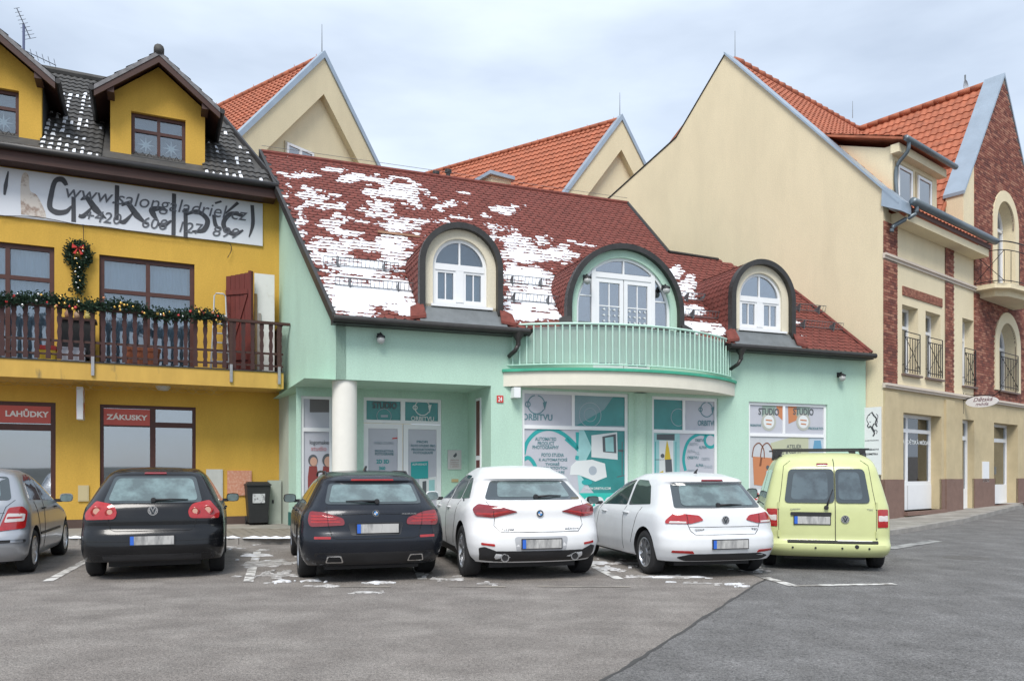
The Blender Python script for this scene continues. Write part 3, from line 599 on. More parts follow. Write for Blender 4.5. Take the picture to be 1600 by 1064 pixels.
KERB = [(-40, 14.55), (-10, 14.55), (1.8, 14.6), (5.4, 15.3), (7.9, 16.45), (11.2, 19.4), (16.3, 24.9), (40, 50)]
STONE = M("kerb_stone", (.27, .255, .235), .9, var=.25, vscale=3, bump=.6, bscale=60)
PAVE = M("concrete_pavement", (.24, .225, .20), .9, var=.25, vscale=2, bump=.5, bscale=70, col2=(.33, .31, .28), c2scale=1.2)
def off_poly(P, d):
    out = []
    for i in range(len(P)):
        a = np.array(P[max(0, i - 1)]); b = np.array(P[min(len(P) - 1, i + 1)]); t = (b - a) / np.linalg.norm(b - a); out.append((P[i][0] - t[1] * d, P[i][1] + t[0] * d))
    return out
pav = strip("pavement", off_poly(KERB, .17), [(-40, 30), (-10, 30), (1.8, 34), (6, 36), (9, 36), (12, 36), (20, 40), (50, 70)], .108, PAVE, kind="structure")
SNOWM = M("snow", (.80, .825, .87), .6, var=.05, vscale=8, bump=.7, bscale=25, spec=.3, bdist=.03)
SLUSH = M("dirty_slush", (.48, .47, .46), .6, var=.25, vscale=9, bump=.8, bscale=30, col2=(.25, .235, .22), c2scale=7, c2pos=(.42, .58), bdist=.02)
tj = MB(); ed = [(a + .035 * noise.noise(Vector((b * 1.9, 1, 0))) + .02 * noise.noise(Vector((b * 7, 5, 0))), b) for a, b in [(-2.2 + 2.79 * i / 60, -.3 + 5.27 * i / 60) for i in range(60)] + [(.59 + 2.57 * i / 60, 4.97 + 4.79 * i / 60) for i in range(61)]]
for i in range(len(ed) - 1):
    (a, b), (c_, d_) = ed[i], ed[i + 1]; w0, w1 = .018 + .014 * noise.noise(Vector((b * 3, 0, 0))), .018 + .014 * noise.noise(Vector((d_ * 3, 0, 0))); tj.poly([(a - w0, b, .0065), (a + w0, b, .0065), (c_ + w1, d_, .0065), (c_ - w1, d_, .0065)])
tj.build("tar_joint", M("tar", (.05, .048, .046), .7, var=.3, vscale=12), road)
kb = thing("kerb", "low stone kerb between the parking bays and the pavement", "kerb"); kb["kind"] = "structure"; del kb["category"]; del kb["label"]
def along(P, step):
    out = []; 
    for i in range(len(P) - 1):
        a, b = np.array(P[i]), np.array(P[i + 1]); L_ = np.linalg.norm(b - a); k = max(1, int(round(L_ / step)))
        for j in range(k): out.append((a + (b - a) * j / k, a + (b - a) * (j + 1) / k))
    return out
for a, b in along([p for p in KERB if -12 < p[0] < 17] and [(-12, 14.55)] + KERB[2:7], 1.0):
    d = b - a; l = np.linalg.norm(d); ang = math.atan2(d[1], d[0]); z = gz(*a)
    m = MB().box(.006, l - .006, 0, .165, -.05, .118 + random.uniform(-.006, .006)); o = m.build("kerb_stone", STONE, kb); o.location = (a[0], a[1], z); o.rotation_euler = (0, -math.atan2(gz(*b) - z, l), ang)
# setts of the pavement that show between the cars
sett = MB().box(-.095, .095, -.095, .095, 0, .02).mesh("paving_stone", M("paving_setts", (.22, .195, .16), .9, var=.35, vscale=2.3, bump=.5, bscale=50))
ml = []
for i in range(12):
    for j in range(24):
        x, y = -6.9 + j * .2 + (i % 2) * .1, 14.85 + i * .2
        ml.append(Matrix.Translation((x, y, .100 + random.uniform(0, .006))) @ Matrix.Rotation(random.uniform(-.03, .03), 4, 'Z'))
pieces(sett, "paving_stone", pav, ml, 290)
# painted bay lines
LINE = M("worn_line_paint", (.62, .61, .58), .8, var=.2, vscale=6, col2=(.21, .195, .18), c2scale=5.5, c2pos=(.46, .58))
def gline(p, q, w, mat=LINE, z=.006, name="bay_line"):
    a, b = np.array(p), np.array(q); d = (b - a) / np.linalg.norm(b - a); n = np.array((-d[1], d[0])) * w / 2
    MB().poly([(*(a - n), z), (*(b - n), z), (*(b + n), z), (*(a + n), z)]).build(name, mat, ground)
for (x0, y0, x1, y1) in ((75, 908, 168, 858), (388, 909, 402, 862), (660, 905, 640, 862), (968, 905, 890, 866)):
    gline(gpt(x0, y0), gpt(x1, y1), .12)
gline(gpt(1196, 903), gpt(1240, 916), .13, z=.010); gline(gpt(1238, 916), gpt(1398, 913), .12, z=.011)
for (x0, x1) in ((840, 985), (700, 790), (520, 610)): gline(gpt(x0, 916), gpt(x1, 917), .07, M("faint_line_paint", (.30, .27, .23), .85, col2=(.19, .175, .16), c2scale=4))
gline(gpt(1385, 858), gpt(1465, 845), .25, M("faint_white_paint", (.32, .32, .31), .85, col2=(.12, .12, .12), c2scale=3), z=.012)
# dry seam between the two asphalts and a manhole
MB().lathe([(.001, .012), (.29, .012), (.33, .010), (.36, .004)], (*gpt(1512, 872), gz(*gpt(1512, 872))), 'z', 32).build("manhole_cover", M("cast_iron", (.13, .125, .12), .6, metal=.4, var=.3, vscale=20, bump=.8, bscale=40), road)
def snow_patch(px, py, rx, ry, mat=SLUSH, h=.022, seed=0, z0=.0, parent=None):
    """irregular thin heap of snow lying on the ground"""
    cx, cy = gpt(px, py, z0); n = 40; rings = [1, .9, .7, .4]; vs = []
    for k in rings:
        for j in range(n):
            a = 2 * math.pi * j / n; q = k * (1 + .55 * noise.noise(Vector((math.cos(a) * 1.7 + seed, math.sin(a) * 1.7, seed * 3.1))) + .30 * noise.noise(Vector((math.cos(a) * 5 + seed, math.sin(a) * 5, seed))))
            x, y = cx + rx * q * math.cos(a), cy + ry * q * math.sin(a)
            vs.append((x, y, gz(x, y) + z0 + (.003 if k == 1 else h * (1.15 - k) + .012 * noise.noise(Vector((x * 7, y * 7, 1))) + .012)))
    vs.append((cx, cy, gz(cx, cy) + z0 + h * 1.2)); m = len(rings)
    fs = [(i * n + j, i * n + (j + 1) % n, (i + 1) * n + (j + 1) % n, (i + 1) * n + j) for i in range(m - 1) for j in range(n)] + [((m - 1) * n + j, (m - 1) * n + (j + 1) % n, m * n) for j in range(n)]
    return vs, fs
sb = MB(); sb2 = MB()
for i, (px, py, rx, ry, w) in enumerate([(420, 880, .42, .55, 0), (432, 899, .3, .13, 0), (440, 909, .16, .07, 1), (487, 908, .13, .05, 1), (400, 868, .3, .2, 1), (595, 911, .2, .06, 1), (700, 905, .22, .1, 0), (505, 916, .25, .05, 0), (578, 926, .2, .04, 0), (930, 880, .22, .22, 1), (948, 889, .2, .1, 1), (1056, 902, .34, .10, 1), (1000, 902, .2, .08, 0), (1145, 914, .13, .04, 1), (1160, 917, .08, .03, 1), (1090, 912, .2, .05, 0), (1175, 890, .2, .1, 0), (345, 857, .45, .06, 0), (760, 912, .15, .05, 0), (985, 880, .25, .12, 0)]):
    (sb if w else sb2).add(*snow_patch(px, py, rx * .8, ry * .8, seed=i * 1.7, h=.02 if w else .008))
    for q in range(9): (sb if w and q % 3 else sb2).add(*snow_patch(px + random.gauss(0, rx * 85), py + random.gauss(0, ry * 26), rx * random.uniform(.06, .28), ry * random.uniform(.08, .4), seed=i * 3.1 + q * .77, h=.008))
o = sb.build("snow", SNOWM, None, smooth=True); o.data.materials[0] = M("old_snow", (.62, .63, .65), .6, var=.2, vscale=9, bump=.8, bscale=30, col2=(.42, .41, .40), c2scale=5); tag(o, "small white snow remains lying on the asphalt behind the cars", "snow", kind="stuff")
o = sb2.build("slush", SLUSH, None, smooth=True); tag(o, "thin grey slush on the asphalt between the parked cars", "slush", kind="stuff")
ks = MB()
for i in range(26):
    x = -8.6 + i * .21
    if -5.2 < x < -4.9: continue
    y = 14.62 + .12 * noise.noise(Vector((x, 3, 0))); w = .15 + .1 * random.random()
    n = 10; vs = [(x + w * math.cos(2 * math.pi * j / n) * k, y + .09 * math.sin(2 * math.pi * j / n) * k * random.uniform(.7, 1.3), .12 + (.035 * (1 - k) + .002)) for k in (1, .6) for j in range(n)] + [(x, y, .165)]
    ks.add(vs, [(j, (j + 1) % n, n + (j + 1) % n, n + j) for j in range(n)] + [(n + j, n + (j + 1) % n, 2 * n) for j in range(n)])
tag(ks.build("snow", SNOWM, None, smooth=True), "strip of white snow along the top of the kerb stones", "snow", kind="stuff")

# ------------------------------------------------------------------ building helpers
def wall(name, mat, parent, u0, u1, z0, z1, holes=(), y=0.0, depth=.22):
    """front sheet with rectangular openings and their reveals"""
    b = MB(); us = sorted({u0, u1, *[h[0] for h in holes], *[h[1] for h in holes]}); zs = sorted({z0, z1, *[h[2] for h in holes], *[h[3] for h in holes]})
    us = [u for u in us if u0 <= u <= u1]; zs = [z for z in zs if z0 <= z <= z1]
    for i in range(len(us) - 1):
        for j in range(len(zs) - 1):
            a, c_ = (us[i] + us[i + 1]) / 2, (zs[j] + zs[j + 1]) / 2
            if any(h[0] < a < h[1] and h[2] < c_ < h[3] for h in holes): continue
            b.poly([(us[i], y, zs[j]), (us[i + 1], y, zs[j]), (us[i + 1], y, zs[j + 1]), (us[i], y, zs[j + 1])])
    for h in holes:
        d = y + (h[4] if len(h) > 4 else depth); a0, a1, c0, c1 = max(h[0], u0), min(h[1], u1), max(h[2], z0), min(h[3], z1)
        b.poly([(a0, y, c0), (a0, y, c1), (a0, d, c1), (a0, d, c0)]); b.poly([(a1, y, c0), (a1, d, c0), (a1, d, c1), (a1, y, c1)])
        b.poly([(a0, y, c1), (a1, y, c1), (a1, d, c1), (a0, d, c1)]); b.poly([(a0, y, c0), (a0, d, c0), (a1, d, c0), (a1, y, c0)])
    return b.build(name, mat, parent)
DARKIN = M("dark_interior", (.035, .037, .04), .9)
GLASS = glassmat("window_glass", (.80, .86, .88), .10)
GLASSB = glassmat("window_glass_reflective", (.6, .66, .7), .30)
CURT = M("net_curtain", (.62, .66, .74), .9, var=.06, vscale=3)
WHITE = M("white_pvc", (.78, .79, .80), .4, var=.03)
def curtain(parent, u0, u1, z0, z1, y, mat=CURT, waves=14, amp=.02):
    n = waves * 6; b = MB(); vs = []
    for i in range(n + 1):
        u = u0 + (u1 - u0) * i / n; d = amp * math.sin(2 * math.pi * i / 6 + .8 * math.sin(i * .37)); vs += [(u, y + d, z0), (u, y + d * .6, z1)]
    return b.add(vs, [(2 * i, 2 * i + 2, 2 * i + 3, 2 * i + 1) for i in range(n)]).build("curtain", mat, parent, smooth=True)
def window(parent, u0, u1, z0, z1, y, fm, cols=(), rows=(), fw=.06, bar=.035, glass=None, back=DARKIN, backd=.35, name="window", curt=None, depth=.07, cells=None, label=None):
    """frame mesh with mullions at the fractions cols and transoms at rows; every pane is a child of its own"""
    b = MB(); W_, H_ = u1 - u0, z1 - z0
    b.box(u0, u1, y, y + depth, z0, z0 + fw); b.box(u0, u1, y, y + depth, z1 - fw, z1); b.box(u0, u0 + fw, y + .001, y + depth, z0 + fw, z1 - fw); b.box(u1 - fw, u1, y + .001, y + depth, z0 + fw, z1 - fw)
    cu = [u0 + fw] + [u0 + W_ * c_ for c_ in cols] + [u1 - fw]; rz = [z0 + fw] + [z0 + H_ * r for r in rows] + [z1 - fw]
    for r in rz[1:-1]: b.box(u0 + fw, u1 - fw, y + .004, y + depth - .01, r - bar, r + bar)
    for c_ in cu[1:-1]:
        for i in range(len(rz) - 1): b.box(c_ - bar, c_ + bar, y + .002, y + depth - .006, rz[i] + (bar if i else 0), rz[i + 1] - (bar if i < len(rz) - 2 else 0))
    o = b.build(name, fm, parent, label=label); gm = glass or GLASS; yg = y + depth * .55
    for i in range(len(cu) - 1):
        for j in range(len(rz) - 1):
            a0 = cu[i] + (bar if i else 0); a1 = cu[i + 1] - (bar if i < len(cu) - 2 else 0); c0 = rz[j] + (bar if j else 0); c1 = rz[j + 1] - (bar if j < len(rz) - 2 else 0)
            MB().box(a0, a1, yg, yg + .008, c0, c1).build("pane", gm, o)
    if back: MB().poly([(u0 + .01, y + backd, z0 + .01), (u1 - .01, y + backd, z0 + .01), (u1 - .01, y + backd, z1 - .01), (u0 + .01, y + backd, z1 - .01)]).build("dark_room", back, o)
    if curt: curtain(o, u0 + .03, u1 - .03, z0 + .02, z1 - .03, y + .17, curt, int(W_ * 9))
    return o
def wave_field(us, ss, O, U_, S_, N_, keep=None, wave=.15, row=.3, h=.022, lift=.03, seg=6):
    """tiled roof surface: rows of waves, each row stepping over the one below. O origin, unit vectors along eave, up slope, normal"""
    O, U_, S_, N_ = map(np.array, (O, U_, S_, N_)); b = MB(); nr = int(math.ceil((ss[1] - ss[0]) / row)); nw = int(math.ceil((us[1] - us[0]) / wave))
    for r in range(nr):
        s0 = ss[0] + r * row; s1 = min(s0 + row + .03, ss[1])
        for w in range(nw):
            u = us[0] + w * wave
            if u + wave > us[1] + 1e-6 or (keep and not keep(u + wave / 2, (s0 + s1) / 2)): continue
            vs = []
            for k in range(seg + 1):
                uu = u + wave * k / seg; hh = h * (.5 - .5 * math.cos(2 * math.pi * k / seg)) 
                for s_, l_ in ((s0, -.012), (s0, lift), (s1, 0)): vs.append(O + U_ * uu + S_ * s_ + N_ * (hh + l_))
            fs = []
            for k in range(seg): fs += [(3 * k, 3 * k + 3, 3 * k + 4, 3 * k + 1), (3 * k + 1, 3 * k + 4, 3 * k + 5, 3 * k + 2)]
            b.add(vs, fs)
    return b

# ------------------------------------------------------------------ yellow building (left)
Y = Frame(-11.02, 16.8, R(25)); yb = Y.root("yellow_building", "yellow shop house with dark tiled roof, dormers and a wooden balcony", "building")
YEL = stucco("yellow_render", (.60, .37, .072), .09); BRN = M("brown_window_wood", (.065, .019, .012), .5, var=.25, vscale=12)
WOOD = M("dark_stained_wood", (.048, .017, .011), .6, var=.4, vscale=6, stretch=(.4, 6, 6)); DTILE = M("anthracite_tile", (.060, .058, .055), .75, var=.35, vscale=5, bump=.3, bscale=50)
GUT = M("dark_gutter", (.028, .026, .026), .45, var=.2); UL, UR = -2.6, 5.84
wA = (-.75, Y.U(85), 3.72, Y.Z(60, 384)); wB = (Y.U(155), Y.U(304), 3.72, 6.26)
dA = (-.35, Y.U(87), .12, 2.89); wC = (Y.U(156), Y.U(306), .72, 2.89)
wall("wall", YEL, yb, UL, UR, .0, 8.2, [wA, wB, dA, wC], depth=.16)
MB().box(UR - .01, UR + .002, .001, 6, 0, 8.2).build("party_wall", YEL, yb); MB().box(dA[1], UR, -.025, .02, .05, .30).build("plinth", M("brown_plinth", (.085, .055, .045), .85, var=.2, bump=.4), yb)
window(yb, *wA[:2], wA[2], wA[3], .07, BRN, (.5,), (.72,), .10, .045, GLASS, curt=CURT)
window(yb, *wB[:2], wB[2], wB[3], .07, BRN, (.5,), (.69,), .10, .045, GLASS, curt=CURT)
wc = window(yb, *wC[:2], wC[2], wC[3], .06, BRN, (.54,), (.80,), .075, .06, GLASSB, back=M("dim_shop_interior", (.16, .18, .21), .9))
dd = window(yb, *dA[:2], dA[2], dA[3], .06, BRN, (), (.80,), .10, .07, GLASSB, back=M("dim_shop_interior", (.16, .18, .21), .9), name="shop_door")
REDS = M("red_sign_film", (.50, .085, .065), .5, var=.06); LET = M("pale_lettering", (.74, .70, .66), .5)
z0, z1 = Y.Z(230, 669) + .06, 2.80
sg = MB().box(wC[0] + .075, wC[0] + .54 * (wC[1] - wC[0]) - .06, .045, .058, z0, z1).build("sign_film", REDS, yb); lettering("ZÁKUSKY", LET, sg, wC[0] + .13, wC[0] + .54 * (wC[1] - wC[0]) - .11, z0 + .12, z1 - .10, .043, bold=.035)
sg = MB().box(dA[0] + .10, dA[1] - .10, .045, .058, z0 + .0, z1).build("sign_film", REDS, yb); lettering("LAHŮDKY", LET, sg, Y.U(8), Y.U(76), z0 + .13, z1 - .06, .043, bold=.035)
# sign band under the eaves
BAN = M("grey_white_banner", (.66, .68, .72), .5, var=.04, vscale=1.2); INK = M("dark_grey_ink", (.055, .057, .065), .6)
u0, u1, z0, z1 = UL + .4, Y.U(410), 6.87, 7.90
bn = MB().box(u0, u1, -.05, -.004, z0, z1).build("sign_band", BAN, yb, label="white sign band with dark gothic lettering, web address and phone number")
S_ = lambda x, y: Y.uz(x, y, -.05)
def gpath(pts, w): ribbon(catmull([S_(*p) for p in pts], 6), w, -.058, k, t=.006)
def gp2(pts, ws):
    q = catmull([S_(*p) for p in pts], 6); n_ = len(q); ribbon(q, [.74 * float(np.interp(i / (n_ - 1), np.linspace(0, 1, len(ws)), ws)) for i in range(n_)], -.058, mb_ := MB(), t=.006); mb_.build("letter_stroke", INK, bn)
gp2([(104, 290), (97, 281), (86, 284), (80, 305), (78, 324), (88, 332), (103, 331), (112, 322)], [.10, .17, .12, .13, .14, .17, .13, .03])
gp2([(115, 308), (115, 347)], [.11, .12])
for dx, dy in ((126, 310), (190, 319)):      # the two letters a
    gp2([(dx, dy + 3), (dx + 10, dy), (dx + 24, dy + 18), (dx + 40, dy + 32)], [.03, .14, .20, .03]); gp2([(dx - 3, dy + 27), (dx + 4, dy + 28), (dx + 16, dy + 16), (dx + 18, dy + 12)], [.10, .13, .05, .02])
gp2([(183, 290), (182, 344)], [.12, .12]); gp2([(246, 345), (240, 336), (238, 328), (252, 326), (262, 330)], [.06, .16, .18, .12, .05]); gp2([(246, 350), (256, 352), (268, 345)], [.10, .14, .05])
gp2([(272, 303), (271, 368)], [.12, .12]); gp2([(290, 326), (290, 371)], [.12, .12]); gp2([(290, 336), (308, 331), (324, 344), (318, 360), (300, 362)], [.05, .14, .15, .15, .05])
gp2([(334, 336), (337, 352), (345, 358)], [.10, .13, .04]); gp2([(336, 318), (346, 315)], [.06, .06]); gp2([(380, 338), (362, 334), (350, 346), (352, 358), (366, 366), (380, 360)], [.10, .13, .14, .15, .14, .05]); gp2([(352, 334), (372, 317)], [.05, .10])
gp2([(394, 321), (395, 350), (389, 371)], [.11, .12, .03]); gp2([(13, 268), (9, 290), (7, 305)], [.03, .10, .05])
ITAL = M("grey_ink", (.10, .105, .12), .6)
def slanted(txt, xa, ya, xb, yb_, hgt, shear=.25):
    (ua, za), (ub, zb_) = S_(xa, ya), S_(xb, yb_); lettering(txt, ITAL, bn, ua, ub, min(za, zb_), min(za, zb_) + hgt, -.062, shear=shear, name="lettering")
slanted("www.salongaladriel.cz", 103, 316, 387, 352, .40); [slanted(t_, xa, 345 + (xa - 133) * .12, xb, 345 + (xb - 133) * .12, h_) for t_, xa, xb, h_ in (("+420", 133, 190, .25), ("608", 222, 262, .25), ("127", 280, 318, .25), ("899", 332, 374, .25))]
BEI = M("faded_print_beige", (.62, .56, .50), .6, col2=(.34, .25, .20), c2scale=5, c2pos=(.5, .62))
MB().xz(catmull([S_(*p) for p in ((33, 335), (32, 300), (34, 276), (40, 270), (45, 277), (47, 298), (58, 306), (70, 330), (72, 341))], 4), -.056, -.052).build("faded_figure_print", BEI, bn)
# roof
EV, EZ, RB = -.52, 8.22, 4.0; RZ = Y.Z(120, 120, RB); RU = Y.U(325, RB); sl = math.hypot(RB - EV, RZ - EZ); Sd = np.array((0, (RB - EV) / sl, (RZ - EZ) / sl)); Nd = np.array((0, -Sd[2], Sd[1]))
ER = Y.U(432, EV)
roof = MB().prism([(UL, EV, EZ - .03), (ER, EV, EZ - .03), (RU, RB, RZ - .03), (UL, RB, RZ - .03)], (0, .06, -.12)).prism([(UL, RB, RZ - .04), (RU, RB, RZ - .04), (RU + .3, RB + 4, EZ), (UL, RB + 4, EZ)], (0, 0, -.12)).build("roof", DTILE, yb, recalc=True)
DC, DH, DZE, DPK = 3.115, 1.0, 9.94, 10.74        # dormer centre, half width, eave and peak of its wall
DSL = (DPK - DZE) / DH
DCS = (DC, DC - 3.34)
def under_dormer(u, z): return any(abs(u - dc) < DH + .02 and z < DPK + .12 - abs(u - dc) * DSL for dc in DCS)
tb = MB(); seg = 10
for k_ in range(seg + 1):
    hh = .024 * (.5 - .5 * math.cos(4 * math.pi * k_ / seg)); uu = -.15 + .3 * k_ / seg
    for s_, l_ in ((0, -.01), (0, .03), (.33, .0)): tb.v.append((uu, s_, hh + l_))
for k_ in range(seg): tb.f += [(3 * k_, 3 * k_ + 3, 3 * k_ + 4, 3 * k_ + 1), (3 * k_ + 1, 3 * k_ + 4, 3 * k_ + 5, 3 * k_ + 2)]
tb.m = [0] * len(tb.f); tile = tb.mesh("roof_tile", DTILE, True, 45)
Bm = Matrix(((1, 0, 0, 0), (0, Sd[1], Nd[1], 0), (0, Sd[2], Nd[2], 0), (0, 0, 0, 1))); tl = []; snowy = MB()
for r in range(int(sl / .3)):
    for q in range(-10, 24):
        u = q * .3; s_ = r * .3; v, z = EV + Sd[1] * s_, EZ + Sd[2] * s_; ulim = ER + (RU - ER) * s_ / sl
        if u > ulim - .1 or u < UL or under_dormer(u, z + .12) : continue
        tl.append((abs(u - 3), Matrix.Translation((u, v, z)) @ Bm))
        px, py = Y.pix((u, v, z)); dens = .62 if (60 < px < 140 and py > 150) else (.9 if r == 0 and px < 180 else (.55 if r == 0 else (.16 if px > 325 else .05)))
        for half in (-.075, .075):
            if random.random() < dens and py > 140:
                w = random.uniform(.06, .10); l0, l1 = random.uniform(.0, .03), random.uniform(.12, .27)
                pts = [(half - w * random.uniform(.2, .6), l0), (half + w * random.uniform(.3, .65), l0 + .02 * random.random()), (half + w * random.uniform(.1, .55), l1), (half - w * random.uniform(.1, .5), l1 - .06 * random.random())]
                lo = [Matrix.Translation((u, v, z)) @ Bm @ Vector((a, b_, .032 + (.02 if False else 0))) for a, b_ in pts]; hi = [Matrix.Translation((u, v, z)) @ Bm @ Vector((a * .96, b_, .058)) for a, b_ in pts]
                snowy.add([tuple(p) for p in lo + hi], [(4, 5, 6, 7), (0, 1, 5, 4), (1, 2, 6, 5), (2, 3, 7, 6), (3, 0, 4, 7)])
tl.sort(key=lambda t: t[0]); pieces(tile, "roof_tile", roof, [t[1] for t in tl], 290); snowy.build("snow", SNOWM, roof, kind="stuff")
MB().tube([(UL, RB, RZ + .03), (RU, RB, RZ + .03)], .11, 8).build("ridge_cap", DTILE, roof)
MB().prism([(ER, EV, EZ - .05), (ER + .02, EV, EZ + .10), (RU + .02, RB, RZ + .10), (RU, RB, RZ - .05)], (.05, 0, 0)).build("verge_trim", GUT, roof)
gb = MB(); gp = [(UL, EV - .09, EZ - .04), (ER + .03, EV - .09, EZ - .04)]
gb.tube(gp, .075, 10); gb.build("gutter", GUT, yb, smooth=True)
MB().box(UL, ER, EV + .0, -.02, 7.93, 8.10).box(UL, ER - .02, EV - .03, EV + .0, 7.90, 8.16).build("eaves_board", WOOD, yb)
for dc in DCS:
    d = MB(); ww, wz0, wz1 = .575, 8.58, 9.62
    d.box(dc - DH, dc - ww, 0.0, .2, 8.35, DZE); d.box(dc + ww, dc + DH, 0, .2, 8.35, DZE); d.box(dc - ww, dc + ww, 0, .2, 8.35, wz0); d.xz([(dc - ww, wz1), (dc + ww, wz1), (dc + ww, DZE), (dc + DH, DZE), (dc, DPK), (dc - DH, DZE), (dc - ww, DZE)], 0, .2)
    dm = d.build("dormer", YEL, yb)
    MB().box(dc - DH + .001, dc - DH + .05, .2, 2.2, 8.6, DZE).box(dc + DH - .05, dc + DH - .001, .2, 2.2, 8.6, DZE).build("dormer_cheek", M("slate_cheek", (.055, .058, .062), .7, var=.2), dm)
    w_ = window(dm, dc - ww, dc + ww, wz0, wz1, .10, BRN, (.5,), (.63,), .075, .035, GLASS, back=M("pale_room", (.16, .20, .28), .9), backd=.22)
    for sx_ in (-.27, .27):
        st = MB(); 
        for q in range(8):
            a = math.pi * q / 4; st.poly([(dc + sx_, .162, 8.95), (dc + sx_ + .055 * math.cos(a - .39), .162, 8.95 + .055 * math.sin(a - .39)), (dc + sx_ + .19 * math.cos(a), .163, 8.95 + .19 * math.sin(a)), (dc + sx_ + .055 * math.cos(a + .39), .162, 8.95 + .055 * math.sin(a + .39))])
        st.build("paper_star", M("paper_white", (.85, .86, .86), .8), w_)
    zz = MB(); zg = [(dc - ww + .02 + i * .072, 8.62 + (.10 if i % 2 else 0)) for i in range(16)]; zz.tube([(a, .02, b_) for a, b_ in zg], .011, 4); zz.box(dc - ww, dc + ww, -.08, .06, 8.54, 8.575); zz.build("window_box_rail", GUT, w_)
    for sg in (-1, 1):      # roof slopes with overhang
        e = (dc + sg * (DH + .30), DZE - .30 * DSL + .06); p = (dc, DPK + .06)
        sb_ = MB().prism([(p[0], -.45, p[1]), (e[0], -.45, e[1]), (e[0], 2.4, e[1]), (p[0], 3.2, p[1])], (0, 0, .07)); ro_ = sb_.build("dormer_roof", WOOD, dm, recalc=True)
        L_ = math.hypot(e[0] - p[0], e[1] - p[1]); sd_ = np.array(((p[0] - e[0]) / L_, 0, (p[1] - e[1]) / L_)); nd = np.array((-sd_[2] * 1, 0, sd_[0])) * (1 if sd_[0] > 0 else -1)
        wave_field((-.50, 2.9), (-.06, L_), (e[0], 0, e[1] + .075), (0, 1, 0), sd_, nd, keep=lambda u, s_: u < 2.3 + s_ * .6).build("dormer_tiles", DTILE, ro_, smooth=True, angle=45, kind="stuff")
        MB().prism([(p[0], -.50, p[1] - .02), (e[0], -.50, e[1] - .02), (e[0], -.50, e[1] - .16), (p[0], -.50, p[1] - .18)], (0, .05, 0)).build("barge_board", WOOD, ro_, recalc=True)
        MB().prism([(p[0], -.515, p[1] + .08), (e[0], -.515, e[1] + .08), (e[0], -.515, e[1] - .02), (p[0], -.515, p[1] - .02)], (0, .03, 0)).build("verge_flashing", M("weathered_flashing", (.16, .155, .16), .5, var=.5, vscale=9), ro_, recalc=True)
        MB().box(dc + sg * (DH - .02) - .07, dc + sg * (DH - .02) + .07, -.46, 0, DZE - .17, DZE - .03).build("rafter_end", WOOD, dm)
        MB().tube([(e[0] + sg * .05, -.5, e[1] + .02), (e[0] + sg * .05, 2.0, e[1] + .02)], .06, 8).build("dormer_gutter", GUT, ro_)
    MB().tube([(dc, -.54, DPK + .17), (dc, 3.3, DPK + .17)], .11, 10).build("ridge_cap", DTILE, dm, smooth=True)
# balcony
BV = -1.1; BY0, BY1 = 3.30, 3.67; BR = Y.U(443, BV)
STAIN = M("stained_yellow_render", (.56, .35, .08), .9, var=.12, vscale=2, bump=.5, bscale=100, col2=(.16, .13, .07), c2scale=2.6, c2pos=(.60, .74), stretch=(1.6, 1, .35))
MB().box(UL, BR, BV, 0, BY0, BY1).build("balcony_slab", STAIN, yb); MB().box(UL, BR + .01, BV - .02, 0, BY1, BY1 + .025).build("slab_edge", GUT, yb)
rail = thing("tmp", "", ""); bpy.data.objects.remove(rail)
rl = MB().box(UL, Y.U(453, BV), BV - .03, BV + .05, 4.78, 4.84).box(UL, BR, BV + .035, BV + .06, 4.08, 4.13).box(UL, BR, BV + .035, BV + .06, 3.80, 3.84).build("balcony_railing", WOOD, yb)
half = [(.048, 0), (.048, .12), (.034, .17), (.048, .22), (.048, .30), (.030, .42), (.046, .56), (.030, .70), (.048, .80), (.048, .87), (.034, .92), (.048, .97), (.048, 1.06)]
bal = MB().xz(half + [(-a, z) for a, z in half[::-1]], -.014, .014).mesh("baluster", M("brown_red_baluster", (.042, .012, .011), .65, var=.3, vscale=6))
u = BR - .08
while u > -.7: inst(bal, "baluster", rl, Matrix.Translation((u, BV + .012, 3.715))); u -= .203
for px in (145, 361, 436):
    uu = Y.U(px, BV); MB().box(uu - .03, uu + .03, BV - .05, BV - .012, 3.40, 3.80).build("rail_bracket", M("galvanised", (.35, .35, .36), .5, metal=.6, var=.2), rl); MB().box(uu - .035, uu + .035, BV - .01, BV + .05, 3.68, 4.78).build("rail_post", WOOD, rl)
MB().box(BR - .05, BR, BV, 0, 4.78, 4.83).build("side_rail", WOOD, rl)
for i in range(5): inst(bal, "baluster", rl, Matrix.Translation((BR - .03, BV + .2 + i * .2, 3.715)) @ Matrix.Rotation(R(90), 4, 'Z'))
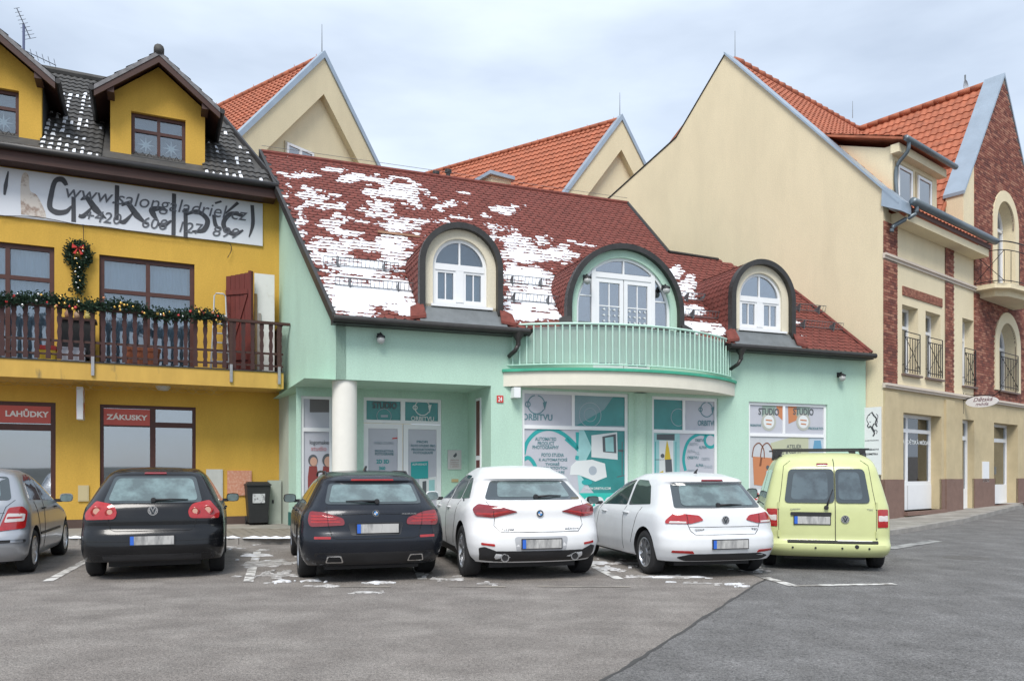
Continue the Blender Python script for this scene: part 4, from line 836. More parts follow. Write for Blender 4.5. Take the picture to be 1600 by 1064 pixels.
# ------------------------------------------------------------------ green building (centre)
G = Frame(-3.45, 15.3, R(21)); gb = G.root("green_building", "mint green shop house with red shingle roof, arched dormers and round balcony", "building")
GRN = stucco("mint_render", (.46, .65, .535), .05); CRM = stucco("cream_render", (.72, .66, .52), .05); MINT = M("mint_metal", (.50, .71, .61), .45, var=.08); TEALP = M("dark_teal_plinth", (.02, .13, .115), .6, var=.2)
SHN = M("red_shingle", (.165, .043, .032), .85, var=.45, vscale=7, bump=.6, bscale=90); DMET = M("dark_sheet_metal", (.042, .040, .038), .45, metal=.3, var=.3, vscale=5); GMET = M("grey_sheet_metal", (.20, .215, .22), .45, metal=.5, var=.2, vscale=4)
RA, RS = 4.62, .905                                  # roof plane z = RA + RS * v
def roofpt(px, py, dz=0.0):
    k, m = (px - CX) / FPX, (HY - py) / FPX; w = lambda t: np.array((k * t, t)) - G.o
    f = lambda t: CAMZ + m * t - (RA + dz + RS * float(np.dot(w(t), G.n))); t0, t1 = 10.0, 20.0; a, b = f(t0), f(t1); t = t0 - a * (t1 - t0) / (b - a)
    return float(np.dot(w(t), G.u)), float(np.dot(w(t), G.n))
EVG = -.28; RV = roofpt(700, 278.5)[1]
uL0, uL1 = -.05, roofpt(409, 240)[0]; uR1 = roofpt(975, 312)[0]; pA = roofpt(1045, 395); pB = roofpt(1122, 407); pC = roofpt(1222, 440); uR0 = roofpt(1355, 546)[0]
RP = [(uL0, EVG), (uR0, EVG), (pC[0], pC[1]), (pB[0], pB[1]), (pA[0], pA[1]), (uR1, RV), (uL1, RV)]
rz_ = lambda v: RA + RS * v
wt = 3.14
holes = [(3.93, 6.52, .48, 3.12), (7.13, 8.93, .48, 3.10), (9.81, 12.21, .48, 3.06), (5.62, 7.10, 3.56, 4.56)]
wall("wall", GRN, gb, 3.22, 13.46, 0, 4.56, holes, depth=.20)
MB().box(0, 3.22, 0, .28, 3.17, 4.56).build("arcade_beam", GRN, gb)
MB().prism([(0, 0, 3.17), (-.16 * 5.4, 5.4, 3.17), (-.16 * 5.4, 5.4, rz_(5.3)), (0, 0, 4.56)], (.2, .0, 0)).build("side_wall", GRN, gb, recalc=True)
MB().prism([(-.32, 2.0, 0), (-.575, 3.6, 0), (-.575, 3.6, 3.17), (-.32, 2.0, 3.17)], (.25, 0, 0)).build("side_pier", GRN, gb, recalc=True)
MB().prism([(-.335, 1.99, .1), (-.59, 3.61, .1), (-.59, 3.61, .42), (-.335, 1.99, .42)], (.1, 0, 0)).build("pier_plinth", TEALP, gb, recalc=True)
MB().prism([(-.58, 3.6, 0), (-.80, 5.0, 0), (-.80, 5.0, 3.17), (-.58, 3.6, 3.17)], (.25, 0, 0)).build("side_return", stucco("shaded_mint_render", (.42, .47, .40)), gb, recalc=True)  # lower part of the mint side wall; its shade is put into the colour
MB().box(3.22, 3.44, .001, 1.62, 0, 3.17).build("recess_return", GRN, gb)
bw = wall("recess_wall", GRN, gb, -.6, 3.22, 0, 3.17, [(-.50, .16, .6, 2.98, .1), (.83, 2.60, .1, 3.0, .1)], y=1.6)
MB().poly([(-.6, 0, 3.165), (3.3, 0, 3.165), (3.3, 1.7, 3.165), (-.9, 5, 3.165)]).build("recess_ceiling", GRN, gb)
MB().poly([(-.9, 0, .112), (3.3, 0, .112), (3.3, 1.7, .112), (-.9, 1.7, .112)]).build("recess_floor", PAVE, gb)
MB().lathe([(.245, .1), (.245, 3.17)], (.21, .27, 0), 'z', 32).build("column", M("cream_column_paint", (.76, .74, .67), .8, var=.04, bump=.2), gb, smooth=True)
MB().box(3.22, 3.91, -.03, .02, .05, .42).box(6.54, 7.11, -.03, .02, .05, .42).box(8.95, 9.79, -.03, .02, .05, .42).box(12.23, 13.46, -.03, .02, .05, .42).build("plinth", TEALP, gb, kind="stuff")
MB().box(3.93, 6.52, -.01, .05, .0, .44).box(7.13, 8.93, -.01, .05, .0, .44).box(9.81, 12.21, -.01, .05, .0, .44).build("window_apron", TEALP, gb, kind="stuff")
MB().lathe([(.20, .45), (.20, 3.13)], (6.82, .10, 0), 'z', 24).build("window_pier", GRN, gb, smooth=True)
# films and prints on the shop windows
FGR = M("grey_lilac_film", (.47, .48, .53), .25, var=.05, vscale=2); FTEAL = M("teal_film", (.035, .235, .23), .2, var=.25, vscale=1.2); FMID = M("blue_grey_film", (.20, .32, .35), .25, var=.2, vscale=1)
TEAL = M("teal_print", (.02, .33, .33), .5); LTEAL = M("pale_teal_print", (.30, .55, .55), .5, var=.2, vscale=1.5); GTX = M("grey_teal_print", (.10, .22, .25), .5); WPR = M("white_print", (.66, .69, .69), .5); DGR = M("dark_grey_print", (.09, .10, .11), .5); ORP = M("orange_print", (.50, .20, .09), .5); YPR = M("yellow_print", (.60, .43, .03), .5); BPR = M("beige_print", (.45, .47, .33), .5); REDP = M("red_print", (.55, .05, .04), .5); PALE = M("faint_print", (.36, .41, .46), .5)
def arc(cx, cz, r, a0, a1, n=30, asp=1.0): return [(cx + r * math.cos(R(a0 + (a1 - a0) * i / n)), cz + asp * r * math.sin(R(a0 + (a1 - a0) * i / n))) for i in range(n + 1)]
class Print:
    """flat print on a window film: shapes given at photograph pixels on the plane v"""
    def __init__(s, par, v): s.par, s.v = par, v; s.y = v
    def p(s, x, y): return tuple(float(q) for q in G.uz(x, y, s.v))
    def shape(s, pts, mat, name="print", lift=.002): MB().xz([s.p(*q) for q in pts], s.y - lift - .002, s.y - lift).build(name, mat, s.par, recalc=True)
    def stroke(s, pts, w, mat, k=6, lift=.004, smooth=True):
        q = [s.p(*a) for a in pts]; ribbon(catmull(q, k) if smooth else q, w, s.y - lift, MB_ := MB(), t=.002); MB_.build("print", mat, s.par)
    def circ(s, x, y, r, mat, w=None, a0=0, a1=360, lift=.004, asp=1.0):
        c_ = s.p(x, y)
        if w: b = ribbon(arc(c_[0], c_[1], r, a0, a1, 36, asp), w, s.y - lift, MB(), t=.002)
        else: b = MB().xz(arc(c_[0], c_[1], r, 0, 350, 24, asp), s.y - lift - .002, s.y - lift)
        b.build("print", mat, s.par)
    def txt(s, t, x0, x1, yb, hgt, mat, bold=.01, lift=.006):
        a, b = s.p(x0, yb), s.p(x1, yb); lettering(t, mat, s.par, a[0], b[0], a[1], a[1] + hgt, s.y - lift, bold=bold, name="lettering")
    def logo(s, x, y, r, mat, t=True, tw=None):
        s.circ(x, y, r, mat, .022, 100, 330); s.circ(x, y, r, mat, .022, -10, 80); c_ = s.p(x, y)
        ribbon(arc(c_[0] - r, c_[1], r * .28, 0, 360, 16), .02, s.y - .006, b := MB(), t=.002, closed=False); b.build("print", mat, s.par)
        MB().xz([(c_[0] + r * .75, c_[1] + .05), (c_[0] + r * 1.25, c_[1] + .08), (c_[0] + r * .98, c_[1] - .12)], s.y - .008, s.y - .006).build("print", mat, s.par, recalc=True)
def shopwin(u0, u1, z0, zt, z1, y, cols, ftop, fbot, fw=.07):
    w = window(gb, u0, u1, z0, z1, y, WHITE, (), ((zt - z0) / (z1 - z0),), fw, .04, FGR, back=None, label=None)
    for c_ in list(w.children): bpy.data.objects.remove(c_)
    H = (z1 - fw) - (zt + .04); n = len(ftop); cu = [u0 + fw] + [u0 + (u1 - u0) * c_ for c_ in cols] + [u1 - fw]
    for i in range(len(cu) - 1):
        a0, a1 = cu[i] + (.035 if i else 0), cu[i + 1] - (.035 if i < len(cu) - 2 else 0)
        MB().box(a0, a1, y + .03, y + .04, zt + .04, z1 - fw).build("pane", ftop[i], w)
        if i: MB().box(cu[i] - .035, cu[i] + .035, y + .003, y + .06, zt + .04, z1 - fw).build("mullion", WHITE, w)
    MB().box(u0 + fw, u1 - fw, y + .03, y + .04, z0 + fw, zt - .04).build("pane", fbot, w)
    MB().poly([(u0, y + .062, z0), (u1, y + .062, z0), (u1, y + .062, z1), (u0, y + .062, z1)]).build("dark_room", DARKIN, w)
    return w
YW = .045
# left shop window
w = shopwin(3.93, 6.52, .48, 2.33, 3.12, YW, (.475,), (FGR, FMID), FGR); p = Print(w, YW + .03)
p.logo(838, 632, .20, GTX); p.txt("ORBITVU", 816, 863, 656, .14, GTX, .02); p.shape([(900, 665), (944, 640), (962, 614), (978, 614), (978, 665)], FTEAL, lift=.001); p.circ(922, 648, .27, PALE, .012); p.circ(922, 648, .15, PALE, .01)
p.shape([(912, 671), (979, 671), (979, 786), (940, 786), (905, 740), (925, 700)], FTEAL, lift=.001); p.shape([(905, 671), (935, 671), (925, 740), (905, 770), (900, 720)], LTEAL, lift=.0005)
p.stroke([(818, 710), (824, 690), (840, 674), (860, 670), (880, 678), (898, 694), (902, 702)], .085, TEAL); p.stroke([(902, 675), (902, 703), (884, 685)], .085, TEAL, smooth=False); p.stroke([(902, 712), (901, 718)], .085, TEAL); p.stroke([(815, 720), (826, 715), (836, 728), (836, 745)], .085, TEAL)
for i, (t, x0, x1, y_) in enumerate((("AUTOMATED", 836, 869, 688), ("PRODUCT", 840, 866, 695), ("PHOTOGRAPHY", 832, 873, 701), ("FOTO STUDIA", 846, 881, 713), ("K AUTOMATICKÉ", 842, 886, 720), ("TVORBĚ", 852, 874, 727), ("PRODUKTOVÝCH", 842, 886, 733), ("FOTOGRAFIÍ", 846, 882, 740))): p.txt(t, x0, x1, y_, .075, GTX, .015)
p.shape([(924, 680), (964, 675), (965, 718), (924, 714)], WPR); p.shape([(941, 682), (962, 678), (963, 708), (942, 706)], DGR, lift=.005); p.shape([(945, 684), (958, 682), (959, 706), (946, 705)], LTEAL, lift=.008)
p.shape([(892, 728), (900, 720), (925, 718), (945, 724), (948, 745), (930, 752), (905, 742), (890, 742)], WPR, lift=.003); p.circ(926, 735, .19, LTEAL, .02); p.circ(926, 735, .10, PALE, None, lift=.006); p.stroke([(972, 690), (972, 742)], .02, DGR); p.stroke([(964, 745), (978, 742)], .02, DGR); p.stroke([(966, 704), (974, 704)], .05, DGR)
p.circ(917, 753, .13, TEAL, None, asp=.5, lift=.006); p.txt("WWW.ORBITVU.COM", 914, 954, 765, .055, WPR)
p.shape([(900, 770), (978, 770), (978, 792), (900, 792)], M("mint_teal_print", (.03, .45, .38), .5), lift=.003)
for x, t in ((920, "2D"), (936, "360"), (952, "3D")): p.circ(x, 784, .115, WPR, None, lift=.006); p.txt(t, x - 5, x + 5, 787, .075, TEAL, .01, lift=.012)
# right window under the balcony
w = shopwin(7.13, 8.93, .48, 2.30, 3.10, YW, (.49,), (FTEAL, FGR), FGR); p = Print(w, YW + .03)
p.circ(1060, 652, .20, PALE, .012); p.logo(1104, 640, .17, GTX); p.txt("ORBITVU", 1090, 1119, 665, .13, GTX, .02)
p.shape([(1021, 674), (1062, 675), (1062, 780), (1021, 780)], LTEAL, lift=.001); p.shape([(1026, 678), (1054, 678), (1054, 688), (1026, 687)], DGR); p.shape([(1030, 688), (1052, 688), (1052, 780), (1030, 780)], WPR); p.stroke([(1024, 690), (1024, 780)], .02, TEAL); p.stroke([(1056, 690), (1056, 780)], .02, TEAL)
p.shape([(1042, 687), (1045, 700), (1048, 718), (1038, 718), (1040, 700)], YPR, lift=.006); p.shape([(1039, 718), (1049, 717), (1051, 745), (1040, 745)], DGR, lift=.006); p.stroke([(1023, 718), (1037, 718)], .015, DGR); p.circ(1035, 712, .05, DGR, None, lift=.006); p.shape([(1030, 738), (1036, 735), (1037, 745), (1030, 745)], YPR, lift=.006)
p.stroke([(1071, 735), (1068, 715), (1075, 690), (1092, 678), (1104, 680)], .075, TEAL); p.circ(1110, 688, .16, TEAL, .07); p.stroke([(1117, 703), (1121, 720), (1118, 740)], .075, TEAL)
for t, x0, x1, y_, m_ in (("ORBITVU", 1086, 1101, 690, GTX), ("ORBITVU", 1076, 1091, 696, PALE), ("ALPHA", 1092, 1104, 701, GTX), ("ALPHA", 1074, 1086, 707, PALE), ("XL", 1086, 1094, 710, PALE), ("ORBITVU", 1074, 1091, 717, GTX), ("ORBITVU", 1096, 1109, 719, PALE), ("ALPHA", 1087, 1099, 729, GTX), ("360", 1100, 1113, 731, PALE), ("ORBITVU", 1074, 1088, 738, PALE)): p.txt(t, x0, x1, y_, .07, m_)
# window at the right end
w = shopwin(9.81, 12.21, .48, 2.27, 3.06, YW, (.455,), (FGR, FGR), M("pale_grey_film", (.50, .52, .54), .3, var=.06)); p = Print(w, YW + .03)
p.shape([(1212, 630), (1224, 631), (1224, 658), (1216, 650)], ORP); p.shape([(1231, 632), (1250, 633), (1248, 655), (1232, 662)], ORP)
for x in (1200, 1254):
    p.shape([(x - 9, 631), (x + 12, 632), (x + 10, 650), (x - 10, 650)], M("dull_green_print", (.25, .33, .28), .5), lift=.003); p.txt("STUDIO", x - 15, x + 17, 648, .17, DGR, .025); p.circ(x + 1, 659, .22, M("stone_print", (.42, .43, .38), .5), None); p.circ(x + 1, 659, .16, WPR, None, lift=.007); p.stroke([(x - 4, 656), (x + 6, 657)], .03, ORP, lift=.012); p.stroke([(x - 3, 662), (x + 5, 663)], .03, ORP, lift=.012)
p.txt("PRODUKTOVÉ", 1172, 1189, 666, .07, GTX); p.txt("PRODUKTOVÉ", 1263, 1289, 671, .08, GTX)
p.shape([(1204, 692), (1240, 682), (1263, 683), (1263, 780), (1220, 780)], BPR); p.shape([(1265, 683), (1290, 684), (1290, 720), (1265, 720)], M("pale_blue_print", (.45, .52, .58), .5)); p.shape([(1272, 688), (1282, 688), (1284, 702), (1270, 702)], M("mid_blue_print", (.12, .3, .45), .5), lift=.005)
p.shape([(1176, 713), (1214, 716), (1216, 762), (1178, 757)], ORP, lift=.005); p.shape([(1188, 714), (1191, 714), (1189, 728), (1186, 728)], M("brown_print", (.2, .07, .03), .5), lift=.008)
for a in (1183, 1196): p.stroke([(a - 8, 714), (a - 5, 698), (a + 3, 692), (a + 10, 702), (a + 11, 716)], .025, M("brown_print", (.2, .07, .03), .5), lift=.008)
for i in range(9): p.circ(1200 + random.uniform(-3, 9), 730 + i * 4, .05, (DGR, LTEAL, PALE)[i % 3], None, lift=.009 + .003 * i)
p.txt("ATELIÉR", 1229, 1252, 700, .11, DGR, .005); p.txt("PACKSHOT", 1214, 1252, 711, .12, DGR, .005); p.shape([(1172, 764), (1290, 768), (1290, 790), (1172, 786)], WPR, lift=.004); p.txt("REKLAMA", 1173, 1215, 781, .17, REDP, .02, lift=.009)
# entrance
DV = 1.64
dr = window(gb, .83, 2.60, 2.44, 3.0, DV, WHITE, (.5,), (), .07, .05, FTEAL, back=None, name="door_transom"); p = Print(dr, DV + .035)
p.txt("STUDIO", 582, 620, 638, .15, DGR, .03); p.circ(600, 650, .16, PALE, .012); p.stroke([(595, 650), (606, 650)], .05, PALE); p.logo(660, 637, .17, WPR); p.txt("ORBITVU", 642, 678, 657, .10, WPR, .02)
for u0_, u1_, x0, x1 in ((.83, 1.705, 578, 622), (1.725, 2.60, 640, 684)):
    d = window(gb, u0_, u1_, .12, 2.43, DV, WHITE, (), (), .11, .04, FGR, back=None, name="door", depth=.06); p = Print(d, DV + .03)
    if x0 < 600:
        for t, a, b_, y_, m_ in (("FIRMA STUDIO", 585, 615, 694, PALE), ("PRODUKTOVÁ", 586, 615, 706, GTX), ("FOTOGRAFIE", 586, 615, 711, GTX)): p.txt(t, a, b_, y_, .06, m_, .02)
        p.txt("2D 3D", 588, 608, 724, .09, TEAL, .03); p.txt("360", 592, 602, 734, .08, TEAL, .03); p.shape([(613, 684), (622, 683), (622, 685), (613, 686)], REDP)
    else:
        for t, a, b_, y_ in (("PROFI", 651, 668, 692), ("FOTO STUDIO PRO", 642, 680, 698), ("PRODUKTOVOU", 643, 680, 704), ("FOTOGRAFII", 646, 676, 709)): p.txt(t, a, b_, y_, .055, GTX, .02)
        p.shape([(642, 722), (669, 720), (669, 748), (642, 748)], TEAL); p.txt("ALPHASHOT", 644, 667, 727, .05, WPR, lift=.008); p.shape([(655, 748), (682, 744), (682, 780), (655, 780)], WPR); p.shape([(660, 752), (666, 751), (666, 770), (660, 770)], DGR, lift=.006); p.shape([(670, 750), (679, 749), (679, 770), (670, 770)], LTEAL, lift=.006)
    MB().box((u1_ - .07) if x0 < 600 else (u0_ + .04), (u1_ - .04) if x0 < 600 else (u0_ + .07), DV - .05, DV, 1.05, 1.25).build("door_handle", GMET, d)
sw = window(gb, -.50, .16, .6, 2.98, DV, WHITE, (), (.70,), .06, .04, FGR, back=None, name="side_window"); p = Print(sw, DV + .035)
p.shape([(484, 622), (516, 622), (516, 644), (484, 644)], M("brown_grey_print", (.13, .12, .12), .4)); p.txt("logomaker", 484, 516, 696, .12, DGR, 0); p.txt("studio", 486, 510, 704, .10, M("pink_print", (.5, .2, .22), .5), 0)
SKINP = M("printed_skin", (.5, .30, .22), .5)
for x, s_ in ((489, 1.), (512, 1.15)):
    p.shape([(x - 8 * s_, 745), (x - 6 * s_, 728), (x + 6 * s_, 728), (x + 8 * s_, 745), (x + 8, 770), (x - 8, 770)], M("printed_red_shirt", (.22, .04, .035), .5), lift=.003); p.circ(x, 719, .10 * s_, DGR, None, asp=1.25, lift=.005); p.circ(x + 1, 721, .075 * s_, SKINP, None, asp=1.3, lift=.008)
MB().box(3.195, 3.222, .62, .95, .6, 2.98).build("return_window", WHITE, gb); MB().box(3.19, 3.21, .67, .90, 1.72, 2.92).box(3.19, 3.21, .67, .90, .66, 1.62).build("return_window_film", M("maroon_film", (.12, .025, .02), .4), gb, kind="stuff")
pl = MB().box(2.74, 3.06, 1.575, 1.6, 1.42, 1.86).build("entrance_plaque", M("pale_plaque", (.52, .50, .49), .5, var=.08), gb); MB().xz(catmull([(2.86, 1.72), (2.93, 1.80), (2.95, 1.74), (2.90, 1.69)], 4), 1.57, 1.574).build("plaque_mark", DGR, pl)
for i in range(4): lettering(("STUDIO LUCIE", "KADEŘNICTVÍ", "KOSMETIKA", "1. PATRO")[i], M("plaque_print", (.35, .22, .2), .5), pl, 2.80, 3.0, 1.62 - i * .05, 1.645 - i * .05, 1.573)
MB().box(2.83, 2.99, 1.58, 1.6, 1.13, 1.20).build("bell_panel", M("bell_brass", (.5, .38, .2), .4), gb)
hn = MB().box(*G.rect(776, 786, 618, 629)[:2], -.02, -.002, *G.rect(776, 786, 618, 629)[2:]).build("house_number", REDP, gb); a = G.rect(778, 784, 620, 627); lettering("24", WHITE, hn, a[0], a[1], a[2], a[3], -.023, bold=.02)
a = G.rect(803, 813, 605, 621, -.2); MB().box(a[0], a[1], -.22, 0, a[2], a[3]).build("alarm_box", WHITE, gb)
# roof
rf = MB().prism([(u, v, rz_(v)) for u, v in RP], (0, .06, -.14)).build("roof", DMET, gb, recalc=True)
MB().prism([(uL1, RV, rz_(RV) - .01), (uR1, RV, rz_(RV) - .01), (uR1 + .8, RV + 5, 5.2), (uL1 - .8, RV + 5, 5.2)], (0, 0, -.12)).build("rear_slope", SHN, rf, recalc=True)
def inpoly(u, v, P):
    c_ = False; j = len(P) - 1
    for i in range(len(P)):
        if (P[i][1] > v) != (P[j][1] > v) and u < (P[j][0] - P[i][0]) * (v - P[i][1]) / (P[j][1] - P[i][1]) + P[i][0]: c_ = not c_
        j = i
    return c_
DORM = [(2.55, .88, 5.60, 4.60), (6.42, 1.47, 4.98, 4.60), (10.17, .92, 5.55, 4.60)]     # centre, outer radius, spring height, foot
def in_dormer(u, z): return any(abs(u - c_) < r and z < s_ + math.sqrt(max(0, r * r - (u - c_) ** 2)) for c_, r, s_, f_ in DORM)
SL = math.hypot(1, RS); sS = np.array((0, 1 / SL, RS / SL)); sN = np.array((0, -RS / SL, 1 / SL)); slen = (RV - EVG) * SL
sh = MB(); ROW, CW = .15, .20
for r in range(int(slen / ROW) + 1):
    s0 = r * ROW; v0 = EVG + s0 / SL; u = uL1 - .2 + (r % 2) * CW / 2
    while u < uR0:
        vm = v0 + .05
        if inpoly(u + CW / 2, vm, RP) and not in_dormer(u + CW / 2, rz_(vm) + .03):
            O = np.array((u, v0, rz_(v0))); l_ = random.uniform(.012, .02); q = lambda a, b_, h_: tuple(O + np.array((a, 0, 0)) + sS * b_ + sN * h_)
            e = .045 + random.uniform(-.006, .006); pts = [(.004, e), (.05, 0), (CW - .05, 0), (CW - .004, e), (CW - .004, ROW + .02), (.004, ROW + .02)]; lf = [l_, l_, l_, l_, .002, .002]
            sh.add([q(a, b_, h_) for (a, b_), h_ in zip(pts, lf)] + [q(pts[i][0], pts[i][1], -.004) for i in range(4)], [(0, 1, 2, 3, 4, 5), (6, 7, 1, 0), (7, 8, 2, 1), (8, 9, 3, 2)])
        u += CW
sh.build("shingles", SHN, rf, kind="stuff")
MB().tube([(uL1, RV, rz_(RV) + .0), (uR1, RV, rz_(RV) + .0)], .07, 8).build("ridge_cap", SHN, rf)
MB().prism([(uL0 - .07, EVG - .02, rz_(EVG) - .16), (uL0 - .07, EVG - .02, rz_(EVG) + .05), (uL1 - .07, RV, rz_(RV) + .06), (uL1 - .07, RV, rz_(RV) - .15)], (.07, 0, 0)).build("verge_trim", DMET, rf, recalc=True)
for a, b_ in ((RP[5], RP[4]), (RP[4], RP[3])): MB().tube([(a[0], a[1], rz_(a[1]) + .02), (b_[0], b_[1], rz_(b_[1]) + .02)], .05, 6).build("edge_flashing", DMET, rf)
MB().tube([(RP[2][0], RP[2][1], rz_(RP[2][1]) + .03), (RP[1][0], RP[1][1], rz_(RP[1][1]) + .03)], .05, 6).build("edge_cap", SHN, rf)
gt = MB()
for a, b_ in ((-.1, 3.95), (9.0, uR0 + .05)): gt.tube([(a, EVG - .08, 4.30), (b_, EVG - .08, 4.30)], .065, 10); gt.box(a, b_, EVG - .02, -.002, 4.22, 4.36)
gt.build("eaves_gutter", DMET, gb, smooth=True, angle=40, kind="stuff")
for uu in (3.72, 9.35):
    MB().lathe([(.05, -.20), (.05, -.10), (.11, 0), (.13, .10)], (uu, EVG - .02, 4.20), 'z', 12).tube([(uu, EVG - .02, 4.02), (uu - .05, EVG + .02, 3.9), (uu - .12, -.06, 3.80)], .045, 8).build("rain_hopper", DMET, gb, smooth=True)
# arched dormers
def arch(c_, r, s_, f_, n=28): return [(c_ - r, f_)] + [(c_ - r * math.cos(math.pi * i / n), s_ + r * math.sin(math.pi * i / n)) for i in range(n + 1)] + [(c_ + r, f_)]
def ring(mb, A, B, y0, y1):
    n = len(A)
    for i in range(n - 1):
        mb.add([(A[i][0], y0, A[i][1]), (A[i + 1][0], y0, A[i + 1][1]), (B[i + 1][0], y0, B[i + 1][1]), (B[i][0], y0, B[i][1]), (A[i][0], y1, A[i][1]), (A[i + 1][0], y1, A[i + 1][1]), (B[i + 1][0], y1, B[i + 1][1]), (B[i][0], y1, B[i][1])],
               [(0, 1, 2, 3), (0, 4, 5, 1), (3, 2, 6, 7)])
vend = lambda z: (z - RA) / RS + .12
def barrel(par, c_, r, s_, f_, v0):
    b = MB(); A = arch(c_, r, s_, f_)
    for i in range(len(A) - 1):
        (a0, z0_), (a1, z1_) = A[i], A[i + 1]; b.poly([(a0, v0, z0_), (a1, v0, z1_), (a1, max(v0, vend(z1_)), z1_), (a0, max(v0, vend(z0_)), z0_)])
    o = b.build("barrel_roof", SHN, par, smooth=True, angle=30); L_ = (s_ - f_) * 2 + math.pi * r; k = MB(); rows = int(L_ / 2 / .13)
    for side in (-1, 1):
        for q in range(rows):
            def at(d):
                if d < s_ - f_: return (c_ + side * r, f_ + d, side, 0.)
                a = (d - (s_ - f_)) / r; return (c_ + side * r * math.cos(a), s_ + r * math.sin(a), side * math.cos(a), math.sin(a))
            d0, d1 = q * .13, min(q * .13 + .15, L_ / 2); x0, z0_, nx, nz = at(d0); x1, z1_, mx, mz = at(d1); v = v0 + .02 + (q % 2) * .08
            while v < vend(z0_) - .02:
                t = .016; e = .04; k.add([(x0 + nx * t, v + .04, z0_ + nz * t), (x0 + nx * t, v + .12, z0_ + nz * t), (x0 * .7 + x1 * .3 + nx * t, v + .157, z0_ * .7 + z1_ * .3 + nz * t), (x1 + mx * .003, v + .157, z1_ + mz * .003), (x1 + mx * .003, v + .003, z1_ + mz * .003), (x0 * .7 + x1 * .3 + nx * t, v + .003, z0_ * .7 + z1_ * .3 + nz * t), (x0, v + .04, z0_), (x0, v + .12, z0_)], [(0, 1, 2, 3, 4, 5), (6, 7, 1, 0)]); v += .16
    k.build("barrel_shingles", SHN, o, kind="stuff"); return o
def garc(c_, s_, r0, r1, a0, a1, y0, y1, n=20):
    b = MB(); A = [(c_ + r0 * math.cos(R(a0 + (a1 - a0) * i / n)), s_ + r0 * math.sin(R(a0 + (a1 - a0) * i / n))) for i in range(n + 1)]; B = [(c_ + r1 * math.cos(R(a0 + (a1 - a0) * i / n)), s_ + r1 * math.sin(R(a0 + (a1 - a0) * i / n))) for i in range(n + 1)]
    ring(b, A, B, y0, y1); return b
BLIND = M("pale_blue_blind", (.42, .52, .64), .8, var=.04); HALF = M("grey_blue_dusk_room", (.16, .20, .25), .9)
def arched_window(par, c_, r, s_, z0, y, pane_mats, glass=GLASS, bl=BLIND):
    fr = MB(); ring(fr, arch(c_, r, s_, z0), arch(c_, r - .07, s_, z0 + .0), y, y + .08); fr.box(c_ - r, c_ + r, y + .001, y + .08, z0, z0 + .08); fr.box(c_ - r + .05, c_ + r - .05, y - .012, y + .075, s_ - .07, s_ + .06)
    fr.box(c_ - .085, c_ + .085, y - .01, y + .075, z0 + .08, s_ - .07); fr.box(c_ - .018, c_ + .018, y + .01, y + .07, s_ + .06, s_ + r - .06)
    o = fr.build("window", WHITE, par)
    for sg in (-1, 1):
        a0, a1 = sorted((c_ + sg * .085, c_ + sg * (r - .07))); f2 = MB(); f2.box(a0, a0 + .05, y + .005, y + .07, z0 + .08, s_ - .07); f2.box(a1 - .05, a1, y + .005, y + .07, z0 + .08, s_ - .07); f2.box(a0 + .05, a1 - .05, y + .006, y + .07, z0 + .08, z0 + .13); f2.box(a0 + .05, a1 - .05, y + .006, y + .07, s_ - .12, s_ - .07); m_ = (a0 + a1) / 2; f2.box(m_ - .012, m_ + .012, y + .012, y + .05, z0 + .13, s_ - .12); f2.build("sash", WHITE, o)
        MB().box(a0 + .05, a1 - .05, y + .035, y + .042, z0 + .13, s_ - .12).build("pane", glass, o)
        P_ = [(c_ + sg * .018, s_ + .06)] + [(c_ + sg * (r - .07) * math.cos(R(t)), s_ + (r - .07) * math.sin(R(t))) for t in range(6, 90, 6)] + [(c_ + sg * .018, s_ + r - .07)]; MB().xz(P_, y + .035, y + .042).build("pane", glass, o, recalc=True)
    MB().box(c_ - r + .03, c_ + r - .03, y + .13, y + .14, z0, s_ - .02).build("blind", bl, o); MB().xz([(c_ - r + .04, s_ - .02)] + [(c_ - (r - .04) * math.cos(R(t)), s_ + (r - .04) * math.sin(R(t))) for t in range(0, 181, 10)] + [(c_ + r - .04, s_ - .02)], y + .2, y + .21).build("dark_room", HALF, o, recalc=True)
    return o
for i, (c_, r, s_, f_) in enumerate(DORM):
    fm = GRN if i == 1 else CRM; rw = 1.20 if i == 1 else r - .29; y0 = .0; d = MB(); A, B = arch(c_, r - .09, s_, 4.50), arch(c_, rw, s_, 4.50 if i == 1 else 4.80); ring(d, A, B, y0, .16)
    if i != 1: d.box(c_ - r + .09, c_ + r - .09, y0, .16, 4.45, 4.80)
    dm = d.build("dormer", fm, gb, label="mint green arched dormer with balcony doors" if i == 1 else None); mid_dormer = dm if i == 1 else (None if i == 0 else mid_dormer); e = MB(); ring(e, arch(c_, r + .02, s_, 4.52), arch(c_, r - .10, s_, 4.52), -.13, .03); e.build("arch_trim", DMET, dm, smooth=True, angle=40); barrel(dm, c_, r, s_, f_, -.06)
    if i != 1: arched_window(dm, c_, rw, s_, 4.80, .06, None, GLASS if i == 0 else GLASSB, BLIND if i == 0 else M("brown_grey_room", (.13, .12, .11), .9)); MB().box(c_ - rw - .05, c_ + rw + .1, -.07, .08, 4.75, 4.80).build("sill", WHITE, dm); MB().prism([(c_ - r - .05, -.03, 4.74), (c_ + r + .05, -.03, 4.74), (c_ + r + .05, EVG - .04, 4.36), (c_ - r - .05, EVG - .04, 4.36)], (0, 0, -.03)).build("sill_flashing", GMET, dm, recalc=True)
    for sg in (-1, 1): MB().prism([(c_ + sg * (r - .05), -.10, 4.74), (c_ + sg * (r + .22), -.14, 4.62), (c_ + sg * (r + .25), EVG, 4.40), (c_ + sg * (r - .08), EVG, 4.45)], (0, 0, .06)).build("foot_flashing", SHN if i != 1 else DMET, dm, recalc=True)
c_, r, s_, f_ = DORM[1]; dm = mid_dormer; y = .05
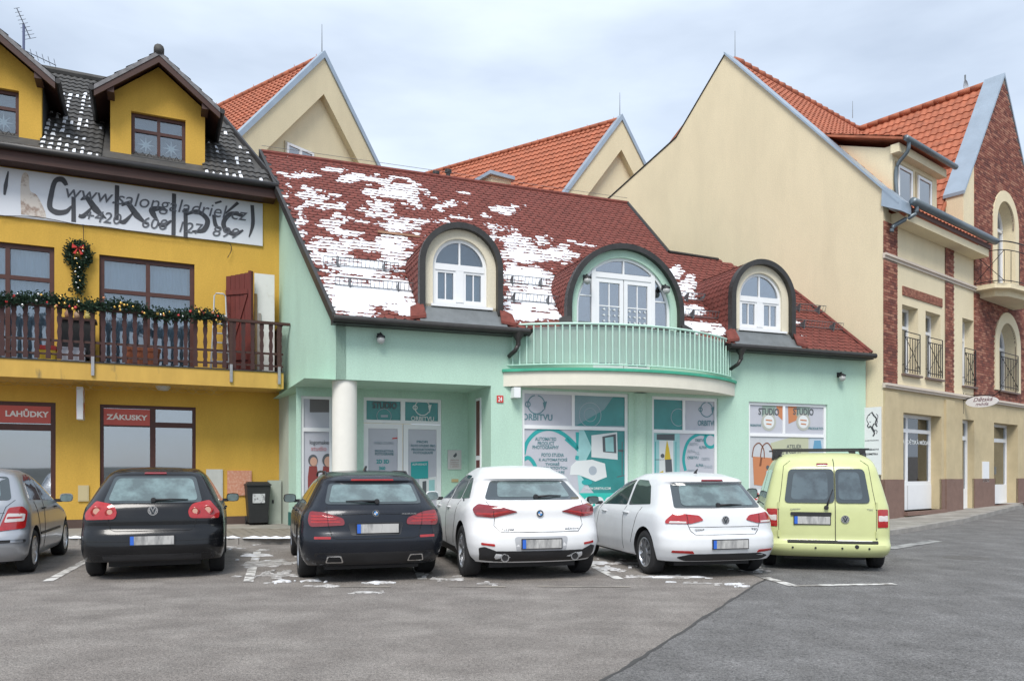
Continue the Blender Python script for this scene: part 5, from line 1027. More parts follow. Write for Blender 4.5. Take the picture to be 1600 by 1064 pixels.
fr = MB(); ring(fr, arch(c_, 1.20, s_, 4.50), arch(c_, 1.14, s_, 4.50), y, y + .08)
for a in (-.76, .76): fr.box(c_ + a - .05, c_ + a + .05, y - .01, y + .08, 3.58, s_ + .88)
fr.box(c_ - .71, c_ + .71, y - .012, y + .08, s_ + .72, s_ + .84); fr.box(c_ - 1.12, c_ - .81, y + .01, y + .06, s_ + .28, s_ + .31); fr.box(c_ + .81, c_ + 1.12, y + .01, y + .06, s_ + .28, s_ + .31); fr.box(c_ - .015, c_ + .015, y, y + .06, s_ + .84, s_ + 1.15)
fw = fr.build("balcony_window", WHITE, dm)
for sg in (-1, 1):
    a0, a1 = sorted((c_ + sg * .01, c_ + sg * .71)); dl = MB(); dl.box(a0, a0 + .09, y + .003, y + .07, 3.58, s_ + .72); dl.box(a1 - .09, a1, y + .003, y + .07, 3.58, s_ + .72); dl.box(a0 + .09, a1 - .09, y + .004, y + .07, s_ + .62, s_ + .72); dl.box(a0 + .09, a1 - .09, y + .004, y + .07, 3.58, 3.75)
    for zq in (s_ + .10, s_ - .45, s_ - .95): dl.box(a0 + .09, a1 - .09, y + .02, y + .05, zq - .012, zq + .012)
    dl.box((a0 + a1) / 2 - .012, (a0 + a1) / 2 + .012, y + .021, y + .049, 3.75, s_ + .62); dl.build("balcony_door", WHITE, fw); MB().box(a0 + .09, a1 - .09, y + .035, y + .042, 3.75, s_ + .62).build("pane", GLASSB, fw)
    st = [c_ + sg * .81]; P_ = [(c_ + sg * .81, 4.52), (c_ + sg * 1.14, 4.52), (c_ + sg * 1.14, s_)] + [(c_ + sg * 1.14 * math.cos(R(t)), s_ + 1.14 * math.sin(R(t))) for t in range(5, 46, 5)] + [(c_ + sg * .81, s_ + .80)]; MB().xz(P_, y + .035, y + .042).build("pane", GLASSB, fw, recalc=True)
MB().xz([(c_ - .72, s_ + .86)] + [(c_ + 1.14 * math.cos(R(t)), s_ + 1.14 * math.sin(R(t))) for t in range(130, 48, -6)] + [(c_ + .72, s_ + .86)], y + .035, y + .042).build("pane", GLASSB, fw, recalc=True)
MB().xz([(c_ - 1.17, 3.6), (c_ + 1.17, 3.6), (c_ + 1.17, s_)] + [(c_ + 1.17 * math.cos(R(t)), s_ + 1.17 * math.sin(R(t))) for t in range(10, 171, 8)] + [(c_ - 1.17, s_)], y + .25, y + .26).build("dim_room", M("dim_room", (.12, .14, .16), .9), fw, recalc=True)
fg = MB()
for j in range(3):
    for i in range(9): fg.xz([(c_ - .52 + i * .13 + random.uniform(-.02, .02), s_ + .02 - j * .13), (c_ - .46 + i * .13, s_ + .0 - j * .13), (c_ - .47 + i * .13, s_ + .05 - j * .13), (c_ - .50 + i * .13, s_ + .045 - j * .13)], y + .015, y + .018)
fg.build("window_stickers", WPR, fw, kind="stuff", recalc=True)
# round balcony
CH, SG = 2.95, 1.05; RR = (CH ** 2 + SG ** 2) / (2 * SG); BU = 6.45; cv = RR - SG; th = math.asin(CH / RR)
def arcp(rad, n=48, e=0.0): return [(BU + rad * math.sin(-th - e + 2 * (th + e) * i / n), cv - rad * math.cos(-th - e + 2 * (th + e) * i / n)) for i in range(n + 1)]
def plan_slab(rad, z0, z1, e=0.0): P_ = arcp(rad, 48, e); P_ = [(P_[0][0], 0)] + P_ + [(P_[-1][0], 0)]; return MB().prism([(a, b_, z0) for a, b_ in P_], (0, 0, z1 - z0))
bs = plan_slab(RR, 3.17, 3.47).build("balcony_slab", M("cream_balcony_paint", (.70, .67, .57), .85, var=.06, bump=.3), gb, recalc=True); plan_slab(RR + .05, 3.472, 3.53).build("balcony_edge", M("green_edge_metal", (.05, .36, .23), .5, var=.25, vscale=2), bs, recalc=True)
tr = arcp(RR - .06, 60); tr = [(tr[0][0], 0.02)] + tr + [(tr[-1][0], .02)]
rl = MB().tube([(a, b_, 4.47) for a, b_ in tr], .026, 8).tube([(a, b_, 3.62) for a, b_ in tr], .016, 6).build("balcony_railing", MINT, gb, smooth=True)
bar = MB().box(-.012, .012, -.012, .012, 0, .86).mesh("railing_bar", MINT)
LT = [0]; 
for i in range(1, len(tr)): LT.append(LT[-1] + math.hypot(tr[i][0] - tr[i - 1][0], tr[i][1] - tr[i - 1][1]))
d = .06
while d < LT[-1]: inst(bar, "railing_bar", rl, Matrix.Translation((float(np.interp(d, LT, [q[0] for q in tr])), float(np.interp(d, LT, [q[1] for q in tr])), 3.61))); d += .152
gp_ = MB(); inn = arcp(RR - .12, 48)
for i in range(48): gp_.box(0, 0, 0, 0, 0, 0) if False else gp_.poly([(inn[i][0], inn[i][1], 3.66), (inn[i + 1][0], inn[i + 1][1], 3.66), (inn[i + 1][0], inn[i + 1][1], 4.42), (inn[i][0], inn[i][1], 4.42)])
fro = bpy.data.materials.new("frosted_panel"); fro.use_nodes = True; n_, l_ = fro.node_tree.nodes, fro.node_tree.links; n_.remove(n_["Principled BSDF"]); tb_ = n_.new("ShaderNodeBsdfTransparent"); tb_.inputs[0].default_value = (.86, .93, .90, 1); tl_ = n_.new("ShaderNodeBsdfTranslucent"); tl_.inputs[0].default_value = (.7, .8, .76, 1); df_ = n_.new("ShaderNodeBsdfDiffuse"); df_.inputs[0].default_value = (.66, .80, .74, 1); m1 = n_.new("ShaderNodeMixShader"); m1.inputs[0].default_value = .5; l_.new(tl_.outputs[0], m1.inputs[1]); l_.new(df_.outputs[0], m1.inputs[2]); m2 = n_.new("ShaderNodeMixShader"); m2.inputs[0].default_value = .8; l_.new(tb_.outputs[0], m2.inputs[1]); l_.new(m1.outputs[0], m2.inputs[2]); l_.new(m2.outputs[0], n_["Material Output"].inputs[0])
gp_.build("railing_panel", fro, rl, smooth=True)
# wall lamps
LGL = M("lamp_globe", (.42, .43, .42), .15, coat=.5)
def lamp(par, u, v, z, s_=1.0):
    o = MB().box(u - .05, u + .05, v - .03, v, z - .02, z + .10).tube([(u, v, z + .06), (u, v - .10, z + .09), (u, v - .13, z + .03)], .022, 6).lathe([(.03, .06), (.085, .03), (.09, 0)], (u, v - .13, z), 'z', 14).build("wall_lamp", BLK, par, smooth=True, angle=40); MB().ball((u, v - .13, z - .05), .085, 12).build("lamp_globe", LGL, o, smooth=True)
lamp(gb, .86, 0, 4.02); lamp(gb, 12.56, 0, 3.78); lamp(dm, 5.42, 0, 5.60); lamp(dm, 7.42, 0, 5.55)
# snow guards on the roof
SGM = M("guard_steel", (.16, .17, .18), .5, metal=.5, var=.2)
def guard(x0, y0, x1, y1):
    (ua, va), (ub, vb) = roofpt(x0, y0), roofpt(x1, y1); vm = (va + vb) / 2; b = MB(); base = np.array((0, vm, rz_(vm) + .02)); n_ = max(3, int((ub - ua) / .085))
    up = np.array((0, -.35, .93))
    for h_ in (.05, .21): p0 = base + up * h_; b.tube([(ua, p0[1], p0[2]), (ub, p0[1], p0[2])], .010, 5)
    for i in range(n_ + 1): u = ua + (ub - ua) * i / n_; p0, p1 = base + up * .05, base + up * .21; b.tube([(u, p0[1], p0[2]), (u, p1[1], p1[2])], .006, 4)
    for u in (ua + .18 * (ub - ua), ub - .2 * (ub - ua)): b.prism([(u, base[1] + .16, base[2] + .12), (u, base[1] - .03, base[2] - .03), (u, base[1] + up[1] * .22, base[2] + up[2] * .22)], (.025, 0, 0))
    b.build("snow_guard", SGM, rf)
for q in ((505, 417, 622, 429), (523, 449, 645, 461), (786, 445, 858, 452), (786, 472, 872, 480), (1064, 470, 1108, 476), (1068, 496, 1136, 505), (1238, 487, 1288, 492), (1240, 512, 1316, 520)): guard(*q)
pk = MB().box(0, 1.0, -.04, .0, 0, .05).build("roof_plank", M("bare_plank", (.33, .19, .12), .8, var=.2), rf); a = roofpt(590, 366); pk.location = (a[0], a[1], rz_(a[1]) + .03); pk.rotation_euler = (0, 0, R(2))
# snow lying on the shingles: density drawn up from the photograph's patches
BL = [(470, 272, 40, 9, .75), (520, 264, 30, 5, .7), (490, 305, 45, 18, .75), (560, 277, 42, 9, .9), (620, 296, 50, 22, .85), (590, 320, 40, 18, .8), (650, 318, 25, 25, .6), (530, 318, 25, 10, .6), (585, 335, 30, 10, .8), (522, 345, 28, 14, .8), (563, 345, 18, 7, .7), (560, 362, 60, 10, .55), (615, 352, 35, 14, .95), (690, 320, 35, 10, .7), (665, 302, 22, 14, .6), (705, 340, 40, 10, .6), (655, 350, 20, 12, .7), (450, 300, 12, 45, .55), (470, 350, 16, 40, .65), (495, 385, 30, 25, .8), (520, 400, 40, 18, .95), (560, 382, 50, 14, .7), (615, 380, 40, 20, .95), (560, 425, 60, 22, 1.1), (610, 410, 30, 16, 1.0), (560, 462, 60, 26, 1.4), (620, 455, 40, 24, 1.4), (640, 478, 40, 14, 1.3), (640, 398, 20, 14, .7), (790, 325, 28, 12, .75), (755, 335, 24, 8, .6), (800, 355, 40, 8, .55), (770, 352, 20, 6, .6), (800, 375, 40, 12, .85), (850, 375, 30, 10, .7), (895, 382, 40, 9, .75), (865, 398, 35, 12, .95), (815, 400, 40, 18, 1.1), (825, 432, 40, 22, 1.3), (830, 470, 44, 20, 1.35), (800, 490, 40, 12, 1.2), (850, 492, 40, 8, 1.1), (770, 370, 12, 14, .7), (1056, 425, 16, 14, .9), (1080, 432, 9, 6, .9), (1072, 452, 16, 18, 1.1), (1082, 483, 22, 10, 1.1), (1095, 510, 36, 9, 1.2), (1125, 517, 22, 6, 1.2), (1244, 502, 8, 10, .7), (1248, 526, 10, 5, .8), (730, 300, 30, 6, .35), (850, 345, 40, 8, .25)]
sn = MB(); cu_, cs = .04, ROW / 3; nu, ns = int((uR0 - uL1 + .3) / cu_), int(slen / cs); hgt = {}
def sden(u, v):
    px, py = G.pix((u, v, rz_(v) + .03)); return max([w_ * math.exp(-(((px - x) / a) ** 2 + ((py - y_) / b_) ** 2) * .75) for x, y_, a, b_, w_ in BL])
for i in range(nu):
    for j in range(ns):
        u, s_ = uL1 - .1 + (i + .5) * cu_, (j + .5) * cs; v = EVG + s_ / SL
        if not inpoly(u, v, RP) or in_dormer(u, rz_(v) + .06): continue
        row = s_ / ROW; fr_ = row - math.floor(row); t = .30 * noise.noise(Vector((u * 1.1, s_ * 2.2, 3))) + .30 * noise.noise(Vector((u * 3.3, math.floor(row) * 1.9, 7))) + .12 * noise.noise(Vector((u * 14, s_ * 14, 1)))
        if sden(u, v) + t * 1.25 > .57 + (.30 if fr_ > .6 else -.03): hgt[i, j] = .024 + .012 * noise.noise(Vector((u * 3, s_ * 3, 5)))
vid = {}
def sv(i, j):
    if (i, j) not in vid:
        hs = [hgt.get((i + a, j + b_)) for a in (-1, 0) for b_ in (-1, 0)]; full = all(h_ is not None for h_ in hs); h_ = (sum(h_ for h_ in hs if h_) / 4 + .014) if full else .012
        u, s_ = uL1 - .1 + i * cu_ + random.uniform(-.016, .016), j * cs + random.uniform(-.018, .018); p_ = np.array((u, EVG + s_ / SL, rz_(EVG + s_ / SL))) + sN * h_; vid[i, j] = len(sn.v); sn.v.append(tuple(p_))
    return vid[i, j]
for (i, j) in hgt: sn.f.append((sv(i, j), sv(i + 1, j), sv(i + 1, j + 1), sv(i, j + 1)))
sn.m = [0] * len(sn.f); sn.build("snow", SNOWM, rf, smooth=True, kind="stuff")
for x, h_ in ((688, .35), (706, .45)):
    a = roofpt(x, 281); MB().lathe([(.06, -.2), (.06, h_ - .1), (.10, h_ - .08), (.10, h_), (.001, h_ + .02)], (a[0], RV + .3, rz_(RV) - .1), 'z', 12).build("vent_pipe", DMET, rf, smooth=True, angle=40)
MB().tube([(uL1, RV, rz_(RV) + .16), (uR1, RV, rz_(RV) + .16)], .006, 4).build("lightning_wire", GMET, rf)
# ------------------------------------------------------------------ cream and brick building (right)
T = Frame(9.41, 19.8, R(39.2)); tb_root = T.root("corner_building", "tall cream corner building with brick gable, orange roof and ground floor shops", "building")
TAN = stucco("tan_render", (.74, .645, .45), .04); TAN2 = M("weathered_tan_render", (.52, .43, .27), .9, var=.14, vscale=1.6, bump=.5, bscale=90, spec=.2); BPL = M("brown_granular_plinth", (.20, .125, .10), .9, var=.15, vscale=5, bump=.6, bscale=130); ORT = M("orange_clay_tile", (.37, .115, .058), .75, var=.35, vscale=3, bump=.3, bscale=40)
ZINC = M("blue_grey_zinc", (.36, .43, .50), .4, metal=.45, var=.12, vscale=2); STO = M("pale_stone_trim", (.60, .52, .44), .85, var=.08, bump=.3)
BRK = M("red_brown_brick", (.19, .062, .042), .9, var=.5, vscale=7, bump=.6, bscale=70, col2=(.34, .155, .10), c2scale=11, c2pos=(.40, .62), stretch=(1, 1, 2.6)); MORT = M("mortar", (.26, .20, .16), .95, var=.15)
gw = MB().prism([(0, 0, 0), (0, 0, 8.5), (0, 4.75, 13.90), (0, 6.59, 12.02), (0, 9.44, 10.93), (0, 14.5, 9.2), (0, 14.5, 0)], (.3, 0, 0)).build("gable_wall", TAN, tb_root, recalc=True)
def cop(pts, u0, u1, th, mat, name): 
    for a, b in zip(pts[:-1], pts[1:]): MB().prism([(u0, a[0], a[1]), (u0, b[0], b[1]), (u0, b[0], b[1] + th), (u0, a[0], a[1] + th)], (u1 - u0, 0, 0)).build(name, mat, gw, recalc=True)
cop([(-.42, 8.04), (4.75, 13.91)], -.07, .50, .07, ZINC, "gable_coping"); cop([(4.75, 13.91), (6.59, 12.03), (9.44, 10.94), (14.5, 9.2)], -.03, .4, .03, DMET, "gable_edge")
MB().prism([(-.06, -.48, 7.85), (-.06, -.48, 8.12), (-.06, .0, 8.62), (-.06, .02, 8.1)], (.55, 0, 0)).build("gable_kneeler", ZINC, gw, recalc=True)
HW = lambda x0, x1, y0, y1, d=.32: (T.U(x0), T.U(x1), *T.rect(x0, x1, y0, y1)[2:], d)
o1, o2, o3 = HW(1409.5, 1434.5, 479, 587), HW(1446, 1469.5, 489, 593), HW(1503.6, 1521.5, 499, 605); g1, g2, g3 = (1.12, 3.46, .32, 2.93, .34), (4.9, 5.75, .25, 2.92, .26), (7.3, 9.35, .35, 2.92, .40)
fa = wall("facade", TAN, tb_root, .0, 5.72, 3.5, 8.0, [o1, o2, o3], y=-.002); wall("shop_front", TAN2, tb_root, 0, 14, 0, 3.5, [g1, g2, g3], y=-.004)
for a, b in ((.0, g1[0]), (g1[1], g2[0]), (g2[1], g3[0]), (g3[1], 14)): MB().box(a, b, -.03, .05, 0, 1.17).build("plinth", BPL, tb_root)
MB().box(-.02, .005, -.02, 1.0, 0, 1.17).build("gable_plinth", BPL, tb_root)
for a, b in ((0, .74), (3.66, 4.26)): MB().box(a, b, -.05, .0, 1.175, 3.42).build("pilaster", TAN2, tb_root); MB().box(a, b, -.06, .0, .0, 1.172).build("pilaster_plinth", BPL, tb_root)
for z0, z1, d in ((3.50, 3.56, .07), (3.56, 3.62, .11)): MB().box(-.03, 14, -d, 0, z0, z1).build("lower_cornice", STO, tb_root)
for z0, z1, d in ((6.78, 6.85, .05), (6.85, 6.91, .09)): MB().box(-.02, 6.4, -d, 0, z0, z1).build("upper_cornice", STO, tb_root)
# bricks
bks = [MB() for _ in range(5)]; mort = MB()
def bricks(u0, u1, z0, z1, y, skip=None, top=None):
    r = 0; z = z0
    while z < z1 - .03:
        u = u0 - (r % 2) * .105
        while u < u1:
            a, b = max(u, u0), min(u + .20, u1)
            if b - a > .03 and not (skip and skip((a + b) / 2, z + .03)): random.choice(bks).box(a, b, y - random.uniform(.010, .018), y + .02, z, z + .062)
            u += .212
        z += .074; r += 1
for a, b in ((.0, .72), (3.68, 4.24)):
    for z0, z1 in ((3.64, 6.77), (6.92, 7.72)): mort.box(a, b, -.022, 0, z0, z1); bricks(a, b, z0, z1, -.022)
GA, GZ, GF = 8.05, 13.95, 4.96; gsl = (GZ - 9.6) / (GA - GF); gtop = lambda u: GZ - abs(u - GA) * gsl
ab = [(T.U(1552), T.U(1592), T.U(1558.5), T.U(1586), T.Z(1572, 612), T.Z(1572, 489)), (T.U(1549), T.U(1589), T.U(1555), T.U(1583), T.Z(1569, 449), T.Z(1569, 300))]
def in_arch(u, z, k=0):
    for q in ab:
        a, b = (q[0], q[1]) if k == 0 else (q[2], q[3]); c_, r_ = (a + b) / 2, (b - a) / 2; tp = q[5] - (0 if k == 0 else (q[1] - q[0] - q[3] + q[2]) / 2)
        if abs(u - c_) < r_ and q[4] - .02 < z < tp - r_ + math.sqrt(max(0, r_ * r_ - (u - c_) ** 2)): return True
    return False
BU0 = 5.72; bricks(BU0, 10.9, 3.64, 13.7, -.022, skip=lambda u, z: in_arch(u, z) or z > gtop(u) - .1 or (6.76 < z < 6.92 and u < 6.4) or u > 10.9)
[q_.build("bricks", M("brick_tone_%d" % i, cl_, .9, var=.25, vscale=9, bump=.5, bscale=70), tb_root, kind="stuff") for i, (q_, cl_) in enumerate(zip(bks, ((.20, .062, .043), (.27, .098, .066), (.15, .05, .038), (.34, .15, .10), (.23, .075, .05))))]
# brick gable field behind the bricks with real arched openings: built as columns of strips
gm = MB(); n_ = 130; us_ = [GF + (11.14 - GF) * i / n_ for i in range(n_ + 1)]
cgm = MB()
for i in range(n_):
    a, b = us_[i], us_[i + 1]; m_ = (a + b) / 2; spans = [(3.63 if m_ > BU0 else 7.9, min(gtop(a), gtop(b)) if True else 0)]
    for q in ab:
        c_, r_ = (q[2] + q[3]) / 2, (q[3] - q[2]) / 2; inset = (q[1] - q[0] - q[3] + q[2]) / 2; tp = q[5] - inset
        if abs(m_ - c_) < r_:
            h1 = tp - r_ + math.sqrt(max(0, r_ * r_ - (m_ - c_) ** 2)); spans = [s_ for (s0, s1) in spans for s_ in ((s0, min(s1, q[4])), (max(s0, h1), s1)) if s_[1] - s_[0] > .01]
    for s0, s1 in spans: (mort if m_ > BU0 else cgm).box(a, b, -.022 if m_ > BU0 else -.012, .0, s0, s1)
mort.build("mortar_bed", MORT, tb_root, kind="stuff"); cgm.build("gable_margin", TAN, tb_root, kind="stuff")
MB().prism([(GF + .3, .62, 3.5), (11.14, .62, 3.5), (11.14, .62, 8.9), (GA, .62, GZ - .75), (GF + .3, .62, 8.9)], (0, .3, 0)).build("gable_core", TAN, tb_root, recalc=True)
for sg in (-1, 1): MB().prism([(GA, -.06, GZ), (GA + sg * 3.15, -.06, GZ - 3.15 * gsl), (GA + sg * 3.15, -.06, GZ - 3.15 * gsl + .10), (GA, -.06, GZ + .12)], (0, .60, 0)).build("wing_coping", ZINC, tb_root, recalc=True)
MB().prism([(GF - .02, -.005, 8.0), (GF - .02, -.005, 9.62), (GF - .02, .48, 9.62), (GF - .02, .48, 8.0)], (.05, 0, 0)).build("gable_flank", TAN, tb_root, recalc=True)
for q in ab:
    c_, R0, R1 = (q[0] + q[1]) / 2, (q[1] - q[0]) / 2, (q[3] - q[2]) / 2; sp = q[5] - R0; b = MB(); ring(b, arch(c_, R0, sp, q[4]), [(c_ + (p_[0] - c_) * R1 / R0, (sp + (p_[1] - sp) * R1 / R0) if p_[1] > sp else p_[1]) for p_ in arch(c_, R0, sp, q[4])], -.06, .40); so = b.build("arch_surround", TAN, tb_root)
    w = MB(); ring(w, arch(c_, R1, sp, q[4]), arch(c_, R1 - .08, sp, q[4]), .30, .38); w.box(c_ - R1, c_ + R1, .30, .38, sp - .04, sp + .05); w.box(c_ - .05, c_ + .05, .30, .38, q[4], sp); w.box(c_ - R1, c_ + R1, .30, .38, q[4], q[4] + .1); wo = w.build("window", WHITE, so)
    P_ = arch(c_, R1 - .03, sp, q[4]); MB().xz(P_, .35, .36).build("pane", GLASSB, wo, recalc=True); MB().xz(P_, .60, .61).build("dark_room", M("dim_room", (.12, .14, .16), .9), wo, recalc=True)
    MB().box(c_ - R1 - .05, c_ + R1 + .05, -.12, .32, q[4] - .05, q[4]).build("sill", M("brown_sill", (.16, .11, .09), .6), so)
IRON = M("wrought_iron", (.02, .02, .022), .5, metal=.4)
def french_rail(par, u0, u1, z0, z1, v=-.06):
    b = MB(); 
    for z in (z0 + .08, z1 - .14, z1): b.tube([(u0, v, z), (u1, v, z)], .013, 5)
    n = max(3, int((u1 - u0) / .13))
    for i in range(n + 1): u = u0 + (u1 - u0) * i / n; b.tube([(u, v, z0), (u, v, z1 if i in (0, n) else z1 - .14)], .010 if 0 < i < n else .014, 5)
    m_ = (u0 + u1) / 2; b.tube([(u0, v - .01, z1 - .14), (m_, v - .01, (z0 + z1) / 2), (u0, v - .01, z0 + .08)], .009, 4); b.tube([(u1, v - .01, z1 - .14), (m_, v - .01, (z0 + z1) / 2), (u1, v - .01, z0 + .08)], .009, 4)
    for u in (u0, u1): b.tube([(u, v, z0 + .2), (u, .05, z0 + .2)], .01, 4)
    b.build("window_railing", IRON, par)
for q in (o1, o2, o3):
    w = window(tb_root, q[0], q[1], q[2] + .02, q[3], .25, WHITE, (), (.72,), .07, .04, GLASSB, back=M("dim_room", (.12, .14, .16), .9)); french_rail(w, q[0] + .03, q[1] - .02, q[2] + .06, q[2] + 1.12); MB().box(q[0] - .05, q[1] + .08, -.10, .28, q[2] - .03, q[2] + .02).build("sill", M("brown_sill", (.16, .11, .09), .6), w)
french_rail(tb_root, ab[0][2], ab[0][3], ab[0][4] + .05, ab[0][4] + 1.2, -.09)
lt = MB(); u = o1[0]
while u < o2[1] + .02: lt.box(u, u + .066, -.03, .0, 6.0, 6.0 + .235); u += .076
lt.build("brick_lintel", BRK, tb_root, kind="stuff")
# shop openings
w = window(tb_root, g1[0], g1[1], 1.02, g1[3], .28, WHITE, (.36,), (.77,), .09, .05, GLASS, back=M("boutique_interior", (.12, .10, .09), .9, col2=(.30, .27, .22), c2scale=2.5), backd=.6); MB().box(g1[0], g1[1], .27, .34, .34, 1.02).build("panel", WHITE, w); MB().box(g1[0] + .36 * (g1[1] - g1[0]) - .02, g1[0] + .36 * (g1[1] - g1[0]) + .02, .262, .28, .36, 1.0).build("panel_joint", M("pvc_shadow_gap", (.5, .5, .5), .5), w); MB().box(g1[0] - .02, g1[1] + .12, -.12, .3, .22, .32).build("doorstep", BPL, w)
u0, u1 = g1[0] + .36 * (g1[1] - g1[0]) + .06, g1[1] - .10
lettering("DĚTSKÁ MÓDA", WPR, w, u0, u1, 2.13, 2.28, .30, bold=.02); lettering("ČKA", WPR, w, g1[0] + .45, u0 - .16, 2.13, 2.28, .30, bold=.02)
MB().box(u1 - .50, u1 + .02, .36, .38, 1.10, 1.50).build("red_poster", REDP, w); lettering("%", WPR, w, u1 - .34, u1 - .14, 1.26, 1.42, .355)
for i, (a, z, h_, m_) in enumerate(((g1[0] + .45, 1.1, .85, M("grey_dress", (.32, .28, .30), .9, var=.2)), (u0 + .25, 1.15, .95, M("white_dress", (.5, .5, .46), .9, var=.2)), (u0 + .62, 1.12, .80, M("tan_coat", (.34, .24, .15), .9, var=.2)), (u0 + .95, 1.5, .5, M("rust_jumper", (.36, .13, .06), .9, var=.2)))):
    MB().lathe([(.02, 0), (.16, .02), (.19, h_ * .3), (.12, h_ * .62), (.17, h_ * .85), (.05, h_ * .95), (.05, h_)], (a, .55, z), 'z', 12).build("garment_display", m_, w, smooth=True)
lf = MB()
for i in range(70): a, z = u0 - .55 + random.random() * 1.0, 1.62 + random.random() * .35 + .0; t = random.random() * 6; lf.poly([(a, .40, z), (a + .06 * math.cos(t), .38, z + .06 * math.sin(t)), (a + .05 * math.cos(t + .9), .41, z + .05 * math.sin(t + .9))])
lf.build("green_leaves", M("bright_leaf", (.16, .36, .04), .6), w, kind="stuff")
def door(q, cols, nm):
    d = window(tb_root, q[0], q[1], q[2], q[3], q[4] - .08, WHITE, cols, (.80,), .08, .06, GLASSB, back=M("dim_room", (.12, .14, .16), .9), name=nm); a = q[0] + .08; b = q[1] - .08; MB().box(a, b, q[4] - .075, q[4] - .03, q[2] + .08, q[2] + .62).build("door_panel", WHITE, d); MB().box(a + .5 * (b - a) - .08, a + .5 * (b - a) - .05, q[4] - .13, q[4] - .08, q[2] + .95, q[2] + 1.2).build("door_handle", GMET, d); MB().box(q[0] - .03, q[1] + .06, -.12, q[4], q[2] - .10, q[2]).build("doorstep", BPL, d)
door(g2, (), "shop_door"); door(g3, (.36,), "shop_door")
MB().box(T.U(1534), T.U(1544), -.03, 0, T.Z(1539, 753), T.Z(1539, 721)).build("meter_cover", WHITE, tb_root)
# gutter, cornice and pipes
MB().box(.42, 5.70, -.42, -.006, 7.72, 7.98).build("eaves_cornice", TAN, tb_root); MB().box(.42, 5.72, -.47, -.42, 7.94, 8.06).build("eaves_board", M("brown_board", (.10, .04, .03), .6), tb_root); MB().tube([(.42, -.55, 8.17), (5.84, -.55, 8.17)], .10, 12).build("gutter", M("zinc_gutter", (.15, .18, .20), .4, metal=.5, var=.15), tb_root, smooth=True)
ZG = MATS["zinc_gutter"]
MB().tube(catmull([(.62, -.55, 8.08), (.60, -.53, 7.9), (.38, -.30, 7.72), (.20, -.16, 7.58), (.18, -.13, 7.45)], 5), .055, 8).build("rain_pipe", ZG, tb_root, smooth=True)
# roofs
sv_ = 5.41 / 4.75; Ls = math.hypot(5.2, 5.2 * sv_); sd_ = np.array((0, 1 / math.hypot(1, sv_), sv_ / math.hypot(1, sv_))); nd_ = np.array((0, -sd_[2], sd_[1]))
mr = MB().prism([(.3, -.45, 7.95), (4.9, -.45, 7.95), (4.9, .6, 9.14), (9, 4.3, 13.33), (9, 4.75, 13.84), (.3, 4.75, 13.84)], (0, .1, -.12)).prism([(.3, 4.75, 13.84), (9, 4.75, 13.84), (9, 9.4, 10.5), (.3, 9.4, 10.5)], (0, 0, -.12)).build("main_roof", ORT, tb_root, recalc=True, kind="stuff")
wave_field((0, 8.4), (.3, 7.85), (.40, -.45, 7.96), (1, 0, 0), sd_, nd_, wave=.22, row=.34, h=.035, keep=lambda u, s_: not (.35 < u < 3.2 and s_ < 3.0 and s_ > .75) and (u < 4.9 or s_ > .6 + (u - 4.9) * .9)).build("roof_tiles", ORT, mr, smooth=True, angle=45, kind="stuff")
rt = MB()
for i in range(22): rt.tube([(.45 + i * .38, 4.75, 13.90), (.45 + i * .38 + .40, 4.75, 13.925)], [.10, .125], 8)
rt.build("ridge_tiles", ORT, mr, smooth=True, kind="stuff")
wl_ = math.hypot(3.6, 3.6 * gsl); ws = np.array((1 / math.hypot(1, gsl), 0, gsl / math.hypot(1, gsl))); wn_ = np.array((-ws[2], 0, ws[0]))
for sg in (-1, 1): wr_ = MB().prism([(GA, .45, GZ - .14), (GA + sg * 3.6, .45, GZ - .14 - 3.6 * gsl), (GA + sg * 3.6, 8, GZ - .14 - 3.6 * gsl), (GA, 8, GZ - .14)], (0, 0, -.12)).build("wing_roof", ORT, tb_root, recalc=True)
wave_field((.52, 7.5), (0, wl_ - .05), (GA - 3.6, 0, GZ - .12 - 3.6 * gsl), (0, 1, 0), ws, wn_, wave=.22, row=.34, h=.035).build("wing_tiles", ORT, wr_, smooth=True, angle=45, kind="stuff")
rt = MB()
for i in range(18): rt.tube([(GA, .55 + i * .38, GZ - .06), (GA, .95 + i * .38, GZ - .04)], [.12, .10], 8)
rt.build("wing_ridge_tiles", ORT, wr_, smooth=True, kind="stuff")
sh_ = MB().box(.72, 3.40, .10, .30, 8.3, 9.86).build("shed_dormer", TAN, tb_root); MB().prism([(.72, .30, 8.6), (.72, .30, 9.86), (.72, 2.0, 10.5)], (.12, 0, 0)).build("dormer_cheek", TAN, sh_, recalc=True)
for a, b in ((.98, 1.80), (2.14, 2.98)): MB().box(a - .1, b + .1, .085, .11, 8.42, 9.50).build("window_recess", M("tan_shade", (.45, .37, .24), .9), sh_); w = window(sh_, a, b, 8.45, 9.42, .05, WHITE, (), (), .07, .04, GLASSB, back=M("white_blinds", (.5, .52, .55), .7, var=.1), backd=.12, depth=.05)  # flat darker plate round each window; recess shade is put into its colour
MB().box(.62, 3.5, -.12, .10, 9.62, 9.84).build("dormer_soffit", TAN, sh_)
MB().prism([(.55, -.22, 9.88), (3.62, -.22, 9.88), (3.62, 2.1, 10.72), (.55, 2.1, 10.72)], (0, 0, .06)).build("dormer_roof", ORT, sh_, recalc=True); wave_field((0, 3.05), (0, 2.4), (.56, -.22, 9.95), (1, 0, 0), np.array((0, .94, .34)), np.array((0, -.34, .94)), wave=.22, row=.34, h=.03).build("dormer_tiles", ORT, sh_, smooth=True, angle=45, kind="stuff")
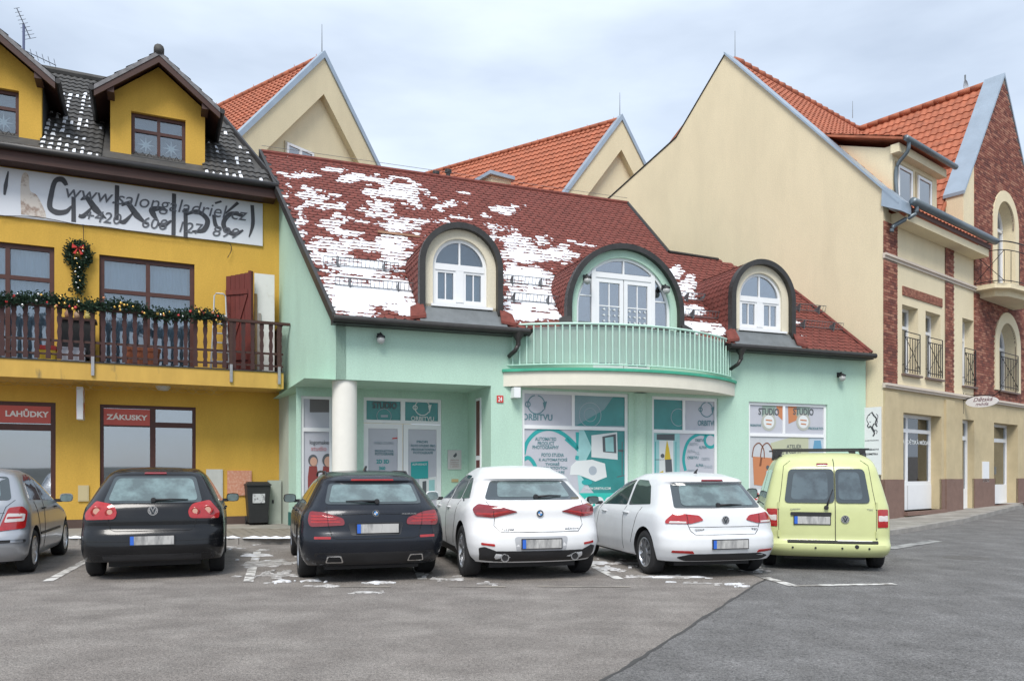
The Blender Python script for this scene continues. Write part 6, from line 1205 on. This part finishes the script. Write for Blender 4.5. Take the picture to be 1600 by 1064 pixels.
MB().tube([(.60, -.30, 9.90), (3.66, -.30, 9.90)], .075, 10).build("dormer_gutter", ZG, sh_, smooth=True); MB().tube(catmull([(.80, -.28, 9.85), (.80, -.25, 9.62), (.80, .0, 9.35), (.80, .05, 9.0), (.80, .0, 8.3)], 5), .05, 8).build("dormer_pipe", ZG, sh_, smooth=True)
# balcony on the brick gable
BQ = T.U(1551, -.5); pts = [(BQ, 0), (BQ, -.55), (BQ + .4, -.85), (BQ + 1.6, -1.0), (BQ + 3, -.85), (BQ + 3.4, -.5), (BQ + 3.4, 0)]
bsl = MB().prism([(a, b, 6.80) for a, b in pts], (0, 0, .14)).build("balcony_slab", TAN, tb_root, recalc=True); MB().prism([(BQ + (a - BQ - 1.7) * .8 + 1.7, b * .8, 6.62) for a, b in pts], (0, 0, .18)).build("slab_corbel", TAN, bsl, recalc=True)
rb = MB(); path = catmull([(a, b, 0) for a, b, in pts[:6]], 5)
for z in (7.0, 7.9, 8.15): rb.tube([(a, b, z) for a, b, _ in path], .014 if z < 8 else .02, 5)
for i in range(0, len(path), 2): rb.tube([(path[i][0], path[i][1], 6.94), (path[i][0], path[i][1], 7.9)], .009, 4)
rb.tube([(path[0][0], path[0][1], 7.0), (path[8][0], path[8][1], 7.9)], .009, 4); rb.tube([(path[0][0], path[0][1], 7.9), (path[8][0], path[8][1], 7.0)], .009, 4); rb.build("balcony_railing", IRON, bsl)
# lightning rods and dish mast on the ridge
for par, u, v, z, h_ in ((tb_root, .5, 4.75, 13.9, .9), (tb_root, 7.0, 4.4, 13.9, .6)): MB().tube([(u, v, z), (u, v, z + h_)], [.014, .006], 5).build("lightning_rod", GMET, par)
a = T.uz(1508, 150, 2.2); MB().tube([(a[0], 2.2, a[1] - .5), (a[0], 2.2, a[1] + .75)], .03, 6).build("dish_mast", GMET, tb_root); dsh = MB().lathe([(.001, .06), (.12, .04), (.22, 0), (.22, -.01)], (a[0] - .2, 2.1, a[1] + .25), 'y', 16).build("satellite_dish", M("dish_grey", (.5, .52, .55), .5), tb_root, smooth=True)

# ------------------------------------------------------------------ houses behind
def rear_house(nm, label, ax, ay, d, right, left_ridge_len, win=None, yaw=53.6, skew=0.0, k_=None):
    F = Frame((ax - CX) / FPX * d, d, R(yaw)); root = F.root(nm, label, "house"); zA = CAMZ + (HY - ay) / FPX * d
    ru, rz2 = F.uz(*right); k_ = k_ or (zA - rz2) / ru; W_ = 4.6; foot = zA - k_ * W_; prof = lambda u, dz=0: zA - abs(u) * k_ + dz
    MB().prism([(-W_, .25, 0), (W_, .25, 0), (W_, .25, foot - .1), (0, .25, zA - .1), (-W_, .25, foot - .1)], (0, .3, 0)).build("gable_wall", CRM2, root, recalc=True)
    for sg in (-1, 1):
        MB().prism([(0, 0, zA), (sg * W_, 0, foot), (sg * W_, 0, foot - 1.15), (0, 0, zA - 1.25)], (0, .26, 0)).build("gable_border", CRM2, root, recalc=True)
        MB().prism([(0, -.06, zA), (sg * (W_ + .1), -.06, foot - .1 * k_), (sg * (W_ + .1), -.06, foot - .1 * k_ + .22), (0, -.06, zA + .25)], (0, .28, 0)).build("verge_coping", ZINC, root, recalc=True)
        sl_ = MB().prism([(0, .2, zA - .05), (sg * (W_ + .3), .2, foot - .3 * k_ - .05), (sg * (W_ + .3) + skew * left_ridge_len, left_ridge_len, foot - .3 * k_ - .05), (skew * left_ridge_len, left_ridge_len, zA - .05)], (0, 0, -.15)).build("roof_slope", ORT, root, recalc=True)
    vd = np.array((skew, 1, 0)) / math.hypot(skew, 1); cl = math.hypot(1, k_); wl2 = (W_ + .3) * cl
    wave_field((.22, left_ridge_len), (0, wl2), (-(W_ + .3), 0, foot - .3 * k_ - .02), vd, np.array((1 / cl, 0, k_ / cl)), np.cross(np.array((1 / cl, 0, k_ / cl)), vd), wave=.24, row=.36, h=.045, lift=.05).build("roof_tiles", ORT, sl_, smooth=True, angle=45, kind="stuff")
    rt = MB(); n_ = int(left_ridge_len / .4)
    for i in range(n_): y0 = .2 + i * .4; rt.tube([(skew * y0, y0, zA + .03), (skew * (y0 + .42), y0 + .42, zA + .06)], [.13, .10], 8); (rt.tube([(skew * y0, y0 + .2, zA + .1), (skew * y0, y0 + .2, zA + .26)], .012, 4) if i % 3 == 0 else None)
    rt.build("ridge_tiles", ORT, sl_, smooth=True, kind="stuff"); MB().tube([(0, .1, zA + .1), (0, .1, zA + 1.2)], [.02, .008], 5).build("lightning_rod", GMET, root)
    if win: a = F.rect(*win, .25); MB().box(a[0] - .05, a[1] + .05, .2, .26, a[2] - .5, a[3] + .05).build("window_recess", M("cream_shade", (.55, .50, .38), .9), root); window(root, a[0], a[1], a[2] - .5, a[3], .15, WHITE, (.5,), (), .08, .05, GLASSB, depth=.06, backd=.09)  # plate round the window, with the shade of a recess painted into its cream
    return root, F, zA, k_
CRM2 = stucco("pale_cream_render", (.72, .64, .44), .04)
h1, F1, zA1, k1 = rear_house("rear_house", "cream gabled house with orange roof behind the left end of the red roof", 506, 91, 27.0, (590, 262), 11, win=(446, 488, 232, 262))
h2, F2, zA2, k2 = rear_house("rear_house", "cream gabled house with long orange roof behind the centre of the red roof", 971, 188, 33.0, (1012, 258), 19, yaw=35, skew=-.38, k_=1.25)
u_, z_ = F2.uz(868, 285, 5); q = 1
dz = MB().box(-4.6, -3.6, 3.0, 5.0, zA2 - 2.9 * k2, zA2 - 2.0 * k2 + .1).build("roof_dormer", CRM2, h2); MB().box(-4.75, -3.5, 2.85, 5.15, zA2 - 2.0 * k2 + .1, zA2 - 2.0 * k2 + .25).build("dormer_cap", ZINC, h2)
# wooded slope across the square, behind the viewer; only reflections show it
hb = MB(); n_ = 40; vs = []
for i in range(n_ + 1):
    x = -170 + 340 * i / n_
    for y, f in ((-42, 0), (-55, .35), (-75, .75), (-110, 1)): vs.append((x, y - 10 * math.cos(x / 60), -.02 + f * .16 * (15 + 5 * noise.noise(Vector((x * .03, 1, f))) + 2.5 * noise.noise(Vector((x * .2, f * 3, 4))))))
hb.add(vs, [(i * 4 + j, i * 4 + j + 1, (i + 1) * 4 + j + 1, (i + 1) * 4 + j) for i in range(n_) for j in range(3)]).build("hillside", M("wooded_hill", (.09, .095, .085), .95, var=.5, vscale=.4), None, smooth=True, kind="structure")
# ------------------------------------------------------------------ things on and around the yellow house
def at_y(u, v, z): w = Y.o + Y.u * u + Y.n * v; return (float(w[0]), float(w[1]), z)
NEED = M("fir_needles", (.018, .045, .022), .8, var=.5, vscale=9)
GOLD = M("gold_bauble", (.65, .42, .12), .25, metal=.8); SILV = M("silver_bauble", (.7, .7, .7), .2, metal=.8); REDB = M("red_bauble", (.5, .02, .02), .25, coat=1)
def sprigs(b, pts, rad, n, ln=.085):
    for i in range(n):
        p = Vector(pts[random.randrange(len(pts))]) + Vector((random.gauss(0, rad * .5), random.gauss(0, rad * .45), random.gauss(0, rad * .5)))
        d = Vector((random.gauss(0, 1), random.gauss(0, .8) - .3, random.gauss(0, 1) + .1)).normalized(); s_ = d.cross(Vector((random.random(), random.random(), random.random()))).normalized(); l_ = ln * random.uniform(.6, 1.25)
        for t in (0, 1): q = d.cross(s_) if t else s_; b.add([tuple(p), tuple(p + d * l_ * .5 + q * l_ * .22), tuple(p + d * l_), tuple(p + d * l_ * .5 - q * l_ * .22)], [(0, 1, 2, 3)])
def path_u(u0, u1, n, f): return [(u0 + (u1 - u0) * i / n, *f(i / n)) for i in range(n + 1)]
gl = thing("garland", "green fir garland with small baubles along the wooden balcony rail", "garland", at_y(0, 0, 0), Y.yaw)
gp = path_u(-1.0, Y.U(343, BV), 140, lambda t: (BV - .03 + .02 * math.sin(t * 40), 4.86 + .04 * math.sin(t * 22) + (.03 if t < .7 else -.03)))
b = MB(); sprigs(b, gp, .125, 5200, .075); b.build("fir_foliage", NEED, gl, kind="stuff")
for i in range(46):
    q = gp[random.randrange(20, len(gp))]; MB().ball((q[0] + random.gauss(0, .04), q[1] - .10 - random.random() * .03, q[2] + random.gauss(-.01, .07)), random.choice((.022, .028, .034)), 8).build("bauble", random.choice((GOLD, GOLD, SILV, REDB, GOLD, ORP)), gl, smooth=True)
wu = Y.U(123); wz = lambda y: Y.Z(123, y)
wr = thing("wreath", "hanging green fir wreath with red bow between the upper windows", "wreath", at_y(wu, 0, wz(420)), Y.yaw)
pts = [(.19 * math.cos(t), -.09, .30 + .22 * math.sin(t)) for t in [2 * math.pi * i / 40 for i in range(40)]] + [(.04 * math.sin(i), -.09, .1 - i * .024) for i in range(26)]
b = MB(); sprigs(b, pts, .095, 1900, .07); b.build("fir_foliage", NEED, wr, kind="stuff")
bw_ = MB(); 
for sg in (-1, 1): bw_.xz([(0, .42), (sg * .11, .50), (sg * .12, .40)], -.20, -.17); bw_.xz([(0, .42), (sg * .05, .27), (sg * .10, .29)], -.20, -.175)
bw_.build("bow", M("red_ribbon", (.5, .02, .015), .5), wr, recalc=True)
for i in range(16): MB().ball((random.gauss(0, .08), -.19, .42 - i * .06 + random.gauss(0, .02)), .022, 8).build("bauble", SILV if i % 2 else GOLD, wr, smooth=True)
# cable along the bottom of the sign band
cb = catmull([(Y.U(x), -.07, Y.Z(x, y)) for x, y in ((0, 339), (60, 341), (120, 352), (170, 357), (240, 368), (300, 374), (340, 378), (358, 382), (361, 392), (355, 404))], 5); MB().tube(cb, .008, 4).build("cable", GUT, yb); MB().tube(catmull([(Y.U(130), -.07, Y.Z(130, 352)), (Y.U(131), -.06, Y.Z(131, 368)), (Y.U(130), -.08, Y.Z(130, 380))], 4), .007, 4).build("cable", GUT, yb)
# step ladder leaning on the wall
la = thing("ladder", "aluminium step ladder standing on the wooden balcony beside the red door leaf", "ladder", at_y(4.42, -.42, 3.70), Y.yaw)
LAL = M("ladder_aluminium", (.55, .56, .58), .4, metal=.6)
for sg in (-1, 1): MB().tube([(sg * .20, -.05, 0), (sg * .14, .02, 1.35), (sg * .125, .03, 1.78), (sg * .08, .03, 1.84)], .018, 6).build("stile", LAL, la)
MB().tube([(-.08, .03, 1.84), (.08, .03, 1.84)], .018, 6).build("top_hoop", LAL, la); MB().box(-.135, .135, -.16, .06, 1.28, 1.31).build("platform", M("ladder_platform", (.6, .62, .63), .5), la)
for i in range(5): z = .22 + i * .22; MB().box(-.19 + .008 * i, .19 - .008 * i, -.09, .0, z, z + .03).build("step", LAL, la)
for sg in (-1, 1): MB().tube([(sg * .20, .36, 0), (sg * .14, .06, 1.28)], .014, 6).build("rear_leg", LAL, la)
# red door leaf and white panel stored at the end of the balcony
rd = thing("red_door_leaf", "dark red plank door leaf with diagonal brace at the balcony end", "door", at_y(Y.U(353, -.22), -.22, 3.70), Y.yaw + R(-40))
RDM = M("oxide_red_boards", (.12, .018, .012), .6, var=.3, vscale=5, stretch=(6, 6, .6))
for i in range(5): MB().box(i * .125 + .003, i * .125 + .122, 0, .03, 0, 2.30 + .012 * i).build("board", RDM, rd)
for z in (.3, 1.85): MB().box(.01, .61, -.03, 0, z, z + .11).build("ledge", RDM, rd)
MB().prism([(.03, -.028, .42), (.12, -.028, .42), (.60, -.028, 1.83), (.51, -.028, 1.83)], (0, .026, 0)).build("brace", RDM, rd, recalc=True); MB().box(.625, .70, -.04, .06, 0, 2.38).build("edge_post", RDM, rd)
wp = thing("white_panel", "tall white board with wooden battens leaning in the balcony corner", "board", at_y(Y.U(399, -.42), -.42, 3.70), Y.yaw)
MB().box(-.02, .44, 0, .04, 0, 2.40).build("board", M("white_chipboard", (.66, .66, .64), .7, var=.06, col2=(.5, .47, .42), c2scale=3, c2pos=(.55, .75)), wp); MB().box(-.03, .04, -.04, -.002, .1, 1.9).build("batten", M("bare_batten", (.30, .19, .10), .8, var=.2), wp); MB().box(.07, .13, -.035, -.002, .1, 1.45).build("batten", M("grey_batten", (.32, .29, .26), .8, var=.2), wp)
# pots and clutter behind the railing
TER = M("terracotta", (.36, .12, .06), .85, var=.2)
for i, (px, lab) in enumerate(((205, "left of three terracotta planters"), (222, "middle terracotta planter"), (239, "right of three terracotta planters"))):
    u = Y.U(px, -.8); t = thing("planter", "terracotta planter behind the balcony railing, " + ("leftmost of three", "middle of three", "rightmost of three")[i], "planter", at_y(u, -.72, 3.70), Y.yaw, "terracotta planters on the balcony"); MB().lathe([(.001, 0), (.11, 0), (.15, .32), (.165, .32), (.165, .40), (.14, .40), (.13, .34), (.001, .34)], n=16).build("pot", TER, t, smooth=True, angle=40); MB().lathe([(.001, .36), (.135, .36)], n=16).build("soil", M("soil", (.03, .022, .016), .95), t)
t = thing("grill", "black iron stove standing on the balcony below the wreath", "stove", at_y(Y.U(122, -.5), -.45, 3.70), Y.yaw); MB().box(-.32, .32, -.2, .2, .12, .92).build("stove_body", M("black_iron", (.016, .016, .017), .6, var=.3), t); MB().box(-.36, .36, -.24, .24, .92, .97).build("stove_top", WOOD, t); [MB().box(sx * .28 - .02, sx * .28 + .02, sy * .16 - .02, sy * .16 + .02, 0, .12).build("leg", GUT, t) for sx in (-1, 1) for sy in (-1, 1)]
for i, (x, m_, nm) in enumerate(((-.18, M("brown_jug", (.25, .13, .08), .5), "brown"), (.0, M("tan_jug", (.36, .24, .16), .5), "tan"), (.2, M("olive_jar", (.45, .38, .12), .4), "yellow"))):
    q = at_y(Y.U(122, -.5) + x, -.45, 4.67); tag(place(MB().lathe([(.001, 0), (.07, 0), (.085, .12), (.05, .2), (.06, .24), (.001, .24)], n=14).build("jar", m_, None, smooth=True), q), nm + " jar standing on the balcony stove", "jar")
t = MB().box(-.22, .22, -.15, .15, 0, .26).box(-.23, .23, -.16, .16, .26, .30).build("storage_box", M("pale_box", (.55, .56, .62), .6, var=.1), None); tag(place(t, at_y(Y.U(115, -.8), -.8, 3.70), Y.yaw), "pale plastic storage box on the balcony floor", "box")
t = MB().box(-.16, .16, -.12, .12, 0, .22).build("crate", M("yellow_crate", (.62, .42, .03), .6), None); t2 = MB().box(-.17, .17, -.13, .13, .221, .31).build("lid", M("red_lid", (.5, .04, .03), .5), t); tag(place(t, at_y(Y.U(74, -.8), -.8, 3.70), Y.yaw), "yellow crate with red lid behind the balcony railing", "crate")
# wheelie bin
bi = thing("wheelie_bin", "black wheelie bin with white sticker against the yellow wall", "bin", at_y(Y.U(402, -.35), -.35, .11), Y.yaw)
BIN = M("bin_plastic", (.018, .019, .02), .55, var=.2)
MB().add([(-.21, -.24, .05), (.21, -.24, .05), (.21, .2, .05), (-.21, .2, .05), (-.27, -.30, .93), (.27, -.30, .93), (.27, .25, .93), (-.27, .25, .93)], [(0, 3, 2, 1), (4, 5, 6, 7), (0, 1, 5, 4), (1, 2, 6, 5), (2, 3, 7, 6), (3, 0, 4, 7)]).build("bin_body", BIN, bi); MB().box(-.285, .285, -.33, .26, .932, .965).prism([(-.27, -.31, .965), (.27, -.31, .965), (.22, -.22, 1.02), (-.22, -.22, 1.02)], (0, .44, 0)).build("lid", BIN, bi, recalc=True)
MB().prism([(-.14, -.288, .52), (.14, -.288, .52), (.14, -.302, .74), (-.14, -.302, .74)], (0, .006, 0)).build("sticker", M("white_sticker", (.55, .56, .57), .6, col2=(.25, .25, .26), c2scale=14, c2pos=(.5, .6)), bi, recalc=True)
for sg in (-1, 1): MB().lathe([(.001, -.03), (.10, -.03), (.10, .03), (.001, .03)], (sg * .22, .22, .10), 'x', 16).build("wheel", RUB, bi)
# boxes and fittings on the yellow wall
for nm, q, m_ in (("gas_cabinet", (122, 139, 758, 783), M("cream_cabinet", (.50, .42, .24), .6)), ("meter_cabinet", (322, 348, 733, 781), M("pale_grey_cabinet", (.50, .51, .48), .6, var=.1)), ("notice_cabinet", (355, 393, 735, 774), M("salmon_cabinet", (.55, .24, .15), .7, col2=(.62, .36, .26), c2scale=20))):
    a = Y.rect(*q); o = MB().box(a[0], a[1], -.035, .0, a[2], a[3]).build(nm, m_, yb); MB().box(a[0] + .02, a[1] - .02, -.04, -.036, a[2] + .02, a[3] - .02).build("cabinet_door", m_, o)
MB().lathe([(.001, -.10), (.10, -.09), (.15, -.04), (.16, 0)], (Y.U(255, -.5), -.5, 3.30), 'z', 18).build("soffit_lamp", M("opal_lamp", (.5, .5, .48), .4), yb, smooth=True)
ls = MB().box(Y.U(128) - .06, Y.U(128) + .06, -.62, -.12, 2.50, 3.20).build("projecting_sign", M("white_sign_case", (.62, .62, .62), .5), yb); MB().box(Y.U(128) - .066, Y.U(128) - .061, -.60, -.14, 2.52, 3.18).box(Y.U(128) + .061, Y.U(128) + .066, -.60, -.14, 2.52, 3.18).build("sign_face", M("orange_white_print", (.60, .58, .55), .5, col2=(.55, .10, .03), c2scale=4, c2pos=(.46, .54)), ls); MB().tube([(Y.U(128), -.12, 3.05), (Y.U(128), 0, 3.05)], .02, 6).tube([(Y.U(128), -.12, 2.65), (Y.U(128), 0, 2.65)], .02, 6).build("sign_bracket", GUT, ls)
nl = MB()
for i in range(26):
    u = -.6 + i * .19; sag = .06 + .10 * math.sin(i * 1.7) ** 2; nl.tube(catmull([(u, BV + .02, 3.32), (u + .12, BV + .2, 3.30 - sag), (u + .3, BV + .55, 3.27 - sag * .6), (u + .42, -.3, 3.29)], 4), .004, 3, caps=False); nl.tube(catmull([(u + .2, BV + .02, 3.32), (u + .05, BV + .25, 3.28 - sag), (u - .1, BV + .6, 3.28)], 4), .004, 3, caps=False)
nl.build("light_net", M("light_net_wire", (.40, .30, .12), .6), yb, kind="stuff")
an = thing("roof_antenna", "television aerial on a mast behind the left yellow dormer", "antenna", at_y(Y.U(37, 1.5), 1.5, Y.Z(37, 62, 1.5)), Y.yaw)
MB().tube([(0, 0, -1.2), (0, 0, .35)], .03, 6).build("mast", M("blue_mast", (.10, .12, .22), .5), an)
ab_ = MB(); ab_.tube([(-.12, -.15, .62), (.12, .1, .1)], .014, 4)
for i in range(9): t = i / 8; p = (-.12 + .24 * t, -.15 + .25 * t, .62 - .52 * t); l_ = .07 + .08 * t; ab_.tube([(p[0] - l_ * .8, p[1], p[2] - l_ * .35), (p[0] + l_ * .8, p[1], p[2] + l_ * .35)], .006, 3)
ab_.build("aerial", M("aerial_grey", (.12, .13, .16), .5), an)
b2 = MB(); b2.tube([(0, 0, -.25), (.65, .1, -.42)], .01, 4)
for i in range(5): b2.tube([(.15 + i * .12, -.2, -.29 - i * .03), (.15 + i * .12, .25, -.29 - i * .03)], .006, 3)
b2.build("lower_aerial", M("aerial_grey", (.12, .13, .16), .5), an)
# ------------------------------------------------------------------ signs on the corner building, facing the square
def at_t(u, v, z): w = T.o + T.u * u + T.n * v; return (float(w[0]), float(w[1]), z)
sb_ = thing("salon_sign", "tall white board with a drawing of a head of wavy hair beside the green wall", "sign", at_t(-.04, .50, 1.30), T.yaw - R(90))
MB().box(0, .48, -.02, .0, 0, 1.72).build("board", M("white_board", (.72, .73, .74), .5, var=.03), sb_)
for q, ws in (([(.16, 1.30), (.11, 1.42), (.16, 1.53), (.24, 1.58)], .012), ([(.24, 1.60), (.30, 1.50), (.36, 1.42), (.33, 1.30), (.38, 1.22)], .03), ([(.27, 1.52), (.34, 1.45), (.38, 1.36), (.36, 1.26)], .022), ([(.16, 1.30), (.13, 1.25), (.17, 1.20), (.20, 1.25)], .025), ([(.21, 1.24), (.26, 1.15), (.31, 1.05), (.27, .98)], .035), ([(.30, 1.30), (.26, 1.20), (.32, 1.10)], .03), ([(.20, 1.54), (.14, 1.50), (.12, 1.44)], .012), ([(.36, 1.54), (.40, 1.48), (.38, 1.40)], .014), ([(.33, 1.14), (.38, 1.10), (.36, 1.04)], .014), ([(.18, 1.36), (.22, 1.34)], .01)): ribbon(catmull(q, 5), ws, -.026, mb_ := MB(), t=.004); mb_.build("hair_stroke", INK, sb_)
lettering("LUCIE MALÍKOVÁ", INK, sb_, .07, .42, .86, .89, -.024); lettering("KADEŘNICTVÍ", INK, sb_, .06, .42, .62, .67, -.024, bold=.02); lettering("KOSMETIKA", INK, sb_, .08, .40, .50, .55, -.024, bold=.02)
ar = thing("arrow_sign", "small black arrow sign under the white hair salon board", "sign", at_t(-.045, .30, 1.12), T.yaw - R(90)); MB().box(0, .26, -.01, 0, 0, .15).build("plate", INK, ar); lettering("↑", WPR, ar, .15, .21, .03, .12, -.014, bold=.02); MB().xz([(.04, .075), (.10, .11), (.10, .04)], -.016, -.012).build("arrow", WPR, ar, recalc=True)
mbx = thing("mail_box", "green metal mail box on the corner wall behind the van", "mailbox", at_t(-.05, .28, .72), T.yaw - R(90)); MB().box(0, .26, -.12, 0, 0, .36).build("box", M("green_mailbox", (.04, .20, .14), .5), mbx); MB().box(.03, .23, -.126, -.12, .27, .30).build("slot", GUT, mbx)
ov = thing("oval_sign", "white oval shop sign on a scrolled iron bracket above the shop doors", "sign", at_t(4.96, 0, 3.40), T.yaw - R(90))
MB().xz([(.50 + .43 * math.cos(2 * math.pi * i / 36), .16 * math.sin(2 * math.pi * i / 36)) for i in range(36)], -.02, .02).build("oval_board", M("oval_white", (.70, .68, .68), .5), ov, recalc=True)
MAR = M("plum_ink", (.16, .05, .07), .6); lettering("Dětská", MAR, ov, .28, .80, .01, .13, -.024, shear=.35); lettering("móda", MAR, ov, .34, .68, -.11, -.02, -.024, shear=.35)
ib = MB(); ib.tube([(0, 0, .30), (0, 0, -.32)], .014, 5); ib.tube(catmull([(0, 0, .06), (.25, 0, .16), (.5, 0, .19), (.8, 0, .16), (1.0, 0, .30)], 6), .012, 5); ib.tube(catmull([(.05, 0, .26), (.3, 0, .20), (.6, 0, .19)], 6), .010, 5)
for x in (.3, .7): ib.tube([(x, 0, .15), (x, 0, .20)], .008, 4)
ib.build("bracket", IRON, ov)
cbx = thing("utility_cabinet", "grey utility cabinet between the yellow house and the green pier", "cabinet", at_y(5.52, -.25, .11), Y.yaw); MB().box(0, .30, -.12, .1, 0, 1.05).build("cabinet_body", M("grey_green_cabinet", (.36, .40, .35), .7, var=.1), cbx); MB().box(.03, .27, -.126, -.12, .06, .98).build("cabinet_door", M("grey_green_cabinet", (.36, .40, .35), .7, var=.1), cbx); MB().box(.08, .12, -.14, -.126, .5, .58).build("handle", BLK, cbx)
